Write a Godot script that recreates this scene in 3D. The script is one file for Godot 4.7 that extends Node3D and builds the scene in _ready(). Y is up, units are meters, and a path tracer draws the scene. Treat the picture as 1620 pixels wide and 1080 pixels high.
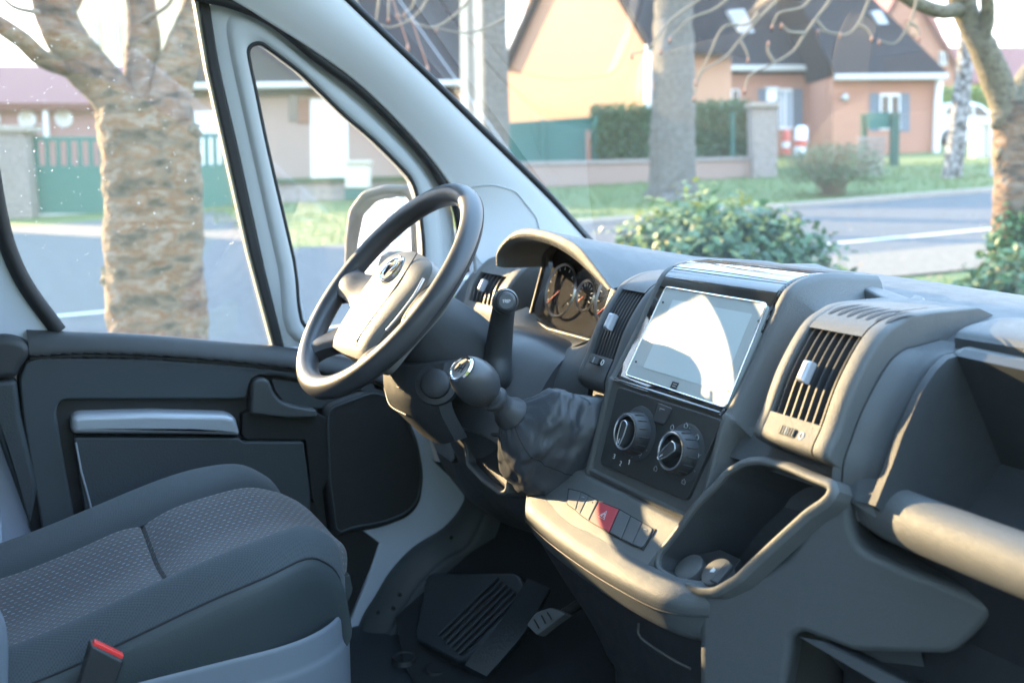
extends Node3D

var mats := {}
var texes := {}
var used := {}
var SUN_TO := Vector3.ZERO

func _ready() -> void:
	# ---- camera
	var cam := Camera3D.new()
	cam.name = "camera"
	cam.position = v(0.95, 1.56, 0)
	cam.rotation = Vector3(-deg_to_rad(9.6), deg_to_rad(62.0), 0)
	var att := CameraAttributesPhysical.new()
	att.frustum_focal_length = 35.0
	att.frustum_focus_distance = 1.32
	att.exposure_aperture = 4.5
	att.frustum_near = 0.05
	att.frustum_far = 900.0
	cam.attributes = att
	cam.fov = rad_to_deg(2.0 * atan(540.0 / 1575.0))
	cam.near = 0.05
	cam.far = 900.0
	cam.current = true
	add_child(cam)
	# ---- sun
	var sun := DirectionalLight3D.new()
	sun.name = "sun"
	var az := deg_to_rad(114.0)
	var el := deg_to_rad(12.5)
	SUN_TO = Vector3(-sin(az) * cos(el), sin(el), -cos(az) * cos(el))
	sun.look_at_from_position(SUN_TO * 50.0, Vector3.ZERO)
	sun.light_energy = 1.6
	sun.light_color = Color(1.0, 0.87, 0.66)
	sun.light_angular_distance = 0.6
	sun.shadow_enabled = true
	add_child(sun)
	# ---- sky
	var we := WorldEnvironment.new()
	we.name = "world_environment"
	var env := Environment.new()
	env.background_mode = Environment.BG_SKY
	var sky := Sky.new()
	var psm := ProceduralSkyMaterial.new()
	psm.sky_top_color = Color(0.54, 0.68, 0.82)
	psm.sky_horizon_color = Color(0.97, 0.93, 0.84)
	psm.sky_curve = 0.12
	psm.ground_bottom_color = Color(0.3, 0.3, 0.28)
	psm.ground_horizon_color = Color(0.75, 0.75, 0.72)
	psm.sun_angle_max = 50.0
	psm.sun_curve = 0.12
	psm.sky_energy_multiplier = 1.3
	sky.sky_material = psm
	env.sky = sky
	env.tonemap_mode = Environment.TONE_MAPPER_LINEAR
	env.tonemap_exposure = 5.9
	env.fog_enabled = true
	env.fog_density = 0.0012
	env.fog_light_color = Color(0.95, 0.92, 0.85)
	env.sdfgi_enabled = true
	env.ssao_enabled = true
	env.ssil_enabled = true
	we.environment = env
	add_child(we)
	make_materials()
	build_ground()
	build_houses()
	build_walls_fences()
	build_trees()
	build_plants()
	build_street_things()
	build_cab()
	build_door()
	build_mirror()
	build_dashboard()
	build_centre()
	build_console()
	build_passenger_side()
	build_cluster()
	build_wheel()
	build_gear_lever()
	build_seat()
	build_footwell()

func v(x: float, y: float, z: float) -> Vector3:
	return Vector3(x, y, z)

# ------------------------------------------------------------------ mesh builder
class MB:
	var p := PackedVector3Array()
	var n := PackedVector3Array()
	var uv := PackedVector2Array()

	func vert(a: Vector3, na: Vector3, ua: Vector2) -> void:
		p.append(a); n.append(na); uv.append(ua)

	func tri(a: Vector3, b: Vector3, c: Vector3, na: Vector3, nb: Vector3, nc: Vector3, ua := Vector2.ZERO, ub := Vector2.ZERO, uc := Vector2.ZERO) -> void:
		var g := (b - a).cross(c - a)
		if g.length_squared() < 1e-16:
			return
		if g.dot(na + nb + nc) > 0.0:
			vert(a, na, ua); vert(c, nc, uc); vert(b, nb, ub)
		else:
			vert(a, na, ua); vert(b, nb, ub); vert(c, nc, uc)

	func flat(a: Vector3, b: Vector3, c: Vector3, side: Vector3) -> void:
		var g := (b - a).cross(c - a).normalized()
		if g.dot(side) < 0.0:
			g = -g
		tri(a, b, c, g, g, g)

	func quad(a: Vector3, b: Vector3, c: Vector3, d: Vector3, side: Vector3) -> void:
		flat(a, b, c, side); flat(a, c, d, side)

	func quadn(a: Vector3, b: Vector3, c: Vector3, d: Vector3, na: Vector3, nb: Vector3, nc: Vector3, nd: Vector3) -> void:
		tri(a, b, c, na, nb, nc); tri(a, c, d, na, nc, nd)

	func grid(P: Array, face, uvs := Vector2.ONE, wrap_u := false, wrap_v := false) -> void:
		# P: rows of points, smooth normals; face: a direction the front looks to (Vector3) or a Callable(point) -> direction
		var R := P.size()
		var K: int = P[0].size()
		var N := []
		for i in R:
			var row := PackedVector3Array()
			for j in K:
				var i0 := (i - 1 + R) % R if wrap_u else maxi(i - 1, 0)
				var i1 := (i + 1) % R if wrap_u else mini(i + 1, R - 1)
				var j0 := (j - 1 + K) % K if wrap_v else maxi(j - 1, 0)
				var j1 := (j + 1) % K if wrap_v else mini(j + 1, K - 1)
				var du: Vector3 = P[i1][j] - P[i0][j]
				var dv: Vector3 = P[i][j1] - P[i][j0]
				var g := du.cross(dv)
				if g.length_squared() < 1e-18:
					var ii := clampi(i, 1, R - 2) if R > 2 else i
					var jj := clampi(j, 1, K - 2) if K > 2 else j
					du = P[mini(ii + 1, R - 1)][jj] - P[maxi(ii - 1, 0)][jj]
					dv = P[ii][mini(jj + 1, K - 1)] - P[ii][maxi(jj - 1, 0)]
					g = du.cross(dv)
				g = g.normalized()
				var f: Vector3 = face.call(P[i][j]) if face is Callable else face
				if f != Vector3.ZERO and g.dot(f) < 0.0:
					g = -g
				row.append(g)
			N.append(row)
		for i in (R if wrap_u else R - 1):
			var i1 := (i + 1) % R
			for j in (K if wrap_v else K - 1):
				var j1 := (j + 1) % K
				var ua := Vector2(i, j) * uvs; var ub := Vector2(i + 1, j) * uvs
				var uc := Vector2(i + 1, j + 1) * uvs; var ud := Vector2(i, j + 1) * uvs
				tri(P[i][j], P[i1][j], P[i1][j1], N[i][j], N[i1][j], N[i1][j1], ua, ub, uc)
				tri(P[i][j], P[i1][j1], P[i][j1], N[i][j], N[i1][j1], N[i][j1], ua, uc, ud)

	func poly(pts: Array, nn: Vector3, shape: Array = []) -> void:
		var a := Vector3.UP if absf(nn.y) < 0.9 else Vector3.RIGHT
		var e1 := nn.cross(a).normalized()
		var e2 := nn.cross(e1)
		var q := PackedVector2Array()
		for w in pts:
			q.append(Vector2(w.dot(e1), w.dot(e2)))
		var ix := Geometry2D.triangulate_polygon(_big(q))
		if shape.size():
			var q2 := PackedVector2Array()
			for w in shape:
				q2.append(Vector2(w.dot(e1), w.dot(e2)))
			ix = Geometry2D.triangulate_polygon(_big(q2))
		if ix.is_empty():
			print("polygon not split: ", pts[0], " ", pts.size())
		for k in range(0, ix.size(), 3):
			tri(pts[ix[k]], pts[ix[k + 1]], pts[ix[k + 2]], nn, nn, nn, q[ix[k]], q[ix[k + 1]], q[ix[k + 2]])

	func _big(q: PackedVector2Array) -> PackedVector2Array:
		# the triangulation drops slivers below a fixed area, so it works on a large copy
		var o := PackedVector2Array()
		for w in q: o.append((w - q[0]) * 3000.0)
		return o

	func newell(pts: Array) -> Vector3:
		var s := Vector3.ZERO
		var K := pts.size()
		for i in K:
			s += (pts[i] as Vector3).cross(pts[(i + 1) % K])
		return s.normalized()

	func miters(pts: Array, nn: Vector3) -> Array:
		var K := pts.size()
		var m := []
		for i in K:
			var e0: Vector3 = (pts[i] - pts[(i - 1 + K) % K]).normalized()
			var e1: Vector3 = (pts[(i + 1) % K] - pts[i]).normalized()
			var a := nn.cross(e0).normalized()
			var b := nn.cross(e1).normalized()
			m.append((a + b) / maxf(1.0 + a.dot(b), 0.35))
		return m

	# a solid slab: outline pts (front), pushed by d to the back; rounded front edge of size bev (both = back edge too)
	func plate(pts_in: Array, d: Vector3, bev := 0.002, both := false, open_back := false) -> void:
		var pts := []
		for w in pts_in:
			if pts.is_empty() or (pts[-1] as Vector3).distance_to(w) > 0.00005: pts.append(w)
		if (pts[-1] as Vector3).distance_to(pts[0]) < 0.00005: pts.pop_back()
		var nn := newell(pts)
		if nn.dot(d) > 0.0:
			pts.reverse()
			nn = -nn
		var K := pts.size()
		var m := miters(pts, nn)
		var dh := d.normalized()
		var r0 := []; var r1 := []; var r2 := []; var rb := []; var rb1 := []; var rb2 := []
		var o := []
		for i in K:
			var w: Vector3 = pts[i]
			var mi: Vector3 = m[i]
			o.append(-mi.normalized())
			r0.append(w + dh * bev); r1.append(w + mi * bev * 0.3 + dh * bev * 0.3); r2.append(w + mi * bev)
			if both:
				rb.append(w + d - dh * bev); rb1.append(w + d + mi * bev * 0.3 - dh * bev * 0.3); rb2.append(w + d + mi * bev)
			else:
				rb.append(w + d)
		# corners tighter than the bevel: let the inset points meet instead of crossing
		for pass_no in 12:
			var crossed := false
			for i in K:
				var j := (i + 1) % K
				var e: Vector3 = pts[j] - pts[i]
				var f: Vector3 = r2[j] - r2[i]
				if f.dot(e) < -1e-12:
					var md: Vector3 = (r2[i] + r2[j]) * 0.5
					r2[i] = md; r2[j] = md
					crossed = true
			if not crossed: break
		for i in K:
			r1[i] = r0[i].lerp(r2[i], 0.3) - dh * bev * 0.4
			if both: rb2[i] = r2[i] + d; rb1[i] = rb[i].lerp(rb2[i], 0.3) + dh * bev * 0.4
		poly(r2, nn, pts)
		if not open_back:
			poly(rb2 if both else rb, -nn, pts)
		for i in K:
			var j := (i + 1) % K
			var e: Vector3 = (pts[j] - pts[i]).normalized()
			var out := e.cross(nn).normalized()
			var oi: Vector3 = o[i] if o[i].dot(out) > 0.88 else out
			var oj: Vector3 = o[j] if o[j].dot(out) > 0.88 else out
			quadn(r0[i], r0[j], rb[j], rb[i], oi, oj, oj, oi)
			if bev > 0.0:
				var hi := (oi + nn).normalized(); var hj := (oj + nn).normalized()
				quadn(r1[i], r1[j], r0[j], r0[i], hi, hj, oj, oi)
				quadn(r2[i], r2[j], r1[j], r1[i], nn, nn, hj, hi)
				if both:
					hi = (oi - nn).normalized(); hj = (oj - nn).normalized()
					quadn(rb[i], rb[j], rb1[j], rb1[i], oi, oj, hj, hi)
					quadn(rb1[i], rb1[j], rb2[j], rb2[i], hi, hj, -nn, -nn)

	# a frame between two outlines with equal counts, its face swelling by bulge, pushed back by d
	func band(outer: Array, inner: Array, d: Vector3, bulge: float, closed := true, steps := 6) -> void:
		var K := outer.size()
		var rows := []
		var dh := d.normalized()
		for i in K:
			var row := PackedVector3Array()
			row.append(outer[i] + d)
			for s in steps + 1:
				var t := float(s) / steps
				row.append(outer[i].lerp(inner[i], t) - dh * bulge * sqrt(maxf(0.0, 1.0 - pow(2.0 * t - 1.0, 2.0))))
			row.append(inner[i] + d)
			rows.append(row)
		var lo := PackedVector3Array()
		# separate strips so that the side walls keep an edge
		var front := []; var so := []; var si := []
		for i in K:
			front.append(rows[i].slice(1, steps + 2))
			so.append(PackedVector3Array([rows[i][0], rows[i][1]]))
			si.append(PackedVector3Array([rows[i][steps + 1], rows[i][steps + 2]]))
		grid(front, -dh, Vector2.ONE, closed)
		for i in (K if closed else K - 1):
			var j := (i + 1) % K
			var mid: Vector3 = (outer[i] - inner[i])
			quad(so[i][0], so[i][1], so[j][1], so[j][0], mid)
			quad(si[i][0], si[i][1], si[j][1], si[j][0], -mid)
			quad(so[i][0], so[j][0], si[j][1], si[i][1], dh)

	func tube(path: Array, rad, seg := 10, closed := false, caps := true, squash := 1.0, up := Vector3.ZERO) -> void:
		var K := path.size()
		var rows := []
		var prev := Vector3.ZERO
		for i in K:
			var a: Vector3 = path[(i - 1 + K) % K] if closed else path[maxi(i - 1, 0)]
			var b: Vector3 = path[(i + 1) % K] if closed else path[mini(i + 1, K - 1)]
			var t := (b - a).normalized()
			var s := up if up != Vector3.ZERO else prev
			if s == Vector3.ZERO:
				s = Vector3.UP if absf(t.y) < 0.9 else Vector3.RIGHT
			s = (s - t * s.dot(t)).normalized()
			prev = s
			var w := t.cross(s)
			var r: float = rad if rad is float else rad[i]
			var row := PackedVector3Array()
			for k in seg:
				var q := TAU * k / seg
				row.append(path[i] + (s * cos(q) * squash + w * sin(q)) * r)
			rows.append(row)
		var ctr := path
		var R := rows.size()
		for i in (R if closed else R - 1):
			var i1 := (i + 1) % R
			for k in seg:
				var k1 := (k + 1) % seg
				var na: Vector3 = (rows[i][k] - ctr[i]).normalized(); var nb: Vector3 = (rows[i1][k] - ctr[i1]).normalized()
				var nc: Vector3 = (rows[i1][k1] - ctr[i1]).normalized(); var nd: Vector3 = (rows[i][k1] - ctr[i]).normalized()
				var u0 := float(k) / seg; var u1 := float(k + 1) / seg
				tri(rows[i][k], rows[i1][k], rows[i1][k1], na, nb, nc, Vector2(u0, i), Vector2(u0, i + 1), Vector2(u1, i + 1))
				tri(rows[i][k], rows[i1][k1], rows[i][k1], na, nc, nd, Vector2(u0, i), Vector2(u1, i + 1), Vector2(u1, i))
		if caps and not closed:
			for e in [0, R - 1]:
				var side: Vector3 = (path[0] - path[1]).normalized() if e == 0 else (path[K - 1] - path[K - 2]).normalized()
				for k in seg:
					tri(path[e], rows[e][k], rows[e][(k + 1) % seg], side, side, side)

	# profile of [radius, height] pairs turned about the y axis of xf
	func lathe(prof: Array, xf: Transform3D, seg := 32, squash := 1.0) -> void:
		var K := prof.size()
		for i in K - 1:
			var a: Array = prof[i]; var b: Array = prof[i + 1]
			var d0 := _pn(prof, i, i, K); var d1 := _pn(prof, i, i + 1, K)
			for k in seg:
				var q0 := TAU * k / seg; var q1 := TAU * (k + 1) / seg
				var A := _lp(a, q0, squash); var B := _lp(b, q0, squash); var Cc := _lp(b, q1, squash); var D := _lp(a, q1, squash)
				var nA := _ln(d0, q0); var nB := _ln(d1, q0); var nC := _ln(d1, q1); var nD := _ln(d0, q1)
				var bs := xf.basis
				tri(xf * A, xf * B, xf * Cc, (bs * nA).normalized(), (bs * nB).normalized(), (bs * nC).normalized())
				tri(xf * A, xf * Cc, xf * D, (bs * nA).normalized(), (bs * nC).normalized(), (bs * nD).normalized())

	func _seg_n(prof: Array, i: int) -> Vector2:
		var dr: float = prof[i + 1][0] - prof[i][0]
		var dh: float = prof[i + 1][1] - prof[i][1]
		return Vector2(dh, -dr).normalized()

	func _pn(prof: Array, s: int, at: int, K: int) -> Vector2:
		var nn := _seg_n(prof, s)
		var other := s - 1 if at == s else s + 1
		if other >= 0 and other < K - 1:
			var m := _seg_n(prof, other)
			if m.dot(nn) > 0.7:
				return (m + nn).normalized()
		return nn

	func _lp(a: Array, q: float, sq: float) -> Vector3:
		return Vector3(cos(q) * a[0], a[1], sin(q) * a[0] * sq)

	func _ln(d: Vector2, q: float) -> Vector3:
		return Vector3(cos(q) * d.x, d.y, sin(q) * d.x)

	func ball(c: Vector3, r: Vector3, seg := 14, rings := 8) -> void:
		var prof := []
		for i in rings + 1:
			var q := PI * i / rings - PI / 2
			prof.append([cos(q), sin(q)])
		var xf := Transform3D(Basis.from_scale(r), c)
		lathe(prof, xf, seg)

	func box(c: Vector3, e: Vector3, x: Vector3, y: Vector3, bev := 0.002) -> void:
		# e: full sizes along x, y and x cross y; a slab with rounded edges on both sides
		var z := x.cross(y).normalized()
		var h := e * 0.5
		var q := [c - x * h.x - y * h.y + z * h.z, c + x * h.x - y * h.y + z * h.z, c + x * h.x + y * h.y + z * h.z, c - x * h.x + y * h.y + z * h.z]
		plate(q, -z * e.z, bev, true)

	func mesh() -> ArrayMesh:
		var arr := []
		arr.resize(Mesh.ARRAY_MAX)
		arr[Mesh.ARRAY_VERTEX] = p
		arr[Mesh.ARRAY_NORMAL] = n
		arr[Mesh.ARRAY_TEX_UV] = uv
		var am := ArrayMesh.new()
		am.add_surface_from_arrays(Mesh.PRIMITIVE_TRIANGLES, arr)
		return am

# ------------------------------------------------------------------ curves
func cr(pts: Array, sub: int) -> Array:
	var K := pts.size()
	var o := []
	for i in K - 1:
		var a: Vector3 = pts[maxi(i - 1, 0)]; var b: Vector3 = pts[i]; var c: Vector3 = pts[i + 1]; var d: Vector3 = pts[mini(i + 2, K - 1)]
		if i == 0: a = b * 2.0 - c
		if i + 2 > K - 1: d = c * 2.0 - b
		for s in sub:
			var t := float(s) / sub
			o.append(0.5 * ((2.0 * b) + (c - a) * t + (2.0 * a - 5.0 * b + 4.0 * c - d) * t * t + (3.0 * b - a - 3.0 * c + d) * t * t * t))
	o.append(pts[K - 1])
	return o

func net(rows: Array, su: int, sv: int) -> Array:
	var across := []
	for r in rows:
		across.append(cr(r, sv))
	var K: int = across[0].size()
	var out := []
	for j in K:
		var col := []
		for i in across.size():
			col.append(across[i][j])
		out.append(cr(col, su))
	return out      # out[j][i]

func patch(mb: MB, rows: Array, su: int, sv: int, face, thick := 0.0, uvs := Vector2.ONE) -> void:
	var g := net(rows, su, sv)
	mb.grid(g, face, uvs)
	if thick > 0.0 and face is Vector3:
		var off: Vector3 = -(face as Vector3).normalized() * thick
		var b := []
		for r in g:
			var q := []
			for w in r:
				q.append(w + off)
			b.append(q)
		mb.grid(b, -(face as Vector3), uvs)
		var R := g.size(); var K: int = g[0].size()
		var mid: Vector3 = g[R / 2][K / 2]
		for i in R - 1:
			for j in [0, K - 1]:
				mb.quad(g[i][j], g[i + 1][j], b[i + 1][j], b[i][j], g[i][j] - mid)
		for j in K - 1:
			for i in [0, R - 1]:
				mb.quad(g[i][j], g[i][j + 1], b[i][j + 1], b[i][j], g[i][j] - mid)

func resamp(pts: Array, n: int, closed := false) -> Array:
	var q := pts.duplicate()
	if closed: q.append(pts[0])
	var L := [0.0]
	for i in q.size() - 1:
		L.append(L[i] + (q[i + 1] as Vector3).distance_to(q[i]))
	var total: float = L[-1]
	var o := []
	var k := 0
	for i in n:
		var s := total * i / float(n if closed else n - 1)
		while k < L.size() - 2 and L[k + 1] < s:
			k += 1
		o.append((q[k] as Vector3).lerp(q[k + 1], clampf((s - L[k]) / maxf(L[k + 1] - L[k], 1e-9), 0.0, 1.0)))
	return o

func rnd(pts: Array, r, seg := 5) -> Array:
	var K := pts.size()
	var o := []
	for i in K:
		var a: Vector3 = pts[(i - 1 + K) % K]; var b: Vector3 = pts[i]; var c: Vector3 = pts[(i + 1) % K]
		var rr: float = r if r is float else r[i]
		if rr <= 0.0:
			o.append(b)
			continue
		var la := minf(rr, a.distance_to(b) * 0.49); var lc := minf(rr, c.distance_to(b) * 0.49)
		var p0 := b + (a - b).normalized() * la; var p1 := b + (c - b).normalized() * lc
		for s in seg + 1:
			var t := float(s) / seg
			o.append(p0.lerp(b, t).lerp(b.lerp(p1, t), t))
	return o

# ------------------------------------------------------------------ things and parts
func numbered(called: String) -> String:
	if not used.has(called):
		used[called] = 0
		return called
	used[called] += 1
	return "%s_%03d" % [called, used[called]]

func thing(called: String, label: String, category: String, at := Vector3.ZERO, group := "", kind := "") -> Node3D:
	var o := Node3D.new()
	o.name = numbered(called)
	add_child(o)
	o.position = at
	meta(o, label, category, group, kind)
	return o

func meta(o: Node, label: String, category: String, group := "", kind := "") -> void:
	if label: o.set_meta("label", label)
	if category: o.set_meta("category", category)
	if group: o.set_meta("group", group)
	if kind: o.set_meta("kind", kind)

# a part of a thing; its vertices are given in world places
func part(called: String, mb: MB, mat: String, parent: Node, label := "", local := false) -> MeshInstance3D:
	var mi := MeshInstance3D.new()
	mi.mesh = mb.mesh()
	mi.material_override = mats[mat]
	if parent == self:
		mi.name = numbered(called)
		add_child(mi)
	else:
		var k := 0
		var nm := called
		while parent.has_node(nm):
			k += 1
			nm = "%s_%03d" % [called, k]
		mi.name = nm
		parent.add_child(mi, true)
		if not local and parent.get_parent() == self:
			mi.position = -parent.position
	if label: mi.set_meta("label", label)
	return mi

func single(called: String, mb: MB, mat: String, label: String, category: String, group := "", kind := "") -> MeshInstance3D:
	var o := part(called, mb, mat, self)
	meta(o, label, category, group, kind)
	return o

# flat lettering: a thin TextMesh laid on a surface
func text_mesh(s: String, size: float, deep := 0.0006, bold := false) -> TextMesh:
	var tm := TextMesh.new()
	tm.text = s
	var f := SystemFont.new()
	f.font_names = PackedStringArray(["Droid Sans"])
	if bold: f.font_weight = 700
	tm.font = f
	tm.font_size = 32
	tm.pixel_size = size / 23.0
	tm.depth = deep
	return tm

func text_part(called: String, s: String, size: float, at: Vector3, x: Vector3, y: Vector3, mat: String, parent: Node) -> void:
	var mi := MeshInstance3D.new()
	mi.mesh = text_mesh(s, size)
	mi.material_override = mats[mat]
	var k := 0
	var nm := called
	while parent.has_node(nm):
		k += 1
		nm = "%s_%03d" % [called, k]
	mi.name = nm
	parent.add_child(mi, true)
	var base: Vector3 = parent.position if parent.get_parent() == self else Vector3.ZERO
	mi.transform = Transform3D(Basis(x, y, x.cross(y)), at - base)

func gy(x: float, z: float) -> float:
	return -0.0174 * (x - 0.95) - 0.0637 * z

func gp(x: float, z: float, up := 0.0) -> Vector3:
	return Vector3(x, gy(x, z) + up, z)

# ------------------------------------------------------------------ materials
func noise_tex(key: String, freq: float, kind: int, size: int, ramp: Array, normal := 0.0, fractal := 4, seedn := 1) -> NoiseTexture2D:
	if texes.has(key): return texes[key]
	var nz := FastNoiseLite.new()
	nz.noise_type = kind
	nz.frequency = freq
	nz.fractal_octaves = fractal
	nz.seed = seedn
	var t := NoiseTexture2D.new()
	t.width = size; t.height = size
	t.seamless = true
	t.noise = nz
	if normal > 0.0:
		t.as_normal_map = true
		t.bump_strength = normal
	elif ramp.size():
		var g := Gradient.new()
		var offs := PackedFloat32Array(); var cols := PackedColorArray()
		for i in ramp.size():
			offs.append(float(i) / maxf(ramp.size() - 1, 1)); cols.append((ramp[i] as Color).linear_to_srgb())
		g.offsets = offs; g.colors = cols
		t.color_ramp = g
	texes[key] = t
	return t

func mat(key: String, col: Color, rough: float, metal := 0.0, spec := 0.5) -> StandardMaterial3D:
	var m := StandardMaterial3D.new()
	m.resource_name = key
	m.albedo_color = col.linear_to_srgb()
	m.roughness = rough
	m.metallic = metal
	m.metallic_specular = spec
	mats[key] = m
	return m

func grain(m: StandardMaterial3D, tex: Texture2D, scale: float, strength: float) -> void:
	m.normal_enabled = true
	m.normal_texture = tex
	m.normal_scale = strength
	m.uv1_triplanar = true
	m.uv1_world_triplanar = true
	m.uv1_scale = Vector3.ONE * scale

func tinted(m: StandardMaterial3D, tex: Texture2D, scale: float) -> void:
	m.albedo_color = Color.WHITE
	m.albedo_texture = tex
	m.uv1_triplanar = true
	m.uv1_world_triplanar = true
	m.uv1_scale = Vector3.ONE * scale

func c(r: float, g: float, b: float) -> Color:
	return Color(r, g, b)

func make_materials() -> void:
	var leather := noise_tex("leather", 0.06, FastNoiseLite.TYPE_CELLULAR, 512, [], 6.0, 2)
	var fine := noise_tex("fine", 0.16, FastNoiseLite.TYPE_SIMPLEX, 512, [], 5.0, 3, 4)
	var weave := weave_normal()
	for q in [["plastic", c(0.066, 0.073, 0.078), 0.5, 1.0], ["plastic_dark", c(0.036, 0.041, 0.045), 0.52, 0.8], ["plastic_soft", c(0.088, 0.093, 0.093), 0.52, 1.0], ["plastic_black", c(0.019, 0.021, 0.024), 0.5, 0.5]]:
		grain(mat(q[0], q[1], 1.0), fine, 9.0, 0.5 * q[3])
		var lo: float = q[2] - 0.05; var hi: float = q[2] + 0.07
		mats[q[0]].roughness_texture = noise_tex("smudge_" + q[0], 0.012, FastNoiseLite.TYPE_SIMPLEX, 256, [c(lo, lo, lo).srgb_to_linear(), c(hi, hi, hi).srgb_to_linear()], 0.0, 5, 31)
	mats["plastic_smooth"] = mat("plastic_smooth", c(0.045, 0.048, 0.052), 0.38)
	mat("wheel_skin", c(0.042, 0.045, 0.05), 0.4)
	grain(mats.wheel_skin, leather, 14.0, 0.15)
	mat("airbag_skin", c(0.15, 0.148, 0.138), 0.42)
	grain(mats.airbag_skin, leather, 12.0, 0.2)
	grain(mat("suede", c(0.062, 0.075, 0.084), 0.9), fine, 14.0, 0.6)
	grain(mat("door_plastic", c(0.042, 0.052, 0.059), 0.6), leather, 9.0, 0.3)
	mat("trim_grey", c(0.74, 0.77, 0.79), 0.6)
	grain(mats.trim_grey, fine, 10.0, 0.12)
	mat("frame_grey", c(0.46, 0.49, 0.5), 0.55)
	mat("paint_white", c(0.53, 0.6, 0.72), 0.25)
	mats.paint_white.clearcoat_enabled = true
	mats.paint_white.clearcoat = 0.8
	mats.paint_white.clearcoat_roughness = 0.06
	mat("silver_plastic", c(0.4, 0.43, 0.48), 0.42, 0.25)
	mat("rubber", c(0.012, 0.014, 0.016), 0.6)
	mat("seal_light", c(0.5, 0.48, 0.4), 0.4)
	mat("gloss_black", c(0.01, 0.011, 0.012), 0.06)
	mats.gloss_black.clearcoat_enabled = true
	mats.gloss_black.clearcoat_roughness = 0.03
	mat("chrome", c(0.75, 0.76, 0.78), 0.12, 1.0)
	mat("satin_chrome", c(0.62, 0.64, 0.67), 0.28, 1.0)
	mat("mirror_glass", c(0.9, 0.91, 0.92), 0.02, 1.0)
	mat("screen_film", c(0.4, 0.46, 0.46), 0.36)
	mat("screen_border", c(0.3, 0.335, 0.33), 0.4)
	mat("panel_black", c(0.03, 0.033, 0.033), 0.42)
	grain(mats.panel_black, fine, 20.0, 0.15)
	mat("marking", c(0.75, 0.77, 0.78), 0.6)
	mat("marking_dim", c(0.3, 0.32, 0.33), 0.6)
	mat("red_button", c(0.42, 0.05, 0.06), 0.5)
	mat("red_plastic", c(0.72, 0.035, 0.03), 0.35)
	mat("button", c(0.085, 0.09, 0.093), 0.5)
	mat("leatherette", c(0.042, 0.047, 0.055), 0.46)
	grain(mats.leatherette, leather, 16.0, 0.3)
	mat("thread", c(0.012, 0.013, 0.016), 0.8)
	mat("dial_face", c(0.012, 0.012, 0.013), 0.85, 0.0, 0.2)
	mat("carpet", c(0.012, 0.016, 0.02), 0.95)
	grain(mats.carpet, fine, 30.0, 1.0)
	mat("floor_plastic", c(0.016, 0.022, 0.028), 0.5)
	grain(mats.floor_plastic, leather, 8.0, 0.3)
	# cloth
	mat("cloth_plain", c(0.044, 0.054, 0.062), 0.92)
	grain(mats.cloth_plain, weave, 40.0, 0.7)
	mats.cloth_plain.rim_enabled = true
	mats.cloth_plain.rim = 0.25
	mats.cloth_plain.rim_tint = 0.3
	mat("cloth_side", c(0.026, 0.036, 0.041), 0.6)
	grain(mats.cloth_side, leather, 14.0, 0.3)
	var cp := mat("cloth_pattern", Color.WHITE, 0.92)
	cp.albedo_texture = cloth_texture()
	cp.normal_enabled = true
	cp.normal_texture = fine
	cp.normal_scale = 0.3
	cp.rim_enabled = true
	cp.rim = 0.25
	cp.uv1_triplanar = true
	cp.uv1_world_triplanar = true
	cp.uv1_scale = Vector3.ONE * 7.0
	cp.uv1_triplanar_sharpness = 4.0
	mat("seat_base", c(0.13, 0.15, 0.18), 0.5)
	# glass
	var g := mat("window_glass", c(0.9, 0.95, 0.95), 0.02)
	g.transparency = BaseMaterial3D.TRANSPARENCY_ALPHA
	g.albedo_color.a = 0.04
	g = mat("lens", c(0.02, 0.02, 0.02), 0.03)
	g.transparency = BaseMaterial3D.TRANSPARENCY_ALPHA
	g.albedo_color.a = 0.05
	g.metallic_specular = 0.22
	g = mat("water", c(1, 1, 1), 0.0)
	g.refraction_enabled = true
	g.refraction_scale = 0.033
	g.transparency = BaseMaterial3D.TRANSPARENCY_ALPHA
	g.albedo_color.a = 0.0
	# outside
	tinted(mat("asphalt", Color.WHITE, 0.85), noise_tex("asphalt", 0.02, FastNoiseLite.TYPE_SIMPLEX, 512, [c(0.045, 0.047, 0.05), c(0.08, 0.081, 0.083)], 0.0, 6), 0.35)
	tinted(mat("paving", Color.WHITE, 0.9), noise_tex("paving", 0.03, FastNoiseLite.TYPE_SIMPLEX, 512, [c(0.11, 0.092, 0.07), c(0.18, 0.15, 0.115)], 0.0, 5, 3), 0.4)
	tinted(mat("grass", Color.WHITE, 0.95), noise_tex("grass", 0.03, FastNoiseLite.TYPE_SIMPLEX, 512, [c(0.045, 0.075, 0.018), c(0.085, 0.12, 0.028), c(0.135, 0.145, 0.05)], 0.0, 6, 5), 0.22)
	mat("road_paint", c(0.5, 0.51, 0.5), 0.8)
	tinted(mat("brick_salmon", Color.WHITE, 0.9), noise_tex("brick_salmon", 0.05, FastNoiseLite.TYPE_CELLULAR, 512, [c(0.36, 0.175, 0.12), c(0.43, 0.22, 0.155)], 0.0, 3, 7), 0.8)
	tinted(mat("brick_gable", Color.WHITE, 0.9), noise_tex("brick_gable", 0.05, FastNoiseLite.TYPE_CELLULAR, 512, [c(0.36, 0.195, 0.115), c(0.42, 0.235, 0.145)], 0.0, 3, 8), 0.8)
	tinted(mat("brick_pink", Color.WHITE, 0.9), noise_tex("brick_pink", 0.05, FastNoiseLite.TYPE_CELLULAR, 512, [c(0.27, 0.19, 0.16), c(0.36, 0.26, 0.22)], 0.0, 3, 9), 0.7)
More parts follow.
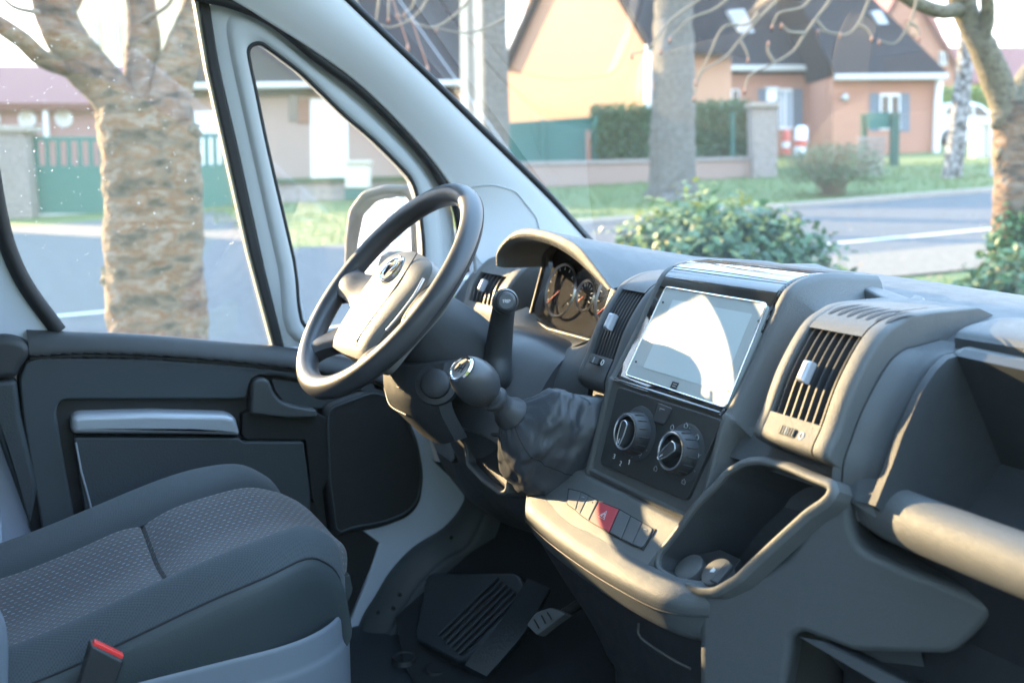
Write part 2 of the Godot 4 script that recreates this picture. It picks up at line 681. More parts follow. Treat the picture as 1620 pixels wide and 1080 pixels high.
	tinted(mat("brick_mauve", Color.WHITE, 0.9), noise_tex("brick_mauve", 0.05, FastNoiseLite.TYPE_CELLULAR, 512, [c(0.3, 0.16, 0.15), c(0.38, 0.22, 0.2)], 0.0, 3, 10), 0.7)
	tinted(mat("stone_wall", Color.WHITE, 0.95), noise_tex("stone_wall", 0.03, FastNoiseLite.TYPE_CELLULAR, 512, [c(0.14, 0.12, 0.11), c(0.3, 0.26, 0.24), c(0.22, 0.19, 0.17)], 0.0, 4, 11), 0.5)
	tinted(mat("slate", Color.WHITE, 0.9, 0.0, 0.2), noise_tex("slate", 0.04, FastNoiseLite.TYPE_CELLULAR, 512, [c(0.016, 0.018, 0.024), c(0.03, 0.033, 0.04)], 0.0, 3, 12), 0.6)
	tinted(mat("roof_red", Color.WHITE, 0.85), noise_tex("roof_red", 0.04, FastNoiseLite.TYPE_CELLULAR, 512, [c(0.16, 0.06, 0.055), c(0.23, 0.09, 0.08)], 0.0, 3, 13), 0.6)
	mat("render_cream", c(0.6, 0.5, 0.34), 0.9)
	mat("white_paint", c(0.75, 0.77, 0.78), 0.5)
	mat("gutter", c(0.5, 0.5, 0.48), 0.5)
	mat("pane_dark", c(0.02, 0.024, 0.03), 0.1)
	mat("pane_sky", c(0.35, 0.42, 0.5), 0.05)
	mat("shutter_blue", c(0.13, 0.16, 0.2), 0.7)
	mat("wood_brown", c(0.2, 0.085, 0.05), 0.7)
	mat("gate_green", c(0.01, 0.115, 0.098), 0.5)
	mat("post_green", c(0.008, 0.07, 0.055), 0.5)
	mat("mesh_green", c(0.02, 0.1, 0.085), 0.9)
	tinted(mat("hedge_body", Color.WHITE, 0.95), noise_tex("hedge_body", 0.05, FastNoiseLite.TYPE_CELLULAR, 512, [c(0.018, 0.045, 0.016), c(0.042, 0.085, 0.026)], 0.0, 3, 14), 0.8)
	tinted(mat("concrete", Color.WHITE, 0.9), noise_tex("concrete", 0.03, FastNoiseLite.TYPE_SIMPLEX, 256, [c(0.28, 0.24, 0.2), c(0.38, 0.33, 0.28)], 0.0, 5, 15), 0.6)
	mat("pole_pale", c(0.58, 0.5, 0.38), 0.9)
	grain(mat("bark", Color.WHITE, 0.95), noise_tex("bark_relief", 0.03, FastNoiseLite.TYPE_SIMPLEX, 512, [], 7.0, 5, 23), 1.0, 1.0)
	mats.bark.albedo_texture = noise_tex("bark_tone", 0.014, FastNoiseLite.TYPE_SIMPLEX, 512, [c(0.012, 0.012, 0.01), c(0.03, 0.026, 0.021), c(0.08, 0.06, 0.045), c(0.17, 0.125, 0.088), c(0.15, 0.065, 0.028), c(0.21, 0.16, 0.12), c(0.26, 0.2, 0.15), c(0.06, 0.047, 0.037)], 0.0, 5, 22)
	mats.bark.uv1_scale = v(0.75, 1.45, 0.75)
	grain(mat("bark_grey", Color.WHITE, 0.95), texes.bark_relief, 0.7, 1.0)
	mats.bark_grey.albedo_texture = noise_tex("bark_grey", 0.03, FastNoiseLite.TYPE_SIMPLEX, 512, [c(0.05, 0.048, 0.042), c(0.13, 0.122, 0.108), c(0.22, 0.21, 0.185)], 0.0, 5, 16)
	grain(mat("bark_limb", Color.WHITE, 0.95), texes.bark_relief, 1.3, 0.8)
	mats.bark_limb.albedo_texture = noise_tex("bark_limb", 0.03, FastNoiseLite.TYPE_SIMPLEX, 512, [c(0.02, 0.018, 0.013), c(0.06, 0.052, 0.035), c(0.2, 0.165, 0.115), c(0.1, 0.095, 0.06), c(0.27, 0.22, 0.16)], 0.0, 5, 17)
	tinted(mat("bark_birch", Color.WHITE, 0.8), noise_tex("bark_birch", 0.025, FastNoiseLite.TYPE_SIMPLEX, 512, [c(0.01, 0.01, 0.01), c(0.02, 0.02, 0.02), c(0.3, 0.3, 0.3), c(0.4, 0.4, 0.4)], 0.0, 4, 18), 0.5)
	mat("twig", c(0.2, 0.165, 0.12), 0.85)
	mat("bud", c(0.24, 0.12, 0.08), 0.8)
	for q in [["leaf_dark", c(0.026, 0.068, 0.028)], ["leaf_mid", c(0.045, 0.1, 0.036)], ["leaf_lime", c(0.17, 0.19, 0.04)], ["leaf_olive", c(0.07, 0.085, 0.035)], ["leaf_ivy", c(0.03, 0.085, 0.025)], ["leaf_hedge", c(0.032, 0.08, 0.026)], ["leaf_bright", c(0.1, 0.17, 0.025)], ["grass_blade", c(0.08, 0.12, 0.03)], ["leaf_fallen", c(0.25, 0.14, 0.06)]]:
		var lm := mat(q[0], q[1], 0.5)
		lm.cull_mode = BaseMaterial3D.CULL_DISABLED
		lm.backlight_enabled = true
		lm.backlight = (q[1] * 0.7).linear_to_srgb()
	mat("car_white", c(0.72, 0.74, 0.76), 0.2)
	mats.car_white.clearcoat_enabled = true
	mat("tyre", c(0.015, 0.015, 0.016), 0.8)
	mat("red_paint", c(0.55, 0.1, 0.06), 0.5)
	mat("cabinet", c(0.56, 0.53, 0.46), 0.6)

func weave_normal() -> ImageTexture:
	var n := 64
	var im := Image.create(n, n, false, Image.FORMAT_RGB8)
	for y in n:
		for x in n:
			var s := 0.5 + 0.5 * sin(TAU * x / 8.0) * (1.0 if (y / 8) % 2 == 0 else -1.0) * absf(sin(TAU * y / 16.0))
			im.set_pixel(x, y, Color(s, s, s))
	im.bump_map_to_normal_map(4.0)
	return ImageTexture.create_from_image(im)

func cloth_texture() -> ImageTexture:
	# dark woven ground with staggered short dashes, pale blue and dull red threads
	var n := 384
	var im := Image.create(n, n, false, Image.FORMAT_RGB8)
	var rng := RandomNumberGenerator.new()
	rng.seed = 5
	for y in n:
		for x in n:
			var k := 0.85 + 0.3 * rng.randf()
			im.set_pixel(x, y, Color(0.052 * k, 0.05 * k, 0.055 * k).linear_to_srgb())
	var cols := [Color(0.34, 0.46, 0.5), Color(0.3, 0.15, 0.17), Color(0.36, 0.4, 0.48), Color(0.16, 0.3, 0.36)]
	var cw := 24
	for gx in n / cw:
		for gyy in n / cw:
			var x0 := gx * cw + 9
			var y0 := gyy * cw + (12 if gx % 2 == 1 else 0)
			var col: Color = cols[(gx + 2 * gyy) % 4] if rng.randf() < 0.8 else cols[rng.randi() % 4]
			for yy in 11:
				for xx in 4:
					if (xx + yy) % 3 == 2: continue
					im.set_pixel((x0 + xx) % n, (y0 + yy) % n, (col * (0.8 + 0.5 * rng.randf())).linear_to_srgb())
	return ImageTexture.create_from_image(im)

# ------------------------------------------------------------------ ground and road
func strip(called: String, a: Array, b: Array, up: float, mat_name: String, label: String, category: String) -> void:
	# a sheet between two edge lines (x, z), laid on the sloping ground
	var mb := MB.new()
	for i in a.size() - 1:
		var p0 := gp(a[i].x, a[i].y, up); var p1 := gp(a[i + 1].x, a[i + 1].y, up)
		var q0 := gp(b[i].x, b[i].y, up); var q1 := gp(b[i + 1].x, b[i + 1].y, up)
		mb.quad(p0, p1, q1, q0, Vector3.UP)
	single(called, mb, mat_name, label, category, "", "structure")

func build_ground() -> void:
	var mb := MB.new()
	var xs := [-400.0, -120.0, -60.0, -40.0, -30.0, -20.0, -10.0, 0.0, 10.0, 40.0, 120.0, 400.0]
	var zs := [-400.0, -120.0, -60.0, -40.0, -30.0, -20.0, -10.0, 0.0, 10.0, 40.0, 120.0, 400.0]
	var rows := []
	for x in xs:
		var row := []
		for z in zs:
			row.append(Vector3(x, gy(clampf(x, -60, 60), clampf(z, -60, 60)), z))
		rows.append(row)
	mb.grid(rows, Vector3.UP)
	single("ground", mb, "grass", "sloping green lawn and verge around the street", "ground", "", "structure")
	# road: centre line runs forward and slightly to the right of the van
	var ax := func(z: float, off: float) -> Vector2: return Vector2(-9.25 - 0.186 * (z + 0.7) + off, z)
	var zz := [60.0, 20.0, 5.0, -5.0, -15.0, -25.0, -45.0, -90.0]
	var e := []; var w := []; var k0 := []; var k1 := []
	for z in zz:
		e.append(ax.call(z, 1.0)); w.append(ax.call(z, -4.4)); k0.append(ax.call(z, 1.0)); k1.append(ax.call(z, -4.5))
	strip("road", e, w, 0.012, "asphalt", "grey asphalt road running past the van between two verges", "road")
	for s in 2:
		var kb := MB.new()
		for i in zz.size() - 1:
			if (s == 0 and zz[i] > -14.0) or (s == 1 and zz[i] == 5.0): continue
			var o := (1.0 if s == 0 else -1.0)
			var A: Vector2 = e[i] if s == 0 else w[i]; var B: Vector2 = e[i + 1] if s == 0 else w[i + 1]
			var d := Vector3(o * 0.13, 0, 0)
			var p0 := gp(A.x, A.y, 0.0); var p1 := gp(B.x, B.y, 0.0)
			var up := Vector3(0, 0.09, 0)
			kb.quad(p0, p1, p1 + up, p0 + up, -d)
			kb.quad(p0 + up, p1 + up, p1 + up + d, p0 + up + d, Vector3.UP)
			kb.quad(p0 + d, p1 + d, p1 + up + d, p0 + up + d, d)
		single("kerb", kb, "concrete", ["low concrete kerb on the van's side of the road", "low concrete kerb on the houses' side of the road"][s], "kerb", "", "structure")
	# driveway in front of the green gate, and the paved strip in the sun near the bush
	strip("driveway", [Vector2(-14.2, 3.5), Vector2(-22.3, 2.5)], [Vector2(-13.0, -3.8), Vector2(-22.3, -4.9)], 0.008, "asphalt", "asphalt driveway leading from the road to the green gate", "driveway")
	strip("pavement", [Vector2(-7.35, -5.9), Vector2(-6.85, -8.4), Vector2(-5.75, -14.0)], [Vector2(-6.0, -5.6), Vector2(-5.45, -7.9), Vector2(-4.4, -13.5)], 0.02, "paving", "beige paved strip beside the road beyond the dark green bush", "pavement")
	strip("parking_area", [Vector2(-13.9, 30.0), Vector2(-8.5, 1.0), Vector2(-7.75, -3.4)], [Vector2(6.0, 30.0), Vector2(6.0, 1.0), Vector2(5.0, -2.5)], 0.016, "asphalt", "asphalt parking area that the van stands on", "parking area")
	# centre line dashes
	for i in 9:
		var z0 := 8.5 - i * 4.1
		var db := MB.new()
		var a0: Vector2 = ax.call(z0, 0.0); var a1: Vector2 = ax.call(z0 - 2.0, 0.0)
		if i >= 5:
			a0 = Vector2(-7.5, -9.9 - (i - 5) * 5.0) + Vector2((i - 5) * 0.9, 0); a1 = a0 + Vector2(0.35, -2.2)
		var u := Vector3(0.07, 0, 0)
		var q0 := gp(a0.x, a0.y, 0.018); var q1 := gp(a1.x, a1.y, 0.018)
		db.quad(q0 - u, q0 + u, q1 + u, q1 - u, Vector3.UP)
		var mi := single("road_marking", db, "road_paint", "white painted dash on the road's centre line", "road marking", "dashes of the centre line", "structure")
		mi.set_meta("label", ["white dash far behind the van on the road", "white dash behind the van's driver window on the road", "white dash left of the big tree trunk", "white dash beside the van's driver door, seen through the quarter window", "white dash beyond the door mirror", "white road dash seen right of the dark bush", "second white road dash beyond the bush", "third white road dash beyond the bush", "farthest white road dash"][i])
	# tufts of grass on the verge at the right
	var rng := RandomNumberGenerator.new()
	rng.seed = 21
	var mm := MultiMesh.new()
	mm.transform_format = MultiMesh.TRANSFORM_3D
	var tb := MB.new()
	for k in 5:
		var a := TAU * k / 5.0
		var o := Vector3(cos(a), 0, sin(a)) * 0.02
		var s := Vector3(-sin(a), 0, cos(a)) * 0.006
		var tip := o * 3.0 + Vector3(0, 0.07 + 0.02 * (k % 3), 0)
		tb.flat(o - s, o + s, tip, o)
	mm.mesh = tb.mesh()
	var spots := []
	for i in 9000:
		var z := -rng.randf_range(4.0, 24.0)
		var x := -rng.randf_range(0.0, 24.0)
		var road_x := -9.25 - 0.186 * (z + 0.7)
		if x > road_x - 4.6 and x < road_x + (2.7 if z < -5.5 else 4.7): continue
		spots.append(gp(x, z))
	mm.instance_count = spots.size()
	for i in spots.size():
		var sc := rng.randf_range(0.6, 1.3)
		mm.set_instance_transform(i, Transform3D(Basis(Vector3.UP, rng.randf() * TAU).scaled(Vector3.ONE * sc), spots[i]))
	var mmi := MultiMeshInstance3D.new()
	mmi.name = "grass"
	mmi.multimesh = mm
	mmi.material_override = mats.grass_blade
	add_child(mmi)
	meta(mmi, "short green grass growing on the verges", "grass", "", "stuff")

# ------------------------------------------------------------------ houses
func slab(called: String, pts: Array, d: Vector3, m: String, parent: Node, bev := 0.01, label := "") -> MeshInstance3D:
	var mb := MB.new()
	mb.plate(pts, d, bev)
	return part(called, mb, m, parent, label)

func window_on(pts: Array, n: Vector3, parent: Node, pane := "pane_dark", called := "window", fm := "white_paint") -> void:
	# frame of four bars standing 4 cm proud, one mullion, a pane behind
	var q := pts
	var cc: Vector3 = (q[0] + q[2]) * 0.5
	var o := []; var inn := []
	for w in q:
		o.append(w + n * 0.05)
		inn.append(w.lerp(cc, 0.14) + n * 0.05)
	var mb := MB.new()
	mb.band(o, inn, -n * 0.045, 0.0, true, 2)
	var m0: Vector3 = (q[0] + q[1]) * 0.5; var m1: Vector3 = (q[2] + q[3]) * 0.5
	var u: Vector3 = (q[1] - q[0]).normalized() * 0.04
	mb.plate([m0 - u + n * 0.046, m0 + u + n * 0.046, m1 + u + n * 0.046, m1 - u + n * 0.046], -n * 0.03, 0.0)
	var f := part(called, mb, fm, parent)
	var pb := MB.new()
	var g := []
	for w in q: g.append(w.lerp(cc, 0.1) + n * 0.015)
	pb.plate(g, -n * 0.01, 0.0)
	part("pane", pb, pane, f)

func pipe(called: String, a: Array, r: float, m: String, parent: Node) -> void:
	var mb := MB.new()
	mb.tube(a, r, 8)
	part(called, mb, m, parent)

func build_houses() -> void:
	var fwd := Vector3(-sin(deg_to_rad(62.0)), 0, -cos(deg_to_rad(62.0)))   # along the view, away from the van
	var right := Vector3(fwd.z * -1.0, 0, fwd.x).normalized()
	if right.dot(v(0.469, 0, -0.883)) < 0.0: right = -right
	# --- long salmon brick house with a dark slate roof, right background
	var h := thing("brick_house", "long salmon brick house with steep dark slate roof and roof windows, behind the green hedge", "house", v(-25.32, 2.257, -29.4))
	slab("main_wall", [v(-30.41, 5.42, -21.97), v(-26.98, 5.42, -28.41), v(-26.89, 1.832, -28.58), v(-30.37, 1.832, -22.04)], fwd * 7.0, "brick_salmon", h, 0.0)
	slab("wing_wall", [v(-24.81, 4.805, -26.11), v(-23.11, 4.805, -29.3), v(-23.04, 1.81, -29.44), v(-24.73, 1.81, -26.25)], fwd * 5.0, "brick_salmon", h, 0.0)
	# roofs
	var rb := MB.new()
	var eL: Vector3 = v(-30.35, 5.36, -21.23); var eR: Vector3 = v(-26.58, 5.36, -28.32)
	var dv := fwd * 4.3 + Vector3.UP * 5.6
	rb.plate([eL, eR, eR + dv, eL + dv], fwd * 0.3 - Vector3.UP * 0.2, 0.02)
	rb.plate([eL + dv, eR + dv, eR + dv + fwd * 4.3 - Vector3.UP * 5.6, eL + dv + fwd * 4.3 - Vector3.UP * 5.6], -fwd * 0.3 - Vector3.UP * 0.2, 0.02)
	rb.plate([eL + dv - Vector3.UP * 0.2, eL + fwd * 8.4 - Vector3.UP * 0.05, eL + fwd * 0.2 - Vector3.UP * 0.05], right * 0.3, 0.0)
	rb.plate([eR + dv - Vector3.UP * 0.2, eR + fwd * 8.4 - Vector3.UP * 0.05, eR + fwd * 0.2 - Vector3.UP * 0.05], -right * 0.3, 0.0)
	var roof := part("roof", rb, "slate", h)
	var wb := MB.new()
	var a: Vector3 = v(-24.48, 4.83, -25.88); var b: Vector3 = v(-22.69, 4.872, -29.25)
	var a2 := a + fwd * 6.2; var b2 := b + fwd * 6.2
	var top := Vector3.UP * 5.0 + fwd * 3.1
	var r0 := a + top - right * 1.6; var r1 := b + top - right * 3.9
	wb.quad(a, b, r1, r0, -fwd + Vector3.UP)
	wb.quad(b, b2, r1, r1, right + Vector3.UP)
	wb.quad(b2, a2, r0, r1, fwd + Vector3.UP)
	wb.quad(a2, a, r0, r0, -right + Vector3.UP)
	wb.quad(a, b, b2, a2, Vector3.DOWN)
	part("wing_roof", wb, "slate", h)
	for q in [[v(-29.43, 7.55, -25.29), v(-29.14, 7.6, -25.83), v(-28.86, 6.41, -26.38), v(-29.14, 6.37, -25.83)], [v(-28.05, 7.58, -28.31), v(-27.74, 7.63, -28.9), v(-27.4, 6.44, -29.54), v(-27.71, 6.39, -28.96)]]:
		var sb := MB.new()
		sb.plate(q, fwd * 0.5, 0.03)
		var sk := part("roof_window", sb, "frame_grey", h)
		var pb := MB.new()
		var g := []
		var cc: Vector3 = (q[0] + q[2]) * 0.5
		for w in q: g.append(w.lerp(cc, 0.12) - fwd * 0.04)
		pb.plate(g, fwd * 0.03, 0.0)
		part("pane", pb, "pane_sky", sk)
	var wsk := MB.new()
	wsk.plate([v(-24.77, 7.05, -27.68), v(-24.6, 7.09, -27.98), v(-24.4, 6.46, -28.36), v(-24.56, 6.42, -28.06)], fwd * 0.5, 0.02)
	part("roof_window", wsk, "pane_sky", h)
	for q in [[v(-29.13, 5.44, -23.31), v(-26.67, 5.46, -27.93), v(-26.67, 5.26, -27.94), v(-29.13, 5.24, -23.31)], [v(-24.4, 4.841, -25.8), v(-22.61, 4.883, -29.18), v(-22.6, 4.676, -29.19), v(-24.4, 4.656, -25.81)]]:
		slab("gutter", q, fwd * 0.12, "gutter", h, 0.03)
	pipe("drainpipe", [v(-26.77, 5.25, -27.95), v(-26.97, 5.13, -28.01), v(-27.28, 4.915, -27.64), v(-27.3, 4.415, -27.6), v(-27.29, 2.576, -27.62)], 0.09, "gutter", h)
	pipe("drainpipe", [v(-22.96, 4.724, -29.16), v(-22.96, 3.972, -29.15), v(-22.93, 2.151, -29.21)], 0.12, "white_paint", h)
	var n := -fwd
	window_on([v(-24.04, 4.239, -27.55), v(-23.72, 4.239, -28.16), v(-23.68, 3.032, -28.23), v(-24.01, 3.032, -27.61)], n, h, "pane_dark", "window")
	for q in [[v(-24.18, 4.258, -27.24), v(-24.03, 4.258, -27.53), v(-24, 2.967, -27.58), v(-24.16, 2.967, -27.29)], [v(-23.7, 4.258, -28.16), v(-23.54, 4.258, -28.44), v(-23.5, 2.967, -28.52), v(-23.66, 2.967, -28.23)]]:
		slab("shutter", q, fwd * 0.04 + n * 0.0, "shutter_blue", h, 0.01)
	window_on([v(-29.31, 4.628, -24.03), v(-29.13, 4.628, -24.37), v(-29.12, 4.056, -24.38), v(-29.3, 4.056, -24.05)], n, h)
	window_on([v(-28.92, 4.628, -24.76), v(-28.64, 4.628, -25.3), v(-28.63, 4.056, -25.32), v(-28.91, 4.056, -24.78)], n, h)
	window_on([v(-27.95, 4.651, -26.58), v(-27.71, 4.651, -27.04), v(-27.68, 3.158, -27.1), v(-27.92, 3.158, -26.64)], n, h, "pane_sky", "patio_door")
	for q in [[v(-28.07, 4.647, -26.26), v(-27.92, 4.647, -26.55), v(-27.88, 3.156, -26.61), v(-28.04, 3.156, -26.31)], [v(-27.67, 4.647, -27), v(-27.49, 4.647, -27.35), v(-27.46, 3.271, -27.41), v(-27.64, 3.271, -27.06)], [v(-28.27, 4.647, -25.88), v(-28.09, 4.647, -26.22), v(-28.08, 4.19, -26.23), v(-28.26, 4.19, -25.9)]]:
		slab("shutter", q, fwd * 0.04, "shutter_blue", h, 0.01)
	var lb := MB.new()
	lb.ball(v(-24.52, 4.105, -26.44), v(0.12, 0.14, 0.12))
	part("wall_lamp", lb, "frame_grey", h)
	# --- house with the sunlit gable
	var gn := Vector3(0.087, 0, 0.996).normalized()
	var g2 := thing("gable_house", "tall salmon house whose blank gable wall is lit bright by the sun", "house", v(-24.19, 1.716, -15.45))
	slab("gable_wall", [v(-27.81, 4.749, -15.14), v(-26.68, 6.78, -15.23), v(-24.46, 8.52, -15.43), v(-22.42, 6.18, -15.61), v(-21.26, 4.881, -15.71), v(-21.13, 1.653, -15.72), v(-28.01, 1.673, -15.12)], -gn * 3.2, "brick_gable", g2, 0.0)
	var gp0: Array = [v(-27.77, 4.734, -14.89), v(-24.1, 8.59, -15.21), v(-20.79, 4.724, -15.5)]
	for k in 2:
		var p0: Vector3 = gp0[0] if k == 0 else gp0[2]
		var p1: Vector3 = gp0[1]
		var up := Vector3.UP * 0.25
		slab("roof", [p0, p1, p1 + up, p0 + up], -gn * 3.6, "slate", g2, 0.02)
	pipe("drainpipe", [v(-21, 4.851, -15.68), v(-20.98, 3.573, -15.68), v(-20.94, 1.751, -15.69)], 0.09, "white_paint", g2)
	# --- grey brick house with the white doors, seen through the quarter window
	var h3 := thing("brick_house", "low grey pink brick house with white doors and a dark roof, behind the stone wall", "house", v(-26.79, 1.086, -9.6))
	slab("wall", [v(-27, 3.805, -4.951), v(-23.45, 3.869, -11.62), v(-23.46, 1.119, -11.6), v(-27.07, 0.951, -4.811)], fwd * 3.0, "brick_pink", h3, 0.0)
	var t3: Array = [v(-26.61, 3.763, -4.613), v(-22.95, 3.843, -11.5)]
	var d3 := fwd * 1.6 + Vector3.UP * 2.7
	var r3 := MB.new()
	r3.plate([t3[0], t3[1], t3[1] + d3, t3[0] + d3], fwd * 0.2 - Vector3.UP * 0.2, 0.02)
	r3.plate([t3[0] + d3, t3[1] + d3, t3[1] + d3 + fwd * 1.9 - Vector3.UP * 2.7, t3[0] + d3 + fwd * 1.9 - Vector3.UP * 2.7], -fwd * 0.2 - Vector3.UP * 0.2, 0.02)
	r3.plate([t3[0] + d3 - Vector3.UP * 0.2, t3[0] + fwd * 3.4, t3[0] + fwd * 0.3], right * 0.3, 0.0)
	part("roof", r3, "slate", h3)
	slab("gutter", [v(-26.52, 3.85, -4.572), v(-22.84, 3.929, -11.49), v(-22.84, 3.787, -11.49), v(-26.52, 3.691, -4.564)], fwd * 0.12, "gutter", h3, 0.03)
	slab("garage_door", [v(-26.9, 3.169, -5.08), v(-26.46, 3.169, -5.9), v(-26.5, 1.119, -5.82), v(-26.95, 1.086, -4.976)], fwd * 0.06, "white_paint", h3, 0.01)
	slab("door", [v(-25.36, 3.493, -7.95), v(-24.9, 3.461, -8.81), v(-24.91, 1.387, -8.79), v(-25.38, 1.354, -7.91)], fwd * 0.06, "white_paint", h3, 0.01, "plain white door")
	slab("shutter", [v(-25.5, 3.476, -7.66), v(-25.35, 3.476, -7.94), v(-25.36, 2.857, -7.92), v(-25.51, 2.857, -7.64)], fwd * 0.08, "wood_brown", h3, 0.01)
	slab("window", [v(-25.62, 3.591, -7.45), v(-25.51, 3.591, -7.67), v(-25.52, 2.89, -7.65), v(-25.64, 2.89, -7.43)], fwd * 0.05, "pane_dark", h3, 0.01)
	slab("lintel", [v(-25.65, 3.735, -7.36), v(-25.3, 3.735, -8.01), v(-25.31, 3.589, -8), v(-25.65, 3.589, -7.36)], fwd * 0.05, "wood_brown", h3, 0.01)
	# --- mauve outbuilding behind the gate
	var h4 := thing("outbuilding", "mauve brick outbuilding with red roof and round white windows behind the green gate", "outbuilding", v(-31.92, 0.51, -2.074))
	slab("wall", [v(-32.83, 3.57, 1.752), v(-29.27, 3.517, -4.931), v(-29.35, 0.545, -4.778), v(-32.97, 0.545, 2.026)], fwd * 6.0, "brick_mauve", h4, 0.0)
	var t4: Array = [v(-32.53, 3.525, 2.042), v(-28.81, 3.473, -4.956)]
	var d4 := fwd * 3.4 + Vector3.UP * 1.35
	var r4 := MB.new()
	r4.plate([t4[0], t4[1], t4[1] + d4 - right * 1.0, t4[0] + d4], fwd * 0.1 - Vector3.UP * 0.2, 0.02)
	r4.plate([t4[0] + d4, t4[1] + d4 - right * 1.0, t4[1] + fwd * 6.8, t4[0] + fwd * 6.8], -Vector3.UP * 0.2, 0.02)
	part("roof", r4, "roof_red", h4)
	for q in [v(-31.62, 3.079, -0.523), v(-31.13, 3.079, -1.429), v(-30.64, 3.096, -2.351)]:
		var wm := MB.new()
		var xf := Transform3D(Basis(right, -fwd, right.cross(-fwd)), q)
		wm.lathe([[0.25, -0.02], [0.25, 0.05], [0.17, 0.08]], xf, 24)
		var rw := part("round_window", wm, "white_paint", h4)
		var pm := MB.new()
		pm.lathe([[0.0, 0.06], [0.18, 0.06]], xf, 20)
		part("pane", pm, "cabinet", rw)
	pipe("drainpipe", [v(-30.66, 3.556, -1.894), v(-30.67, 3.033, -1.874), v(-30.67, 2.508, -1.869)], 0.075, "white_paint", h4)
	# --- sunlit cream house, far left, whose windows face the sun
	var g5 := thing("cream_house", "tall cream house front in full sun seen between the branches of the big tree", "house", v(-48.39, 1.378, -5.18))
	var P5: Array = [v(-67.4, 7.44, -5.65), v(-62.05, 7.13, -8.67), v(-61.86, 13.78, -9.04), v(-67.15, 14.46, -6.11)]
	var n5: Vector3 = ((P5[1] - P5[0]) as Vector3).cross(P5[2] - P5[0]).normalized()
	if n5.dot(-fwd) < 0.0: n5 = -n5
	slab("wall", [P5[0] - Vector3.UP * 6.5, P5[1] - Vector3.UP * 6.5, P5[2], P5[3]], -n5 * 9.0, "render_cream", g5, 0.0)
	for k in 2:
		var u: Vector3 = P5[1] - P5[0]
		var w0: Vector3 = P5[0] + u * (0.44 + 0.32 * k) + Vector3.UP * 0.5
		var ww := u.normalized() * 0.55
		window_on([w0 - ww * 0.5, w0 + ww * 0.5, w0 + ww * 0.5 + Vector3.UP * 2.9, w0 - ww * 0.5 + Vector3.UP * 2.9], n5, g5, "pane_dark")
	slab("roof", [P5[3] - right * 0.4, P5[2] + right * 0.4, P5[2] + right * 0.4 + Vector3.UP * 0.3, P5[3] - right * 0.4 + Vector3.UP * 0.3], -n5 * 9.5, "roof_red", g5, 0.02)
	# --- pink gabled house far right
	var h6 := thing("brick_house", "far salmon gabled house behind the long brick house at right", "house", v(-37.51, 2.718, -46.96))
	slab("gable_wall", [v(-36.16, 8.88, -40.97), v(-35.71, 10.7, -41.81), v(-35.02, 9.43, -43.12), v(-34.28, 6.41, -44.5), v(-34.16, 2.794, -44.74), v(-36.29, 2.794, -40.73), v(-36.42, 7.34, -40.49)], fwd * 8.0, "brick_salmon", h6, 0.0)
	window_on([v(-34.77, 7.58, -43.38), v(-34.57, 7.58, -43.74), v(-34.55, 6.93, -43.79), v(-34.74, 6.93, -43.42)], -fwd, h6)
	var rp: Array = [v(-35.44, 10.87, -41.48), v(-33.89, 6.25, -44.39), v(-36.28, 7.24, -39.9)]
	for k in 2:
		var q0: Vector3 = rp[0]; var q1: Vector3 = rp[k + 1]
		slab("roof", [q0, q1, q1 + Vector3.UP * 0.3, q0 + Vector3.UP * 0.3], fwd * 8.6, "roof_red", h6, 0.02)
	slab("chimney", [v(-35.22, 9.11, -41.67), v(-35.03, 9.11, -42.03), v(-35.01, 8.35, -42.07), v(-35.2, 8.35, -41.71)], fwd * 0.7, "brick_gable", h6, 0.0)
	var h7 := thing("house", "low red roofed house at the far right behind the birch", "house", v(-38.5, 2.8, -53.62))
	slab("wall", [v(-38.34, 6.69, -49.65), v(-35.99, 6.69, -54.07), v(-35.83, 2.937, -54.37), v(-38.21, 2.937, -49.9)], fwd * 7.0, "brick_mauve", h7, 0.0)
	var t7: Array = [v(-38.2, 6.59, -49.06), v(-35.6, 6.59, -53.96)]
	var r7 := MB.new()
	r7.plate([t7[0], t7[1], t7[1] + fwd * 4.0 + Vector3.UP * 2.4, t7[0] + fwd * 4.0 + Vector3.UP * 2.4], fwd * 0.2 - Vector3.UP * 0.2, 0.02)
	part("roof", r7, "roof_red", h7)
	# houses further along the street behind the driver's shoulder, whose long shadow lies across the road
	for k in 2:
		var b0: Vector3 = [gp(-26.5, 9.0), gp(-27.5, 24.0)][k]
		var hs := thing("brick_house", ["brown brick house across the road behind the driver's door", "second brown brick house further back along the road"][k], "house", b0)
		var hb := MB.new()
		hb.box(b0 + v(0, 1.7, 0), v(7.0, 4.4, 11.0), Vector3.RIGHT, Vector3.UP, 0.02)
		part("wall", hb, "brick_pink", hs)
		hb = MB.new()
		hb.plate([b0 + v(4.0, 3.8, 6.0), b0 + v(0, 6.5, 6.0), b0 + v(-4.0, 3.8, 6.0)], v(0, 0, -12.0), 0.02)
		part("roof", hb, "slate", hs)
		for j in 3:
			var w0 := b0 + v(3.55, 0.9, -3.6 + 3.2 * j)
			window_on([w0 + v(0, 0, 0.5), w0 + v(0, 0, -0.5), w0 + v(0, 1.3, -0.5), w0 + v(0, 1.3, 0.5)], Vector3.RIGHT, hs)
	var rh := thing("hedge", "tall clipped hedge on the passenger's side of the parked van", "hedge", gp(10.0, -4.0))
	var rm := MB.new()
	rm.box(gp(10.0, -4.0) + v(0, 1.6, 0), v(1.6, 3.8, 40.0), Vector3.RIGHT, v(0, 1, -0.0637).normalized(), 0.1)
	part("hedge_core", rm, "hedge_body", rh)

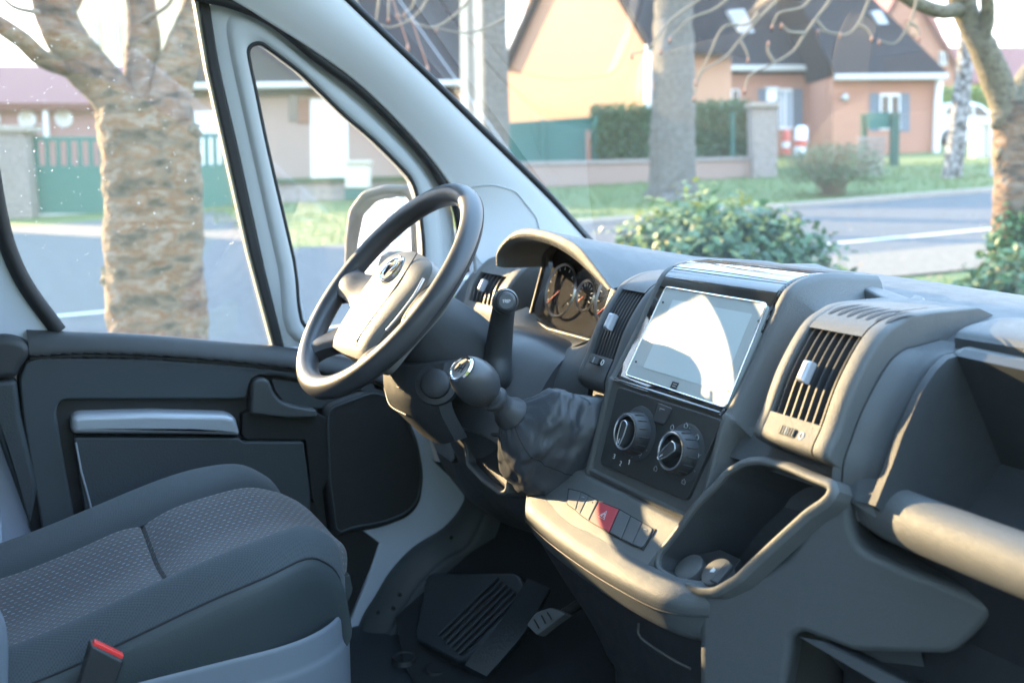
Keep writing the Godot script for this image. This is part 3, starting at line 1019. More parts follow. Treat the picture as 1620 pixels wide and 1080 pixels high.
# ------------------------------------------------------------------ walls, gates, fences
func build_walls_fences() -> void:
	var fwd := Vector3(-sin(deg_to_rad(62.0)), 0, -cos(deg_to_rad(62.0)))
	# green gate with upright bars over a solid panel
	for k in 2:
		var gt := thing("gate", ["wide green metal gate with upright bars left of the big tree trunk", "narrow green metal gate right of the big tree trunk"][k], "gate", [v(-25.25, 0.525, -1.847), v(-23.61, 0.645, -4.925)][k], "green driveway gates")
		var A: Vector3 = [v(-25.67, 1.732, -1.065), v(-23.83, 1.732, -4.51)][k]; var B: Vector3 = [v(-24.69, 1.732, -2.893), v(-23.37, 1.791, -5.39)][k]
		var a0: Vector3 = [v(-25.67, 0.6, -1.063), v(-23.86, 0.72, -4.462)][k]; var b0: Vector3 = [v(-24.73, 0.6, -2.826), v(-23.38, 0.78, -5.37)][k]
		var ta: Vector3 = [v(-25.65, 2.408, -1.087), v(-23.81, 2.481, -4.546)][k]; var tb: Vector3 = [v(-24.69, 2.408, -2.907), v(-23.37, 2.496, -5.39)][k]
		slab("lower_panel", [a0, b0, B, A], fwd * 0.05, "gate_green", gt, 0.01)
		slab("top_rail", [ta, tb, tb - Vector3.UP * 0.1, ta - Vector3.UP * 0.1], fwd * 0.06, "gate_green", gt, 0.01)
		var nb: int = [8, 5][k]
		for i in nb + 1:
			var t := float(i) / nb
			var lo := A.lerp(B, t); var hi := ta.lerp(tb, t)
			var u := (B - A).normalized() * 0.055
			slab("upright_bar", [lo - u, lo + u, hi + u, hi - u], fwd * 0.035, "gate_green", gt, 0.008)
		slab("bottom_rail", [a0, b0, b0 - Vector3.UP * 0.09, a0 - Vector3.UP * 0.09], fwd * 0.06, "gutter", gt, 0.01)
	# gate pillar of stone
	var pil := thing("gate_pillar", "squat grey stone gate pillar left of the green gate", "pillar", v(-25.67, 0.503, -0.636))
	slab("shaft", [v(-25.88, 2.538, 0.19), v(-25.22, 2.538, -1.054), v(-25.2, 0.468, -1.088), v(-25.97, 0.438, 0.361)], fwd * 0.7, "stone_wall", pil, 0.03)
	slab("cap", [v(-25.79, 2.648, 0.231), v(-25.06, 2.648, -1.135), v(-25.06, 2.505, -1.137), v(-25.79, 2.505, 0.243)], fwd * 0.8, "concrete", pil, 0.02)
	# low stone wall in front of the grey house
	var w1 := thing("stone_wall", "low stone wall with dark coping in front of the grey pink house", "wall", v(-22.64, 0.824, -7.83))
	slab("wall", [v(-23.46, 1.342, -6.28), v(-21.48, 1.403, -10.01), v(-21.48, 0.763, -10), v(-23.47, 0.672, -6.26)], fwd * 0.3, "stone_wall", w1, 0.02)
	slab("coping", [v(-23.38, 1.434, -6.22), v(-21.36, 1.509, -10.01), v(-21.36, 1.373, -10.01), v(-23.38, 1.298, -6.21)], fwd * 0.4, "hedge_body", w1, 0.02)
	var w2 := thing("low_wall", "low pinkish wall below the green hedge", "wall", v(-20.06, 1.333, -14.79))
	slab("wall", [v(-21.71, 1.743, -11.69), v(-18.65, 1.899, -17.46), v(-18.64, 1.428, -17.47), v(-21.72, 1.143, -11.69)], fwd * 0.25, "brick_pink", w2, 0.02)
	slab("coping", [v(-21.69, 1.82, -11.64), v(-18.6, 1.977, -17.45), v(-18.6, 1.883, -17.45), v(-21.69, 1.711, -11.64)], fwd * 0.32, "stone_wall", w2, 0.02)
	var p2 := thing("brick_pillar", "brick gate pillar with a stone cap at the hedge's right end", "pillar", v(-18.34, 1.492, -17.4))
	slab("shaft", [v(-18.51, 3.185, -17.08), v(-18.22, 3.185, -17.63), v(-18.19, 1.398, -17.69), v(-18.46, 1.398, -17.17)], fwd * 0.6, "stone_wall", p2, 0.02)
	slab("cap", [v(-18.46, 3.269, -16.97), v(-18.12, 3.269, -17.6), v(-18.12, 3.163, -17.6), v(-18.45, 3.163, -16.97)], fwd * 0.68, "concrete", p2, 0.02)
	var lt := thing("pillar_lantern", "small white lantern standing on the brick gate pillar", "lantern", v(-18.36, 3.313, -17.57))
	slab("housing", [v(-18.41, 3.603, -17.48), v(-18.31, 3.603, -17.67), v(-18.31, 3.313, -17.67), v(-18.4, 3.313, -17.5)], fwd * 0.22, "white_paint", lt, 0.03)
	slab("lantern_roof", [v(-18.4, 3.644, -17.4), v(-18.25, 3.644, -17.68), v(-18.27, 3.583, -17.64), v(-18.37, 3.583, -17.44)], fwd * 0.28, "frame_grey", lt, 0.01)
	# green screen fence left of the hedge
	var f1 := thing("screen_fence", "dark green screen fence between pole and hedge below the sunlit gable", "fence", v(-21.98, 1.75, -13.32))
	slab("screen", [v(-22.71, 2.819, -11.95), v(-21.41, 3.012, -14.4), v(-21.4, 1.75, -14.42), v(-22.71, 1.652, -11.94)], fwd * 0.04, "mesh_green", f1, 0.01)
	for q in [[v(-21.38, 3.023, -14.24), v(-21.32, 3.023, -14.35), v(-21.31, 1.684, -14.38), v(-21.36, 1.684, -14.28)], [v(-22, 2.943, -13.07), v(-21.97, 2.943, -13.13), v(-21.96, 1.684, -13.14), v(-22, 1.684, -13.08)]]:
		slab("post", q, fwd * 0.08, "gate_green", f1, 0.01)
	var sp := thing("fence_post", "slim tan wooden post in front of the screen fence's right end", "post", v(-21.24, 1.748, -14.06))
	slab("shaft", [v(-21.29, 2.646, -13.98), v(-21.24, 2.646, -14.08), v(-21.22, 1.812, -14.11), v(-21.28, 1.812, -14.01)], fwd * 0.1, "bud", sp, 0.01)
	# hedge
	var hd := thing("hedge", "dense dark green clipped hedge in front of the long brick house", "hedge", v(-20.5, 1.815, -16.1))
	slab("hedge_core", [v(-21.46, 3.141, -14.3), v(-20.6, 3.205, -15.92), v(-19.52, 3.301, -17.95), v(-19.49, 1.848, -18), v(-21.44, 1.782, -14.34)], fwd * 1.1, "hedge_body", hd, 0.06)
	leaf_cover("foliage", [v(-21.43, 3.202, -14.24), v(-19.48, 3.361, -17.91), v(-19.46, 1.847, -17.96), v(-21.41, 1.782, -14.29)], 1.2, 2600, 0.13, "leaf_hedge", hd, 31)
	# slatted fence and its green posts
	var f2 := thing("slatted_fence", "short fence of horizontal slats between dark green posts in front of the brick house", "fence", v(-15.42, 1.725, -18.2))
	for i in 7:
		var y0 := 201.0 + i * 8.4
		var la: Vector3 = v(-15.68, 5.34, -17.72) - Vector3.UP * ((y0) * 23.3 / 1575.0); var lb: Vector3 = v(-15.38, 5.34, -18.29) - Vector3.UP * ((y0) * 23.3 / 1575.0)
		slab("slat", [la, lb, lb - Vector3.UP * 0.09, la - Vector3.UP * 0.09], fwd * 0.03, "stone_wall", f2, 0.005)
	for q in [[v(-15.26, 2.898, -18.3), v(-15.17, 2.898, -18.46), v(-15.15, 1.724, -18.5), v(-15.23, 1.724, -18.35)], [v(-15.86, 2.893, -18.02), v(-15.8, 2.893, -18.12), v(-15.77, 1.727, -18.18), v(-15.82, 1.727, -18.09)]]:
		slab("post", q, fwd * 0.16, "post_green", f2, 0.01)
	slab("upper_panel", [v(-15.63, 2.907, -17.92), v(-15.36, 2.907, -18.42), v(-15.35, 2.557, -18.44), v(-15.62, 2.557, -17.94)], fwd * 0.03, "gate_green", f2, 0.005)
	var fp := thing("fence_post", "thin green fence post in front of the dark hedge", "post", v(-19.02, 1.743, -16.97))
	slab("shaft", [v(-19.3, 3.073, -17.08), v(-19.26, 3.073, -17.16), v(-19.24, 1.809, -17.2), v(-19.28, 1.809, -17.12)], fwd * 0.06, "gate_green", fp, 0.01)

# leaves spread over a box-shaped front: for clipped hedges
func leaf_cover(called: String, q: Array, deep: float, count: int, size: float, m: String, parent: Node, seedn: int) -> void:
	var rng := RandomNumberGenerator.new()
	rng.seed = seedn
	var mm := MultiMesh.new()
	mm.transform_format = MultiMesh.TRANSFORM_3D
	mm.mesh = leaf_mesh(size)
	mm.instance_count = count
	var nn := Vector3(sin(deg_to_rad(62.0)), 0, cos(deg_to_rad(62.0)))
	for i in count:
		var a := rng.randf(); var b := rng.randf()
		var w: Vector3 = (q[0] as Vector3).lerp(q[1], a).lerp((q[3] as Vector3).lerp(q[2], a), b)
		if rng.randf() < 0.25:
			w = (q[0] as Vector3).lerp(q[1], a) - nn * rng.randf() * deep
		w += nn * rng.randf_range(-0.02, 0.08) + Vector3.UP * rng.randf_range(-0.03, 0.06)
		mm.set_instance_transform(i, Transform3D(Basis.from_euler(v(rng.randf() * TAU, rng.randf() * TAU, rng.randf() * TAU)), w))
	var mmi := MultiMeshInstance3D.new()
	mmi.name = called
	mmi.multimesh = mm
	mmi.material_override = mats[m]
	parent.add_child(mmi, true)
	mmi.position = -parent.position
	mmi.set_meta("kind", "stuff")

func leaf_mesh(size: float) -> ArrayMesh:
	var mb := MB.new()
	var L := size; var w := size * 0.27
	var a := v(0, 0, 0); var b := v(0, 0.16 * w, L * 0.5); var t := v(0, -0.1 * L, L)
	var l0 := v(-w * 0.8, 0.28 * w, L * 0.28); var l1 := v(-w, 0.26 * w, L * 0.58)
	var r0 := v(w * 0.8, 0.28 * w, L * 0.28); var r1 := v(w, 0.26 * w, L * 0.58)
	for q in [[a, b, l0], [l0, b, l1], [l1, b, t], [a, r0, b], [r0, r1, b], [r1, t, b]]:
		mb.flat(q[0], q[1], q[2], Vector3.UP)
	return mb.mesh()
# ------------------------------------------------------------------ trees
func limb(mb: MB, path: Array, r0: float, r1: float, wob: float, seedn: int, seg := 14, sub := 6) -> void:
	var q := cr(path, sub)
	var nz := FastNoiseLite.new()
	nz.seed = seedn
	nz.frequency = 1.0
	var rows := []
	var K := q.size()
	var prev := Vector3.RIGHT
	for i in K:
		var t: Vector3 = (q[mini(i + 1, K - 1)] - q[maxi(i - 1, 0)]).normalized()
		var s := (prev - t * prev.dot(t)).normalized()
		prev = s
		var w := t.cross(s)
		var r := lerpf(r0, r1, float(i) / (K - 1))
		var row := PackedVector3Array()
		for k in seg:
			var a := TAU * k / seg
			var d := s * cos(a) + w * sin(a)
			var p: Vector3 = q[i] + d * r
			var k2 := 1.0 + wob * (nz.get_noise_3dv(p * 4.0) + 0.6 * nz.get_noise_3dv(p * 12.0))
			row.append(q[i] + d * r * k2)
		rows.append(row)
	# smooth grid normals, wrapped around
	var first := mb.uv.size()
	var near := func(p: Vector3) -> Vector3:
		var best := 0
		var bd := 1e9
		for k in K:
			var dd: float = (q[k] as Vector3).distance_squared_to(p)
			if dd < bd:
				bd = dd
				best = k
		return p - q[best]
	mb.grid(rows, near, Vector2(1.0 / K, 1.0 / seg), false, true)
	for i in range(first, mb.uv.size()):
		var u := mb.uv[i]
		mb.uv[i] = Vector2(u.y, u.x)
	var endn: Vector3 = (q[K - 1] - q[K - 2]).normalized()
	for k in seg:
		mb.tri(q[K - 1], rows[K - 1][k], rows[K - 1][(k + 1) % seg], endn, endn, endn)

func knot(mb: MB, at: Vector3, r: float, seedn: int) -> void:
	var nz := FastNoiseLite.new()
	nz.seed = seedn
	nz.frequency = 1.0
	var rows := []
	for i in 9:
		var a := PI * i / 8.0
		var row := PackedVector3Array()
		for k in 14:
			var b := TAU * k / 14.0
			var d := Vector3(sin(a) * cos(b), cos(a), sin(a) * sin(b))
			row.append(at + d * r * (1.0 + 0.8 * nz.get_noise_3dv(d * 1.6 + at) + 0.45 * nz.get_noise_3dv(d * 4.0 + at)))
		rows.append(row)
	mb.grid(rows, func(p): return p - at, Vector2(0.1, 0.07), false, true)

func twig_set(parent: Node, paths: Array, r: float, buds: bool, seedn: int) -> void:
	for q in paths:
		var mb := MB.new()
		var s := cr(q, 5)
		var rr := []
		for i in s.size(): rr.append(lerpf(r, r * 0.45, float(i) / (s.size() - 1)))
		mb.tube(s, rr, 7)
		var t := part("twig", mb, "twig", parent)
		if buds:
			var bb := MB.new()
			var e: Vector3 = s[-1]
			bb.ball(e + Vector3.DOWN * 0.012, v(r * 0.85, r * 2.2, r * 0.85), 8, 6)
			part("bud", bb, "bud", t)

func bare_crown(parent: Node, origin: Vector3, dirs: Array, length: float, rad: float, seedn: int, m := "bark_limb", levels := 3) -> void:
	# winter crown: limbs split again and again; every first limb is a part that carries its own spray of twigs
	var rng := RandomNumberGenerator.new()
	rng.seed = seedn
	for d in dirs:
		var mb := MB.new()
		_spray(mb, origin, (d as Vector3).normalized(), length, rad, levels, rng)
		part("branch", mb, m, parent)

func _spray(mb: MB, at: Vector3, d: Vector3, length: float, rad: float, level: int, rng: RandomNumberGenerator) -> void:
	var q := [at]
	var dd := d
	for i in 4:
		dd = (dd + v(rng.randf_range(-0.22, 0.22), rng.randf_range(-0.1, 0.2), rng.randf_range(-0.22, 0.22))).normalized()
		q.append(q[-1] + dd * length / 4.0)
	var rr := []
	for i in q.size(): rr.append(lerpf(rad, rad * 0.45, i / 4.0))
	mb.tube(q, rr, 6 if level > 1 else 4, false, true)
	if level <= 0: return
	for k in (4 if level > 1 else 5):
		var i := 1 + (k % 4)
		var side := v(rng.randf_range(-1, 1), rng.randf_range(-0.2, 0.8), rng.randf_range(-1, 1)).normalized()
		_spray(mb, q[i], (dd * 0.7 + side * 0.8).normalized(), length * rng.randf_range(0.45, 0.7), rr[i] * 0.6, level - 1, rng)

func build_trees() -> void:
	# big trunk outside the driver's window
	var t := thing("tree", "thick bare tree trunk with banded brown bark just outside the driver window", "tree", v(-5.3, 0.165, -0.876))
	var mb := MB.new()
	limb(mb, [v(-3.695, 0.168, -0.636), v(-3.687, 0.525, -0.652), v(-3.68, 0.816, -0.665), v(-3.68, 1.015, -0.665), v(-3.677, 1.212, -0.671), v(-3.67, 1.488, -0.683), v(-3.672, 1.624, -0.68), v(-3.676, 1.745, -0.672), v(-3.692, 1.834, -0.664)], 0.215, 0.2, 0.085, 3, 28, 9)
	part("trunk", mb, "bark", t)
	var kb := MB.new()
	knot(kb, v(-3.735, 1.088, -0.518), 0.07, 4)
	knot(kb, v(-3.73, 1.186, -0.529), 0.04, 5)
	knot(kb, v(-3.592, 1.745, -0.829), 0.05, 6)
	knot(kb, v(-3.74, 1.785, -0.552), 0.045, 7)
	knot(kb, v(-3.607, 1.058, -0.801), 0.04, 9)
	part("burl", kb, "bark_limb", t)
	var lm := [[[v(-3.716, 1.57, -0.639), v(-3.722, 1.745, -0.606), v(-3.744, 1.891, -0.543), v(-3.75, 2.039, -0.426), v(-3.736, 2.203, -0.346), v(-3.695, 2.43, -0.317), v(-3.637, 2.824, -0.319)], 0.115, 0.07], [[v(-3.701, 1.57, -0.668), v(-3.734, 1.788, -0.67), v(-3.782, 2.034, -0.686), v(-3.832, 2.227, -0.699), v(-3.889, 2.528, -0.698), v(-3.978, 3.026, -0.742)], 0.1, 0.045], [[v(-3.685, 1.57, -0.698), v(-3.658, 1.786, -0.748), v(-3.662, 2.002, -0.805), v(-3.688, 2.14, -0.862), v(-3.707, 2.307, -0.933), v(-3.726, 2.555, -1.003), v(-3.789, 3.026, -1.099)], 0.1, 0.05], [[v(-3.76, 1.991, -0.386), v(-3.66, 2.022, -0.277), v(-3.589, 2.089, -0.196), v(-3.544, 2.165, -0.068), v(-3.528, 2.246, 0.114)], 0.04, 0.03], [[v(-3.742, 2.165, -0.334), v(-3.802, 2.282, -0.434), v(-3.892, 2.455, -0.478)], 0.03, 0.02]]
	for i in lm.size():
		var b := MB.new()
		limb(b, lm[i][0], lm[i][1], lm[i][2], 0.12, 10 + i, 16, 6)
		part("limb", b, "bark", t)
	bare_crown(t, v(-3.629, 2.73, -0.335), [v(-0.6, 1, 0.4), v(0.2, 1, 0.7), v(-0.3, 1, -0.6)], 2.2, 0.04, 41)
	bare_crown(t, v(-3.804, 2.948, -1.071), [v(0.3, 1, -0.6), v(-0.6, 1, -0.2)], 2.2, 0.035, 42)
	twig_set(t, [[v(-3.791, 2.193, -0.668), v(-3.706, 2.226, -0.723), v(-3.617, 2.27, -0.783), v(-3.599, 2.359, -0.816)], [v(-3.781, 2.14, -0.687), v(-3.803, 2.246, -0.647), v(-3.811, 2.351, -0.631)], [v(-3.66, 2.201, -0.276), v(-3.597, 2.209, -0.182), v(-3.517, 2.263, -0.119)]], 0.012, false, 2)
	# right tree: pollarded, lit from the left
	var r := thing("tree", "pollarded tree with knotty neck and ivy foot at the right edge, lit from the left", "tree", v(-3.377, 0.468, -6.17))
	var rb := MB.new()
	limb(rb, [v(-3.084, 0.079, -5.83), v(-3.106, 0.536, -5.79), v(-3.122, 0.902, -5.76), v(-3.131, 1.261, -5.74), v(-3.136, 1.496, -5.73), v(-3.149, 1.729, -5.71), v(-3.163, 1.997, -5.68)], 0.135, 0.115, 0.12, 21, 22, 8)
	part("trunk", rb, "bark", r)
	var kk := MB.new()
	for q in [[v(-3.163, 1.667, -5.64), 0.06], [v(-3.163, 1.582, -5.64), 0.045], [v(-3.179, 1.889, -5.61), 0.065], [v(-3.129, 1.919, -5.71), 0.085], [v(-3.138, 1.823, -5.65), 0.06], [v(-3.143, 1.254, -5.68), 0.05]]:
		knot(kk, q[0], q[1], int(q[1] * 1000))
	part("burl", kk, "bark_limb", r)
	var rl := [[[v(-3.16, 1.825, -5.69), v(-3.181, 2.033, -5.61), v(-3.204, 2.218, -5.5), v(-3.215, 2.389, -5.37), v(-3.228, 2.548, -5.24), v(-3.231, 2.739, -5.13), v(-3.205, 3.231, -4.966)], 0.098, 0.055], [[v(-3.155, 1.882, -5.7), v(-3.164, 2.115, -5.79), v(-3.151, 2.272, -5.92), v(-3.07, 2.536, -6.07)], 0.08, 0.05], [[v(-3.201, 2.338, -5.4), v(-3.121, 2.455, -5.34), v(-3.06, 2.58, -5.24), v(-3.005, 2.802, -5.13)], 0.05, 0.03], [[v(-3.222, 2.52, -5.25), v(-3.18, 2.482, -5.01), v(-3.11, 2.499, -4.719), v(-3.02, 2.519, -4.463), v(-2.956, 2.541, -4.155)], 0.045, 0.03], [[v(-3.189, 2.404, -5.42), v(-3.23, 2.542, -5.35), v(-3.227, 2.722, -5.35)], 0.03, 0.02]]
	for i in rl.size():
		var b := MB.new()
		limb(b, rl[i][0], rl[i][1], rl[i][2], 0.1, 30 + i, 14, 6)
		part("limb", b, "bark_limb", r)
	bare_crown(r, v(-3.204, 3.198, -4.968), [v(-0.2, 1, 0.3), v(-0.8, 0.8, -0.2)], 1.8, 0.03, 43)
	# twigs hanging from branches above the windscreen
	twig_set(r, [[v(-2.724, 2.468, -3.74), v(-2.749, 2.369, -3.694), v(-2.771, 2.305, -3.651), v(-2.8, 2.22, -3.598), v(-2.824, 2.143, -3.553), v(-2.871, 2.08, -3.463), v(-2.92, 2.03, -3.373), v(-2.93, 1.967, -3.353)], [v(-2.989, 2.489, -3.668), v(-3.017, 2.414, -3.615), v(-3.054, 2.335, -3.545), v(-3.103, 2.218, -3.454), v(-3.133, 2.141, -3.397), v(-3.189, 2.061, -3.292), v(-3.207, 1.942, -3.259)], [v(-3.061, 2.353, -3.533), v(-3.085, 2.298, -3.488), v(-3.141, 2.283, -3.382), v(-3.172, 2.154, -3.324), v(-3.202, 2.02, -3.268)], [v(-2.639, 2.468, -3.901), v(-2.658, 2.381, -3.866), v(-2.679, 2.27, -3.826), v(-2.709, 2.22, -3.769), v(-2.77, 2.243, -3.654)], [v(-2.825, 2.51, -4.403), v(-2.829, 2.447, -4.395), v(-2.844, 2.326, -4.368), v(-2.875, 2.231, -4.309), v(-2.914, 2.244, -4.235)], [v(-3.167, 2.474, -3.334), v(-3.202, 2.414, -3.268), v(-3.276, 2.298, -3.129), v(-3.319, 2.178, -3.047), v(-3.357, 2.154, -2.977)], [v(-2.841, 2.486, -3.733), v(-2.879, 2.368, -3.662), v(-2.934, 2.338, -3.559), v(-2.95, 2.278, -3.528)], [v(-3.015, 2.486, -3.405), v(-3.079, 2.362, -3.286), v(-3.141, 2.308, -3.17), v(-3.186, 2.218, -3.084)], [v(-2.797, 2.228, -3.603), v(-2.833, 2.234, -3.536), v(-2.852, 2.27, -3.499)], [v(-2.777, 2.293, -3.641), v(-2.747, 2.234, -3.698), v(-2.718, 2.228, -3.752)], [v(-2.866, 2.092, -3.474), v(-2.881, 2.146, -3.445), v(-2.881, 2.187, -3.446)], [v(-3.103, 2.225, -3.454), v(-3.087, 2.175, -3.483), v(-3.08, 2.132, -3.496)], [v(-2.679, 2.27, -3.826), v(-2.658, 2.246, -3.865), v(-2.646, 2.211, -3.888)], [v(-2.842, 2.333, -4.37), v(-2.823, 2.307, -4.407), v(-2.817, 2.263, -4.418)], [v(-3.269, 2.304, -3.142), v(-3.283, 2.231, -3.116), v(-3.288, 2.175, -3.106)]], 0.0085, true, 3)
	twig_set(r, [[v(-3.269, 2.369, -1.864), v(-3.289, 2.315, -1.826), v(-3.304, 2.267, -1.798), v(-3.331, 2.224, -1.748), v(-3.365, 2.199, -1.683), v(-3.386, 2.21, -1.643)], [v(-3.357, 2.404, -2.125), v(-3.411, 2.284, -2.023), v(-3.46, 2.227, -1.93), v(-3.507, 2.253, -1.842), v(-3.538, 2.289, -1.783)], [v(-3.387, 2.342, -1.641), v(-3.39, 2.288, -1.635), v(-3.397, 2.21, -1.623)], [v(-3.363, 2.369, -1.686), v(-3.368, 2.305, -1.677), v(-3.37, 2.24, -1.674)], [v(-3.308, 2.369, -1.79), v(-3.319, 2.288, -1.769), v(-3.335, 2.262, -1.738)], [v(-3.39, 2.284, -2.274), v(-3.433, 2.238, -2.195), v(-3.482, 2.215, -2.102), v(-3.545, 2.238, -1.983)], [v(-3.344, 2.325, -1.509), v(-3.337, 2.278, -1.522), v(-3.33, 2.246, -1.536)]], 0.0075, true, 4)
	for q in [[v(-3.144, 2.081, -1.672)], [v(-3.105, 1.992, -1.745)]]:
		var bb := MB.new()
		bb.ball(q[0], v(0.008, 0.026, 0.008), 8, 6)
		bb.tube([q[0] + v(0, 0.02, 0), q[0] + v(-0.05, 0.22, 0.05)], 0.003, 5)
		part("bud", bb, "bud", r)
	# grey trunk in front of the hedge
	var m := thing("tree", "straight grey tree trunk on the lawn in front of the green hedge", "tree", v(-15.2, 0.96, -12.22))
	var tb := MB.new()
	limb(tb, [v(-15.19, 0.797, -12.24), v(-15.2, 1.109, -12.22), v(-15.22, 1.728, -12.19), v(-15.22, 2.704, -12.18), v(-15.23, 3.784, -12.18), v(-15.24, 4.727, -12.14), v(-15.23, 6.23, -12.17)], 0.52, 0.33, 0.16, 51, 18, 6)
	for q in [v(-15.35, 1.009, -11.94), v(-15.06, 1.009, -12.5), v(-14.9, 0.972, -11.95)]: knot(tb, q, 0.24, 77)
	part("trunk", tb, "bark_grey", m)
	bare_crown(m, v(-15.24, 6.11, -12.15), [v(-0.7, 1, 0.3), v(0.5, 1, 0.2), v(-0.2, 1, -0.6), v(0.7, 0.6, -0.5)], 3.6, 0.16, 44, "bark_grey")
	# grey trunk behind the pole
	var m2 := thing("tree", "grey tree trunk standing right behind the pale utility pole", "tree", v(-15.53, 0.912, -8.42))
	var ub := MB.new()
	limb(ub, [v(-15.53, 0.739, -8.42), v(-15.53, 1.829, -8.42), v(-15.53, 2.954, -8.41), v(-15.54, 4.055, -8.39), v(-15.55, 5.67, -8.37)], 0.27, 0.24, 0.08, 52, 16, 6)
	part("trunk", ub, "bark_grey", m2)
	bare_crown(m2, v(-15.55, 5.56, -8.37), [v(-0.7, 1, 0.3), v(0.6, 1, 0.2), v(-0.2, 1, -0.6)], 3.0, 0.1, 45, "bark_grey")
	# birch, leaning
	var bi := thing("birch_tree", "slim leaning birch with white and black bark in front of the white car", "tree", v(-13.97, 1.31, -18.81))
	var ib := MB.new()
	limb(ib, [v(-13.98, 1.255, -18.79), v(-13.96, 1.609, -18.81), v(-13.95, 2.284, -18.84), v(-13.93, 3.085, -18.87), v(-13.92, 3.744, -18.89), v(-13.92, 4.397, -18.89), v(-13.94, 5.94, -18.85)], 0.22, 0.15, 0.04, 53, 14, 6)
	part("trunk", ib, "bark_birch", bi)
	bare_crown(bi, v(-13.95, 5.81, -18.84), [v(-0.4, 1, 0.3), v(0.5, 1, 0.1), v(0.1, 1, -0.5)], 3.0, 0.07, 46, "bark_birch")
	# far bare trees
	var far := [[v(-44.87, 3.222, -62.92), 15], [v(-40.9, 3.127, -61.87), 16], [v(-52.73, 0.58, -26.84), 17]]
	for i in far.size():
		var ft := thing("tree", ["far bare tree rising behind the houses at the right edge", "far bare tree just outside the right edge behind the red roofed house", "far bare tree behind the sunlit gable house"][i], "tree", far[i][0])
		var fb := MB.new()
		var o: Vector3 = far[i][0]
		limb(fb, [o - Vector3.UP * 0.5, o + Vector3.UP * 2.0, o + v(0.1, 4.5, 0.1)], 0.3, 0.22, 0.06, 60 + i, 10, 4)
		part("trunk", fb, "bark_grey", ft)
		bare_crown(ft, o + v(0.1, 4.2, 0.1), [v(-0.8, 0.8, 0.3), v(0.8, 0.8, 0.3), v(0.1, 1, -0.7), v(0.0, 1, 0.4), v(0.5, 1, 0.8)], 4.2, 0.14, 70 + i, "twig", 3)

# ------------------------------------------------------------------ bushes
func leaf_cloud(called: String, o: Vector3, rad: Vector3, count: int, size: float, m: String, parent: Node, seedn: int, shell := 0.72) -> void:
	var rng := RandomNumberGenerator.new()
	rng.seed = seedn
	var nz := FastNoiseLite.new()
	nz.seed = seedn
	nz.frequency = 1.1
	var mm := MultiMesh.new()
	mm.transform_format = MultiMesh.TRANSFORM_3D
	mm.mesh = leaf_mesh(size)
	mm.instance_count = count
	for i in count:
		var d := v(rng.randfn(), rng.randfn(), rng.randfn()).normalized()
		if d.y < -0.6: d.y = -d.y
		var bump := 1.02 + 0.3 * nz.get_noise_3dv(d * 2.4) + 0.24 * nz.get_noise_3dv(d * 6.5)
		var k := bump * lerpf(shell, 1.0, pow(rng.randf(), 0.5))
		var at := o + d * rad * k
		var side := (d * 0.7 + Vector3.UP * 0.5 + v(rng.randfn(), rng.randfn(), rng.randfn()) * 0.5).normalized()
		var f := side.cross(v(rng.randfn(), rng.randfn(), rng.randfn())).normalized()
		var sc := rng.randf_range(0.65, 1.25)
		mm.set_instance_transform(i, Transform3D(Basis(side.cross(f), side, f).scaled(Vector3.ONE * sc), at))
	var mmi := MultiMeshInstance3D.new()
	mmi.name = called
	mmi.multimesh = mm
	mmi.material_override = mats[m]
	parent.add_child(mmi, true)
	mmi.position = -parent.position
	mmi.set_meta("kind", "stuff")

func single_leaves(o: Vector3, rad: Vector3, count: int, size: float, mset: Array, parent: Node, seedn: int) -> void:
	# the leaves nearest to the windscreen, each on its own
	var rng := RandomNumberGenerator.new()
	rng.seed = seedn
	var lm := leaf_mesh(size)
	var to := (v(0.95, 1.56, 0) - o).normalized()
	var k := 0
	while k < count:
		var d := v(rng.randfn(), rng.randfn(), rng.randfn()).normalized()
		if d.dot(to) < 0.25 and d.y < 0.55: continue
		if d.y < -0.2: continue
		var side := (d * 0.8 + Vector3.UP * 0.4 + v(rng.randfn(), rng.randfn(), rng.randfn()) * 0.45).normalized()
		var f := side.cross(v(rng.randfn(), rng.randfn(), rng.randfn())).normalized()
		var mi := MeshInstance3D.new()
		mi.name = "leaf" if k == 0 else "leaf_%03d" % k
		mi.mesh = lm
		mi.material_override = mats[mset[rng.randi() % mset.size()]]
		parent.add_child(mi, true)
		mi.transform = Transform3D(Basis(side.cross(f), side, f).scaled(Vector3.ONE * rng.randf_range(0.8, 1.3)), o + d * rad * rng.randf_range(0.9, 1.12) - parent.position)
		k += 1

func stems(parent: Node, o: Vector3, rad: Vector3, count: int, r: float, seedn: int) -> void:
	var rng := RandomNumberGenerator.new()
	rng.seed = seedn
	var mb := MB.new()
	for i in count:
		var e := o + v(rng.randf_range(-1, 1) * rad.x, rng.randf_range(0.2, 0.9) * rad.y, rng.randf_range(-1, 1) * rad.z) * 0.8
		var s := v(o.x + rng.randf_range(-0.2, 0.2) * rad.x, gy(o.x, o.z) - 0.05, o.z + rng.randf_range(-0.2, 0.2) * rad.z)
		mb.tube(cr([s, s.lerp(e, 0.5) + v(rng.randf_range(-0.1, 0.1), 0.05, 0), e], 3), r, 5)
	part("stems", mb, "twig", parent)

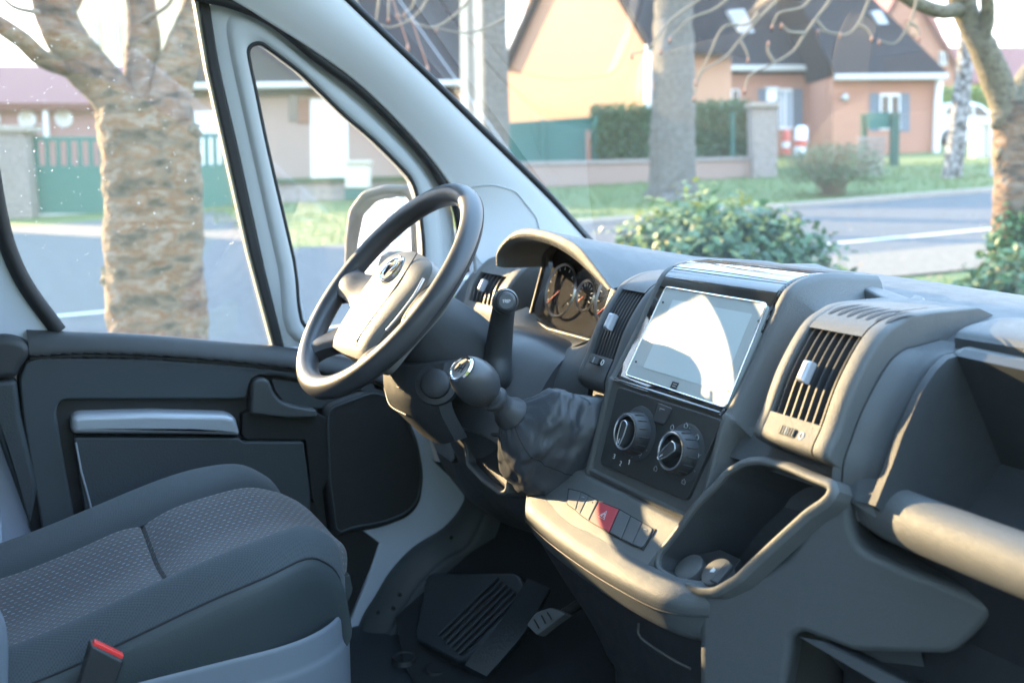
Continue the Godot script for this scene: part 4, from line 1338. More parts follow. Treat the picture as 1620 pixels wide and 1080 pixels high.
func build_plants() -> void:
	var o: Vector3 = v(-3.91, 0.753, -4.067)
	var b := thing("bush", "round evergreen bush with glossy dark leaves right in front of the windscreen", "bush", v(o.x, gy(o.x, o.z), o.z))
	var rad := v(0.76, 0.58, 0.76)
	stems(b, o, rad, 26, 0.012, 3)
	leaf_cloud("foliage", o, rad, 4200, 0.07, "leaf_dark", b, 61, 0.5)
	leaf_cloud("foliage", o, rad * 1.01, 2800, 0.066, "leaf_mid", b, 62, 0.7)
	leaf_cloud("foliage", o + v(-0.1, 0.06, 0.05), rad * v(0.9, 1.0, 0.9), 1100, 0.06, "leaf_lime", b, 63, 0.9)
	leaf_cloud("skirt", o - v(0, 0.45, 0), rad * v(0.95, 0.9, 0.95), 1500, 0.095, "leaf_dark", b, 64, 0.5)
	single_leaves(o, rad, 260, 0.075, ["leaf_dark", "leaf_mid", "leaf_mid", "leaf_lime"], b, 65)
	# shrub across the road
	var s: Vector3 = v(-12.98, 1.626, -14.27)
	var sh := thing("shrub", "straggly olive shrub on the verge across the road", "shrub", v(s.x, gy(s.x, s.z), s.z))
	stems(sh, s, v(1.1, 0.6, 1.0), 60, 0.012, 5)
	leaf_cloud("foliage", s, v(1.05, 0.5, 0.9), 2300, 0.06, "leaf_olive", sh, 71, 0.35)
	leaf_cloud("foliage", s, v(1.0, 0.45, 0.9), 900, 0.06, "leaf_mid", sh, 72, 0.4)
	# ivy around the right tree's foot
	var i0: Vector3 = v(-3.057, 0.852, -5.67)
	var iv := thing("ivy", "ivy climbing the foot of the tree at the right edge", "ivy", v(i0.x, gy(i0.x, i0.z), i0.z))
	leaf_cloud("foliage", i0, v(0.2, 0.5, 0.2), 900, 0.06, "leaf_ivy", iv, 73, 0.6)
	leaf_cloud("foliage", v(-2.927, 0.696, -5.28), v(0.5, 0.2, 0.5), 900, 0.06, "leaf_ivy", iv, 74, 0.5)
	leaf_cloud("foliage", v(-2.998, 0.716, -5.14), v(0.35, 0.12, 0.4), 500, 0.05, "leaf_bright", iv, 75, 0.5)
	var lowo: Vector3 = v(-2.595, 0.758, -5.26)
	var lb := thing("shrub", "low leafy shrub at the far right below the pollarded tree", "shrub", v(lowo.x, gy(lowo.x, lowo.z), lowo.z))
	leaf_cloud("foliage", lowo, v(0.45, 0.4, 0.4), 1200, 0.07, "leaf_mid", lb, 76, 0.4)
	leaf_cloud("foliage", lowo, v(0.45, 0.38, 0.4), 500, 0.06, "leaf_olive", lb, 77, 0.5)
	# bright hedge behind the car
	var hq: Array = [v(-30.73, 5.25, -38.4), v(-28.07, 5.3, -43.41), v(-27.98, 3.214, -43.58), v(-30.66, 3.214, -38.53)]
	var bh := thing("hedge", "bright green hedge behind the white car", "hedge", v(-29.58, 2.933, -40.57))
	slab("hedge_core", hq, v(-1.2, 0, -0.6), "leaf_bright", bh, 0.1)
	leaf_cover("foliage", hq, 1.0, 1800, 0.22, "leaf_bright", bh, 78)
	# fallen leaves on the verge
	var rng := RandomNumberGenerator.new()
	rng.seed = 8
	var mm := MultiMesh.new()
	mm.transform_format = MultiMesh.TRANSFORM_3D
	mm.mesh = leaf_mesh(0.07)
	mm.instance_count = 500
	for i in 500:
		var x := -rng.randf_range(2.0, 22.0); var z := -rng.randf_range(3.0, 20.0)
		mm.set_instance_transform(i, Transform3D(Basis.from_euler(v(rng.randf_range(-0.3, 0.3), rng.randf() * TAU, rng.randf_range(-0.3, 0.3))), gp(x, z, 0.12)))
	var mmi := MultiMeshInstance3D.new()
	mmi.name = "fallen_leaves"
	mmi.multimesh = mm
	mmi.material_override = mats.leaf_fallen
	add_child(mmi)
	meta(mmi, "brown fallen leaves scattered on verge and paving", "leaves", "", "stuff")

# ------------------------------------------------------------------ poles, boxes, car
func build_street_things() -> void:
	var fwd := Vector3(-sin(deg_to_rad(62.0)), 0, -cos(deg_to_rad(62.0)))
	var right := Vector3(cos(deg_to_rad(62.0)), 0, -sin(deg_to_rad(62.0)))
	# concrete pole of two legs with a web between
	var p := thing("utility_pole", "pale concrete utility pole of two legs beside the windscreen pillar", "pole", v(-13.48, 1, -6.94))
	slab("leg", [v(-13.55, 6.55, -6.81), v(-13.5, 6.55, -6.9), v(-13.5, 0.9, -6.9), v(-13.56, 0.9, -6.8)], fwd * 0.16, "pole_pale", p, 0.01)
	slab("leg", [v(-13.46, 6.55, -6.98), v(-13.41, 6.55, -7.07), v(-13.39, 0.9, -7.11), v(-13.44, 0.9, -7.01)], fwd * 0.16, "pole_pale", p, 0.01)
	slab("web", [v(-13.57, 6.57, -6.93), v(-13.53, 6.57, -7.01), v(-13.51, 0.897, -7.04), v(-13.57, 0.897, -6.93)], fwd * 0.05, "concrete", p, 0.0)
	# electric cabinet by the stone wall
	var e := thing("utility_cabinet", "pale utility cabinet on a green base by the stone wall", "cabinet", v(-21.98, 0.944, -8))
	slab("cabinet_body", [v(-21.91, 1.804, -7.71), v(-21.64, 1.804, -8.21), v(-21.65, 1.216, -8.19), v(-21.92, 1.216, -7.69)], fwd * 0.35, "cabinet", e, 0.02)
	slab("cabinet_base", [v(-21.97, 1.215, -7.69), v(-21.69, 1.215, -8.22), v(-21.69, 0.933, -8.22), v(-21.97, 0.933, -7.69)], fwd * 0.3, "mesh_green", e, 0.02)
	slab("cabinet_lid", [v(-21.82, 1.846, -7.65), v(-21.53, 1.846, -8.2), v(-21.53, 1.788, -8.2), v(-21.83, 1.788, -7.65)], fwd * 0.45, "cabinet", e, 0.01)
	var e2 := thing("utility_cabinet", "pale two door utility cabinet standing on the grass in front of the white car", "cabinet", v(-18.98, 1.775, -26.42))
	for q in [[v(-19.13, 2.986, -26.14), v(-18.98, 2.986, -26.42), v(-18.94, 1.959, -26.49), v(-19.09, 1.959, -26.21)], [v(-18.95, 2.986, -26.47), v(-18.8, 2.986, -26.75), v(-18.76, 1.959, -26.82), v(-18.91, 1.959, -26.54)]]:
		slab("cabinet_door", q, fwd * 0.4, "cabinet", e2, 0.02)
	slab("cabinet_top", [v(-19.12, 3.056, -26.04), v(-18.75, 3.056, -26.75), v(-18.74, 2.965, -26.76), v(-19.12, 2.965, -26.05)], fwd * 0.5, "cabinet", e2, 0.02)
	var sp := thing("sign_post", "slim pale blue post on the verge left of the pollarded tree", "post", v(-13.56, 1.31, -19.58))
	pipe("shaft", [v(-13.58, 2.752, -19.53), v(-13.57, 2.015, -19.55), v(-13.56, 1.282, -19.57)], 0.05, "silver_plastic", sp)
	# marker posts
	for k in 2:
		var q: Vector3 = [v(-19.28, 2.019, -19.46), v(-19.84, 2.027, -19.47)][k]
		var bo := thing("bollard", ["white bollard with a broad red band near the house's drainpipe", "slim reddish bollard beside the brick pillar"][k], "bollard", q, "bollards by the house entrance")
		var mb := MB.new()
		var hh: float = [0.78, 0.7][k]; var rr: float = [0.16, 0.1][k]
		mb.lathe([[0.0, hh], [rr * 0.6, hh - 0.01], [rr, hh - 0.08], [rr, 0.0]], Transform3D(Basis(), q), 20)
		part("post", mb, ["white_paint", "red_paint"][k], bo)
		var rb := MB.new()
		rb.lathe([[rr + 0.004, hh * 0.52], [rr + 0.004, hh * 0.3]], Transform3D(Basis(), q), 20)
		part("band", rb, ["red_paint", "white_paint"][k], bo)
	# white car, side on
	var car := thing("parked_car", "white hatchback parked beyond the birch at the end of the brick house", "car", v(-25.76, 2.485, -34.97))
	var side := [v(-26.46, 2.827, -33.65), v(-26.51, 3.558, -33.56), v(-26.45, 3.897, -33.67), v(-26.36, 4.187, -33.84), v(-26.21, 4.308, -34.12), v(-25.89, 4.308, -34.73), v(-25.7, 4.187, -35.09), v(-25.42, 3.728, -35.6), v(-25.14, 3.606, -36.14), v(-24.97, 3.412, -36.46), v(-24.92, 2.827, -36.55), v(-25.13, 2.73, -36.16), v(-26.3, 2.73, -33.96)]
	var cb := MB.new()
	cb.plate(side, fwd * 1.65, 0.1, true)
	var body := part("body", cb, "car_white", car)
	for q in [[v(-26.34, 3.822, -33.79), v(-26.29, 4.112, -33.88), v(-26.17, 4.185, -34.12), v(-26.16, 3.822, -34.14)], [v(-26.13, 4.185, -34.18), v(-25.88, 4.209, -34.66), v(-25.84, 3.798, -34.73), v(-26.12, 3.822, -34.2)], [v(-25.82, 4.185, -34.77), v(-25.7, 4.112, -34.99), v(-25.51, 3.75, -35.35), v(-25.79, 3.774, -34.82)]]:
		slab("side_window", q, fwd * 0.03, "pane_dark", car, 0.004)
	slab("door_line", [v(-26.15, 3.775, -34.17), v(-26.13, 3.775, -34.2), v(-26.1, 2.875, -34.26), v(-26.12, 2.875, -34.23)], fwd * 0.02, "tyre", body, 0.0)
	for q in [v(-26.22, 2.948, -33.99), v(-25.17, 2.948, -35.97)]:
		var wb := MB.new()
		var xf := Transform3D(Basis(right, -fwd, right.cross(-fwd)), q + fwd * 0.05)
		wb.lathe([[0.19, 0.09], [0.3, 0.1], [0.32, 0.05], [0.32, -0.12]], xf, 28)
		var wh := part("wheel", wb, "tyre", car)
		var hb := MB.new()
		hb.lathe([[0.0, 0.1], [0.05, 0.1], [0.19, 0.085]], xf, 24)
		part("rim", hb, "silver_plastic", wh)
	slab("tail_light", [v(-26.47, 3.798, -33.52), v(-26.42, 3.846, -33.63), v(-26.41, 3.555, -33.64), v(-26.46, 3.531, -33.54)], fwd * 0.1, "red_plastic", car, 0.005)
	slab("headlight", [v(-25.1, 3.531, -36.1), v(-24.96, 3.41, -36.37), v(-24.95, 3.264, -36.38), v(-25.12, 3.361, -36.07)], fwd * 0.1, "pane_sky", car, 0.005)

# ------------------------------------------------------------------ cab shell
func quad_box(mb: MB, lo: Vector3, hi: Vector3, bev := 0.004) -> void:
	mb.box((lo + hi) * 0.5, hi - lo, Vector3.RIGHT, Vector3.UP, bev)

func build_cab() -> void:
	var cab := thing("van_cab", "light grey and white cab shell of the van: windscreen, pillars, roof and floor", "van cab", v(0, 0.6, 0))
	# windscreen pillar trim
	var R := [v(-0.79, 1.96, -0.47), v(-0.79, 1.909, -0.533), v(-0.79, 1.858, -0.594), v(-0.79, 1.787, -0.68), v(-0.79, 1.716, -0.766), v(-0.79, 1.639, -0.856), v(-0.79, 1.557, -0.953), v(-0.79, 1.493, -1.026), v(-0.79, 1.41, -1.113), v(-0.79, 1.298, -1.231)]
	var L := [v(-0.845, 1.896, -0.225), v(-0.845, 1.874, -0.332), v(-0.845, 1.852, -0.41), v(-0.845, 1.772, -0.557), v(-0.845, 1.709, -0.65), v(-0.845, 1.617, -0.749), v(-0.845, 1.544, -0.811), v(-0.845, 1.478, -0.852), v(-0.845, 1.364, -0.871), v(-0.845, 1.222, -0.876)]
	var rows := []
	for i in R.size():
		var a: Vector3 = R[i]; var b: Vector3 = L[i]
		var out := v(0.55, 0.2, 0.8).normalized()
		rows.append([a - v(0.004, 0, 0.012), a, a.lerp(b, 0.12) + out * 0.008, a.lerp(b, 0.35) + out * 0.014, a.lerp(b, 0.65) + out * 0.012, a.lerp(b, 0.9) + out * 0.006, b, b - v(0.03, 0, 0.01)])
	var mb := MB.new()
	patch(mb, rows, 4, 3, v(0.6, 0.2, 0.8), 0.02)
	part("pillar_trim", mb, "trim_grey", cab)
	mb = MB.new()
	var pg := net(rows, 4, 3)
	var airbag := []
	for q in [[8, 26], [8, 29], [9, 31], [11, 32], [15, 32], [17, 31], [17, 28], [16, 26], [13, 25], [10, 25]]: airbag.append(pg[q[0]][q[1]] + v(0.0006, 0.0002, 0.0008))
	mb.tube(rnd(airbag, 0.01, 4), 0.0011, 6, true)
	part("airbag_cover_joint", mb, "frame_grey", cab)
	mb = MB.new()
	mb.tube(cr([R[1].lerp(L[1], 0.2) + v(0.0, 0, 0.02), R[2].lerp(L[2], 0.95) + v(0.012, 0, 0.012)], 2), 0.0022, 6)
	part("trim_joint", mb, "rubber", cab)
	# the trim of the other side, mirrored
	var mr := []
	for r in rows:
		var q := []
		for w in r: q.append(v(-w.x, w.y, w.z))
		mr.append(q)
	mb = MB.new()
	patch(mb, mr, 3, 2, v(-0.6, 0.2, 0.8), 0.02)
	part("pillar_trim", mb, "trim_grey", cab)
	# windscreen glass with its black edge
	var B0: Vector3 = R[8] + v(-0.05, -0.03, -0.025); var T0: Vector3 = R[0] + v(0.01, 0.08, -0.02)
	var gm := MB.new()
	var grid := []
	for i in 7:
		var t := i / 6.0
		var row := []
		for j in 9:
			var s := j / 8.0 * 2.0 - 1.0
			var w := B0.lerp(T0, t)
			row.append(v(-s * w.x, w.y, w.z - 0.06 * (1.0 - s * s)))
		grid.append(row)
	gm.grid(grid, v(0, 0.7, -0.7))
	var ws := part("windscreen", gm, "window_glass", cab, "large windscreen pane")
	mb = MB.new()
	var edge := []
	for w in R: edge.append(w + v(-0.002, 0.003, -0.006))
	mb.tube(cr(edge, 4), 0.0075, 8)
	part("windscreen_seal", mb, "rubber", ws)
	# header, roof, rear wall, floor, sills
	mb = MB.new()
	patch(mb, [[v(-0.86, 1.97, -0.46), v(-0.86, 2.0, -0.42), v(-0.86, 2.0, 0.62)], [v(0, 2.03, -0.5), v(0, 2.05, -0.44), v(0, 2.04, 0.62)], [v(0.86, 1.97, -0.46), v(0.86, 2.0, -0.42), v(0.86, 2.0, 0.62)]], 4, 4, v(0, -1, 0), 0.04)
	part("headliner", mb, "trim_grey", cab)
	mb = MB.new()
	patch(mb, [[v(-0.94, 2.03, -0.52), v(-0.94, 2.07, 0.66)], [v(0, 2.1, -0.55), v(0, 2.12, 0.66)], [v(0.94, 2.03, -0.52), v(0.94, 2.07, 0.66)]], 4, 2, v(0, 1, 0), 0.02)
	part("roof", mb, "paint_white", cab)
	mb = MB.new()
	quad_box(mb, v(-0.9, 0.6, 0.62), v(0.9, 2.04, 0.66))
	part("rear_wall", mb, "trim_grey", cab)
	mb = MB.new()
	quad_box(mb, v(-0.93, 0.4, 0.052), v(-0.85, 2.03, 0.22), 0.012)
	quad_box(mb, v(-0.868, 0.4, 0.008), v(-0.852, 2.0, 0.05), 0.004)
	part("door_pillar", mb, "paint_white", cab)
	mb = MB.new()
	quad_box(mb, v(-0.93, 0.4, 0.222), v(-0.88, 2.03, 0.62), 0.006)
	part("side_panel", mb, "paint_white", cab)
	mb = MB.new()
	quad_box(mb, v(0.86, 0.4, 0.3), v(0.93, 2.03, 0.62), 0.015)
	part("door_pillar", mb, "paint_white", cab)
	mb = MB.new()
	quad_box(mb, v(-0.86, 0.6, -1.1), v(0.86, 0.66, 0.62))
	part("floor", mb, "floor_plastic", cab)
	mb = MB.new()
	quad_box(mb, v(-0.86, 0.66, -1.14), v(0.86, 1.3, -1.08))
	part("bulkhead", mb, "carpet", cab)
	mb = MB.new()
	quad_box(mb, v(-0.94, 0.38, -1.0), v(-0.862, 0.6, 0.05), 0.01)
	part("sill", mb, "paint_white", cab)
	# pale painted metal that shows between door, dash and floor
	mb = MB.new()
	mb.plate([v(-0.862, 1.212, -0.657), v(-0.862, 1.179, -0.749), v(-0.862, 1.118, -0.759), v(-0.862, 1.027, -0.776), v(-0.862, 0.97, -0.794), v(-0.862, 0.898, -0.856), v(-0.862, 0.863, -0.851), v(-0.862, 0.824, -0.81), v(-0.862, 0.795, -0.742), v(-0.862, 0.753, -0.692), v(-0.862, 0.703, -0.655), v(-0.862, 0.662, -0.626), v(-0.862, 0.574, -0.587), v(-0.862, 0.503, -0.572), v(-0.862, 0.51, -0.545), v(-0.862, 0.571, -0.575), v(-0.862, 0.662, -0.592), v(-0.862, 0.749, -0.632), v(-0.862, 0.824, -0.661), v(-0.862, 0.872, -0.609), v(-0.862, 1.04, -0.613)], v(-0.03, 0, 0), 0.004)
	part("door_opening_metal", mb, "paint_white", cab, "pale painted metal beside the footwell")
	# bonnet and wings outside, in front of the windscreen
	mb = MB.new()
	patch(mb, [[v(-0.82, 1.3, -1.2), v(-0.8, 1.16, -1.55), v(-0.72, 0.98, -1.85), v(-0.68, 0.75, -1.95)], [v(0, 1.33, -1.28), v(0, 1.2, -1.62), v(0, 1.02, -1.95), v(0, 0.75, -2.05)], [v(0.82, 1.3, -1.2), v(0.8, 1.16, -1.55), v(0.72, 0.98, -1.85), v(0.68, 0.75, -1.95)]], 6, 5, v(0, 0.8, -0.6), 0.03)
	part("bonnet", mb, "paint_white", cab)
	for s in [-1.0, 1.0]:
		mb = MB.new()
		mb.plate([v(s * 0.9, 0.45, -1.0), v(s * 0.9, 1.3, -1.0), v(s * 0.86, 1.28, -1.2), v(s * 0.84, 1.14, -1.55), v(s * 0.8, 0.95, -1.85), v(s * 0.8, 0.45, -1.9)], v(-s * 0.1, 0, 0), 0.02)
		part("wing", mb, "paint_white", cab)
		mb = MB.new()
		var xf := Transform3D(Basis(v(0, 1, 0), v(s, 0, 0), v(0, 0, -s)), v(s * 0.84, 0.33, -1.45))
		mb.lathe([[0.18, 0.08], [0.31, 0.09], [0.335, 0.04], [0.335, -0.12]], xf, 32)
		var wh := part("wheel", mb, "tyre", cab)
		mb = MB.new()
		mb.lathe([[0.0, 0.06], [0.18, 0.085]], xf, 24)
		part("rim", mb, "silver_plastic", wh)
	# door seals around the opening
	mb = MB.new()
	mb.tube(cr([v(-0.853, 1.885, -0.196), v(-0.853, 1.859, -0.333), v(-0.853, 1.847, -0.414), v(-0.853, 1.82, -0.485), v(-0.853, 1.766, -0.559), v(-0.853, 1.702, -0.653), v(-0.853, 1.609, -0.753), v(-0.853, 1.542, -0.805), v(-0.853, 1.484, -0.837), v(-0.853, 1.364, -0.852)], 5), 0.0095, 10)
	part("door_seal", mb, "rubber", cab)
	mb = MB.new()
	mb.tube([v(-0.85, 0.65, 0.024), v(-0.85, 1.1, 0.024), v(-0.852, 1.24, 0.024)], 0.009, 10)
	part("door_seal", mb, "rubber", cab)

# ------------------------------------------------------------------ driver's door
func build_door() -> void:
	var d := thing("driver_door", "driver's door of the van with dark inner panel, grey armrest and spotted window", "door", v(-0.88, 0.62, -0.35))
	var mb := MB.new()
	mb.plate([v(-0.866, 1.225, -0.034), v(-0.866, 1.248, -0.039), v(-0.866, 1.266, -0.069), v(-0.866, 1.266, -0.128), v(-0.866, 1.233, -0.38), v(-0.866, 1.168, -0.657), v(-0.866, 1.114, -0.743), v(-0.866, 1.019, -0.765), v(-0.866, 0.947, -0.775), v(-0.866, 0.879, -0.762), v(-0.866, 0.843, -0.731), v(-0.866, 0.833, -0.677), v(-0.866, 0.766, -0.64), v(-0.866, 0.68, -0.599), v(-0.866, 0.576, -0.549), v(-0.866, 0.508, -0.494), v(-0.866, 0.634, -0.116), v(-0.866, 0.964, -0.033), v(-0.866, 1.115, -0.028)], v(-0.02, 0, 0), 0.006)
	part("inner_panel", mb, "plastic_black", d)
	mb = MB.new()
	mb.plate([v(-0.925, 0.45, 0.045), v(-0.93, 1.24, 0.045), v(-0.93, 1.2, -0.98), v(-0.925, 0.45, -0.98)], v(0.03, 0, 0), 0.006)
	part("outer_skin", mb, "paint_white", d)
	# belt cap along the window
	var T := [v(-0.888, 1.301, -0.054), v(-0.888, 1.286, -0.161), v(-0.888, 1.271, -0.264), v(-0.888, 1.252, -0.374), v(-0.888, 1.234, -0.49), v(-0.888, 1.183, -0.679), v(-0.888, 1.136, -0.844)]
	var Bt := [v(-0.852, 1.259, -0.055), v(-0.852, 1.257, -0.136), v(-0.852, 1.245, -0.239), v(-0.852, 1.222, -0.376), v(-0.852, 1.196, -0.503), v(-0.852, 1.158, -0.652), v(-0.852, 1.11, -0.785)]
	var rows := []
	for i in T.size():
		var m: Vector3 = (T[i] + Bt[i]) * 0.5
		rows.append([T[i] - v(0.01, 0.01, 0), T[i], m + v(0.006, 0.022, 0), m + v(0.024, 0.008, 0), Bt[i] + v(0.012, 0.006, 0), Bt[i]])
	mb = MB.new()
	patch(mb, rows, 5, 4, v(0.7, 0.7, 0), 0.012)
	part("belt_cap", mb, "plastic_dark", d)
	mb = MB.new()
	mb.plate(rnd([v(-0.836, 1.288, 0.04), v(-0.836, 1.301, -0.022), v(-0.836, 1.288, -0.054), v(-0.836, 1.267, -0.06), v(-0.836, 1.246, -0.04), v(-0.836, 1.228, -0.033), v(-0.836, 1.231, 0.045)], 0.015), v(-0.05, 0, 0), 0.014)
	part("belt_cap_end", mb, "plastic_dark", d)
	mb = MB.new()
	mb.plate(rnd([v(-0.842, 1.228, 0.045), v(-0.842, 1.225, -0.033), v(-0.842, 1.163, -0.035), v(-0.842, 1.041, -0.052), v(-0.842, 0.974, -0.034), v(-0.842, 1.118, -0.001), v(-0.842, 1.189, 0.014)], 0.008), v(-0.04, 0, 0), 0.01)
	part("rear_edge_trim", mb, "door_plastic", d)
	# upper trim of brushed suede
	mb = MB.new()
	mb.plate(rnd([v(-0.848, 1.225, -0.037), v(-0.848, 1.252, -0.048), v(-0.848, 1.258, -0.07), v(-0.848, 1.241, -0.239), v(-0.848, 1.219, -0.375), v(-0.848, 1.191, -0.514), v(-0.848, 1.155, -0.655), v(-0.848, 1.121, -0.66), v(-0.848, 1.152, -0.611), v(-0.848, 1.191, -0.456), v(-0.848, 1.194, -0.429), v(-0.848, 1.186, -0.414), v(-0.848, 1.154, -0.407), v(-0.848, 1.153, -0.395), v(-0.848, 1.184, -0.103), v(-0.848, 1.179, -0.093), v(-0.848, 1.164, -0.088), v(-0.848, 1.105, -0.092), v(-0.848, 1.009, -0.101), v(-0.848, 0.928, -0.108), v(-0.848, 0.938, -0.054), v(-0.848, 1.051, -0.045), v(-0.848, 1.172, -0.037)], 0.006, 3), v(-0.02, 0, 0), 0.005)
	part("upper_trim", mb, "suede", d)
	# armrest strip
	mb = MB.new()
	mb.plate(rnd([v(-0.832, 1.154, -0.109), v(-0.832, 1.16, -0.122), v(-0.832, 1.15, -0.238), v(-0.832, 1.132, -0.365), v(-0.832, 1.123, -0.382), v(-0.832, 1.088, -0.389), v(-0.832, 1.101, -0.3), v(-0.832, 1.126, -0.109)], 0.008), v(-0.04, 0, 0), 0.012)
	part("armrest", mb, "silver_plastic", d, "pale grey armrest")
	mb = MB.new()
	mb.plate(rnd([v(-0.838, 1.119, -0.112), v(-0.838, 1.083, -0.387), v(-0.838, 1.075, -0.393), v(-0.838, 1.06, -0.506), v(-0.838, 0.959, -0.516), v(-0.838, 0.731, -0.504), v(-0.838, 0.81, -0.135), v(-0.838, 1.032, -0.117)], 0.004), v(-0.03, 0, 0), 0.003)
	part("door_pocket", mb, "door_plastic", d)
	mb = MB.new()
	mb.tube([v(-0.836, 1.111, -0.114), v(-0.836, 1.06, -0.119), v(-0.836, 1.014, -0.127), v(-0.836, 0.962, -0.135)], 0.0018, 6)
	part("pocket_edge", mb, "silver_plastic", d)
	# handle
	mb = MB.new()
	mb.plate(rnd([v(-0.846, 1.124, -0.396), v(-0.846, 1.134, -0.416), v(-0.846, 1.113, -0.535), v(-0.846, 1.096, -0.56), v(-0.846, 0.988, -0.558), v(-0.846, 0.929, -0.528), v(-0.846, 0.943, -0.521), v(-0.846, 1.061, -0.512), v(-0.846, 1.076, -0.4), v(-0.846, 1.084, -0.394)], 0.004), v(-0.03, 0, 0), 0.003)
	part("handle_block", mb, "rubber", d)
	mb = MB.new()
	mb.plate(rnd([v(-0.834, 1.126, -0.408), v(-0.834, 1.184, -0.414), v(-0.834, 1.192, -0.427), v(-0.834, 1.188, -0.444), v(-0.834, 1.161, -0.453), v(-0.834, 1.143, -0.467), v(-0.834, 1.131, -0.495), v(-0.834, 1.121, -0.534), v(-0.834, 1.104, -0.534), v(-0.834, 1.111, -0.471)], 0.008), v(-0.03, 0, 0), 0.006)
	part("door_handle", mb, "plastic", d)
	mb = MB.new()
	mb.plate(rnd([v(-0.856, 1.185, -0.454), v(-0.856, 1.147, -0.614), v(-0.856, 1.117, -0.613), v(-0.856, 1.118, -0.542), v(-0.856, 1.136, -0.478), v(-0.856, 1.158, -0.462)], 0.006), v(-0.01, 0, 0), 0.001)
	part("handle_recess", mb, "door_plastic", d)
	# speaker panel at the door's front foot
	var sp := rnd([v(-0.846, 1.127, -0.545), v(-0.846, 1.154, -0.652), v(-0.846, 1.131, -0.693), v(-0.846, 1.084, -0.724), v(-0.846, 1.023, -0.748), v(-0.846, 0.955, -0.758), v(-0.846, 0.898, -0.749), v(-0.846, 0.871, -0.723), v(-0.846, 0.858, -0.663), v(-0.846, 0.858, -0.586), v(-0.846, 0.848, -0.557), v(-0.846, 0.978, -0.545)], 0.02)
	mb = MB.new()
	mb.plate(sp, v(-0.03, 0, 0), 0.014)
	var spk := part("speaker_panel", mb, "plastic_black", d)
	mb = MB.new()
	var loop := []
	for w in sp: loop.append(w.lerp(v(-0.846, 1.02, -0.66), 0.1) + v(0.001, 0, 0))
	mb.tube(resamp(loop, 60, true), 0.0022, 6, true)
	part("speaker_rim", mb, "door_plastic", spk)
	# window frame: front post, quarter window surround
	var O := [v(-0.872, 1.239, -0.485), v(-0.872, 1.381, -0.456), v(-0.872, 1.597, -0.418), v(-0.872, 1.717, -0.395), v(-0.872, 1.791, -0.383), v(-0.872, 1.845, -0.38), v(-0.872, 1.87, -0.4), v(-0.872, 1.853, -0.454), v(-0.872, 1.824, -0.497), v(-0.872, 1.773, -0.565), v(-0.872, 1.737, -0.618), v(-0.872, 1.708, -0.66), v(-0.872, 1.663, -0.71), v(-0.872, 1.614, -0.761), v(-0.872, 1.567, -0.8), v(-0.872, 1.53, -0.821), v(-0.872, 1.477, -0.835), v(-0.872, 1.376, -0.842), v(-0.872, 1.274, -0.824), v(-0.872, 1.228, -0.674)]
	var I := [v(-0.872, 1.265, -0.532), v(-0.872, 1.402, -0.508), v(-0.872, 1.598, -0.469), v(-0.872, 1.708, -0.45), v(-0.872, 1.753, -0.442), v(-0.872, 1.773, -0.441), v(-0.872, 1.783, -0.449), v(-0.872, 1.786, -0.463), v(-0.872, 1.779, -0.477), v(-0.872, 1.743, -0.529), v(-0.872, 1.708, -0.569), v(-0.872, 1.667, -0.614), v(-0.872, 1.624, -0.668), v(-0.872, 1.57, -0.726), v(-0.872, 1.543, -0.748), v(-0.872, 1.51, -0.759), v(-0.872, 1.453, -0.767), v(-0.872, 1.386, -0.769), v(-0.872, 1.304, -0.755), v(-0.872, 1.274, -0.675)]
	mb = MB.new()
	mb.band(O, I, v(-0.025, 0, 0), 0.003)
	part("window_frame", mb, "frame_grey", d)
	var M := []
	for i in O.size(): M.append((O[i] as Vector3).lerp(I[i], 0.42))
	var O2 := []; var I2 := []
	for i in O.size():
		O2.append(M[i] + v(0.003, 0, 0)); I2.append((I[i] as Vector3) + v(0.003, 0, 0))
	mb = MB.new()
	mb.band(_match(O2, I2, 5)[0], _match(O2, I2, 5)[1], v(-0.012, 0, 0), 0.007)
	part("quarter_surround", mb, "frame_grey", d)
	mb = MB.new()
	mb.tube(_match(O2, I2, 4)[1], 0.0042, 8, true)
	part("quarter_seal", mb, "rubber", d)
	mb = MB.new()
	var gq := []
	for w in I: gq.append(w + v(-0.016, 0, 0))
	mb.plate(gq, v(-0.004, 0, 0), 0.0)
	part("quarter_glass", mb, "window_glass", d)
	mb = MB.new()
	mb.plate([v(-0.868, 1.882, -0.356), v(-0.868, 1.883, -0.374), v(-0.868, 1.727, -0.392), v(-0.868, 1.597, -0.417), v(-0.868, 1.381, -0.455), v(-0.868, 1.239, -0.484), v(-0.868, 1.241, -0.467), v(-0.868, 1.417, -0.429), v(-0.868, 1.608, -0.395), v(-0.868, 1.737, -0.372)], v(-0.04, 0, 0), 0.004)
	part("window_channel", mb, "rubber", d)
	mb = MB.new()
	mb.plate([v(-0.874, 1.882, -0.35), v(-0.874, 1.883, -0.358), v(-0.874, 1.737, -0.375), v(-0.874, 1.608, -0.398), v(-0.874, 1.417, -0.432), v(-0.874, 1.24, -0.47), v(-0.874, 1.24, -0.464), v(-0.874, 1.417, -0.425), v(-0.874, 1.608, -0.391), v(-0.874, 1.737, -0.368)], v(-0.02, 0, 0), 0.001)
	part("channel_lip", mb, "seal_light", d)
	# rear of the window: painted frame with a rounded seal
	mb = MB.new()
	mb.plate([v(-0.876, 1.682, -0.005), v(-0.876, 1.613, -0.018), v(-0.876, 1.533, -0.026), v(-0.876, 1.488, -0.032), v(-0.876, 1.439, -0.039), v(-0.876, 1.382, -0.059), v(-0.876, 1.299, -0.097), v(-0.876, 1.276, -0.07), v(-0.876, 1.272, 0.068), v(-0.876, 1.679, 0.069)], v(-0.03, 0, 0), 0.005)
	part("rear_frame", mb, "paint_white", d)
	mb = MB.new()
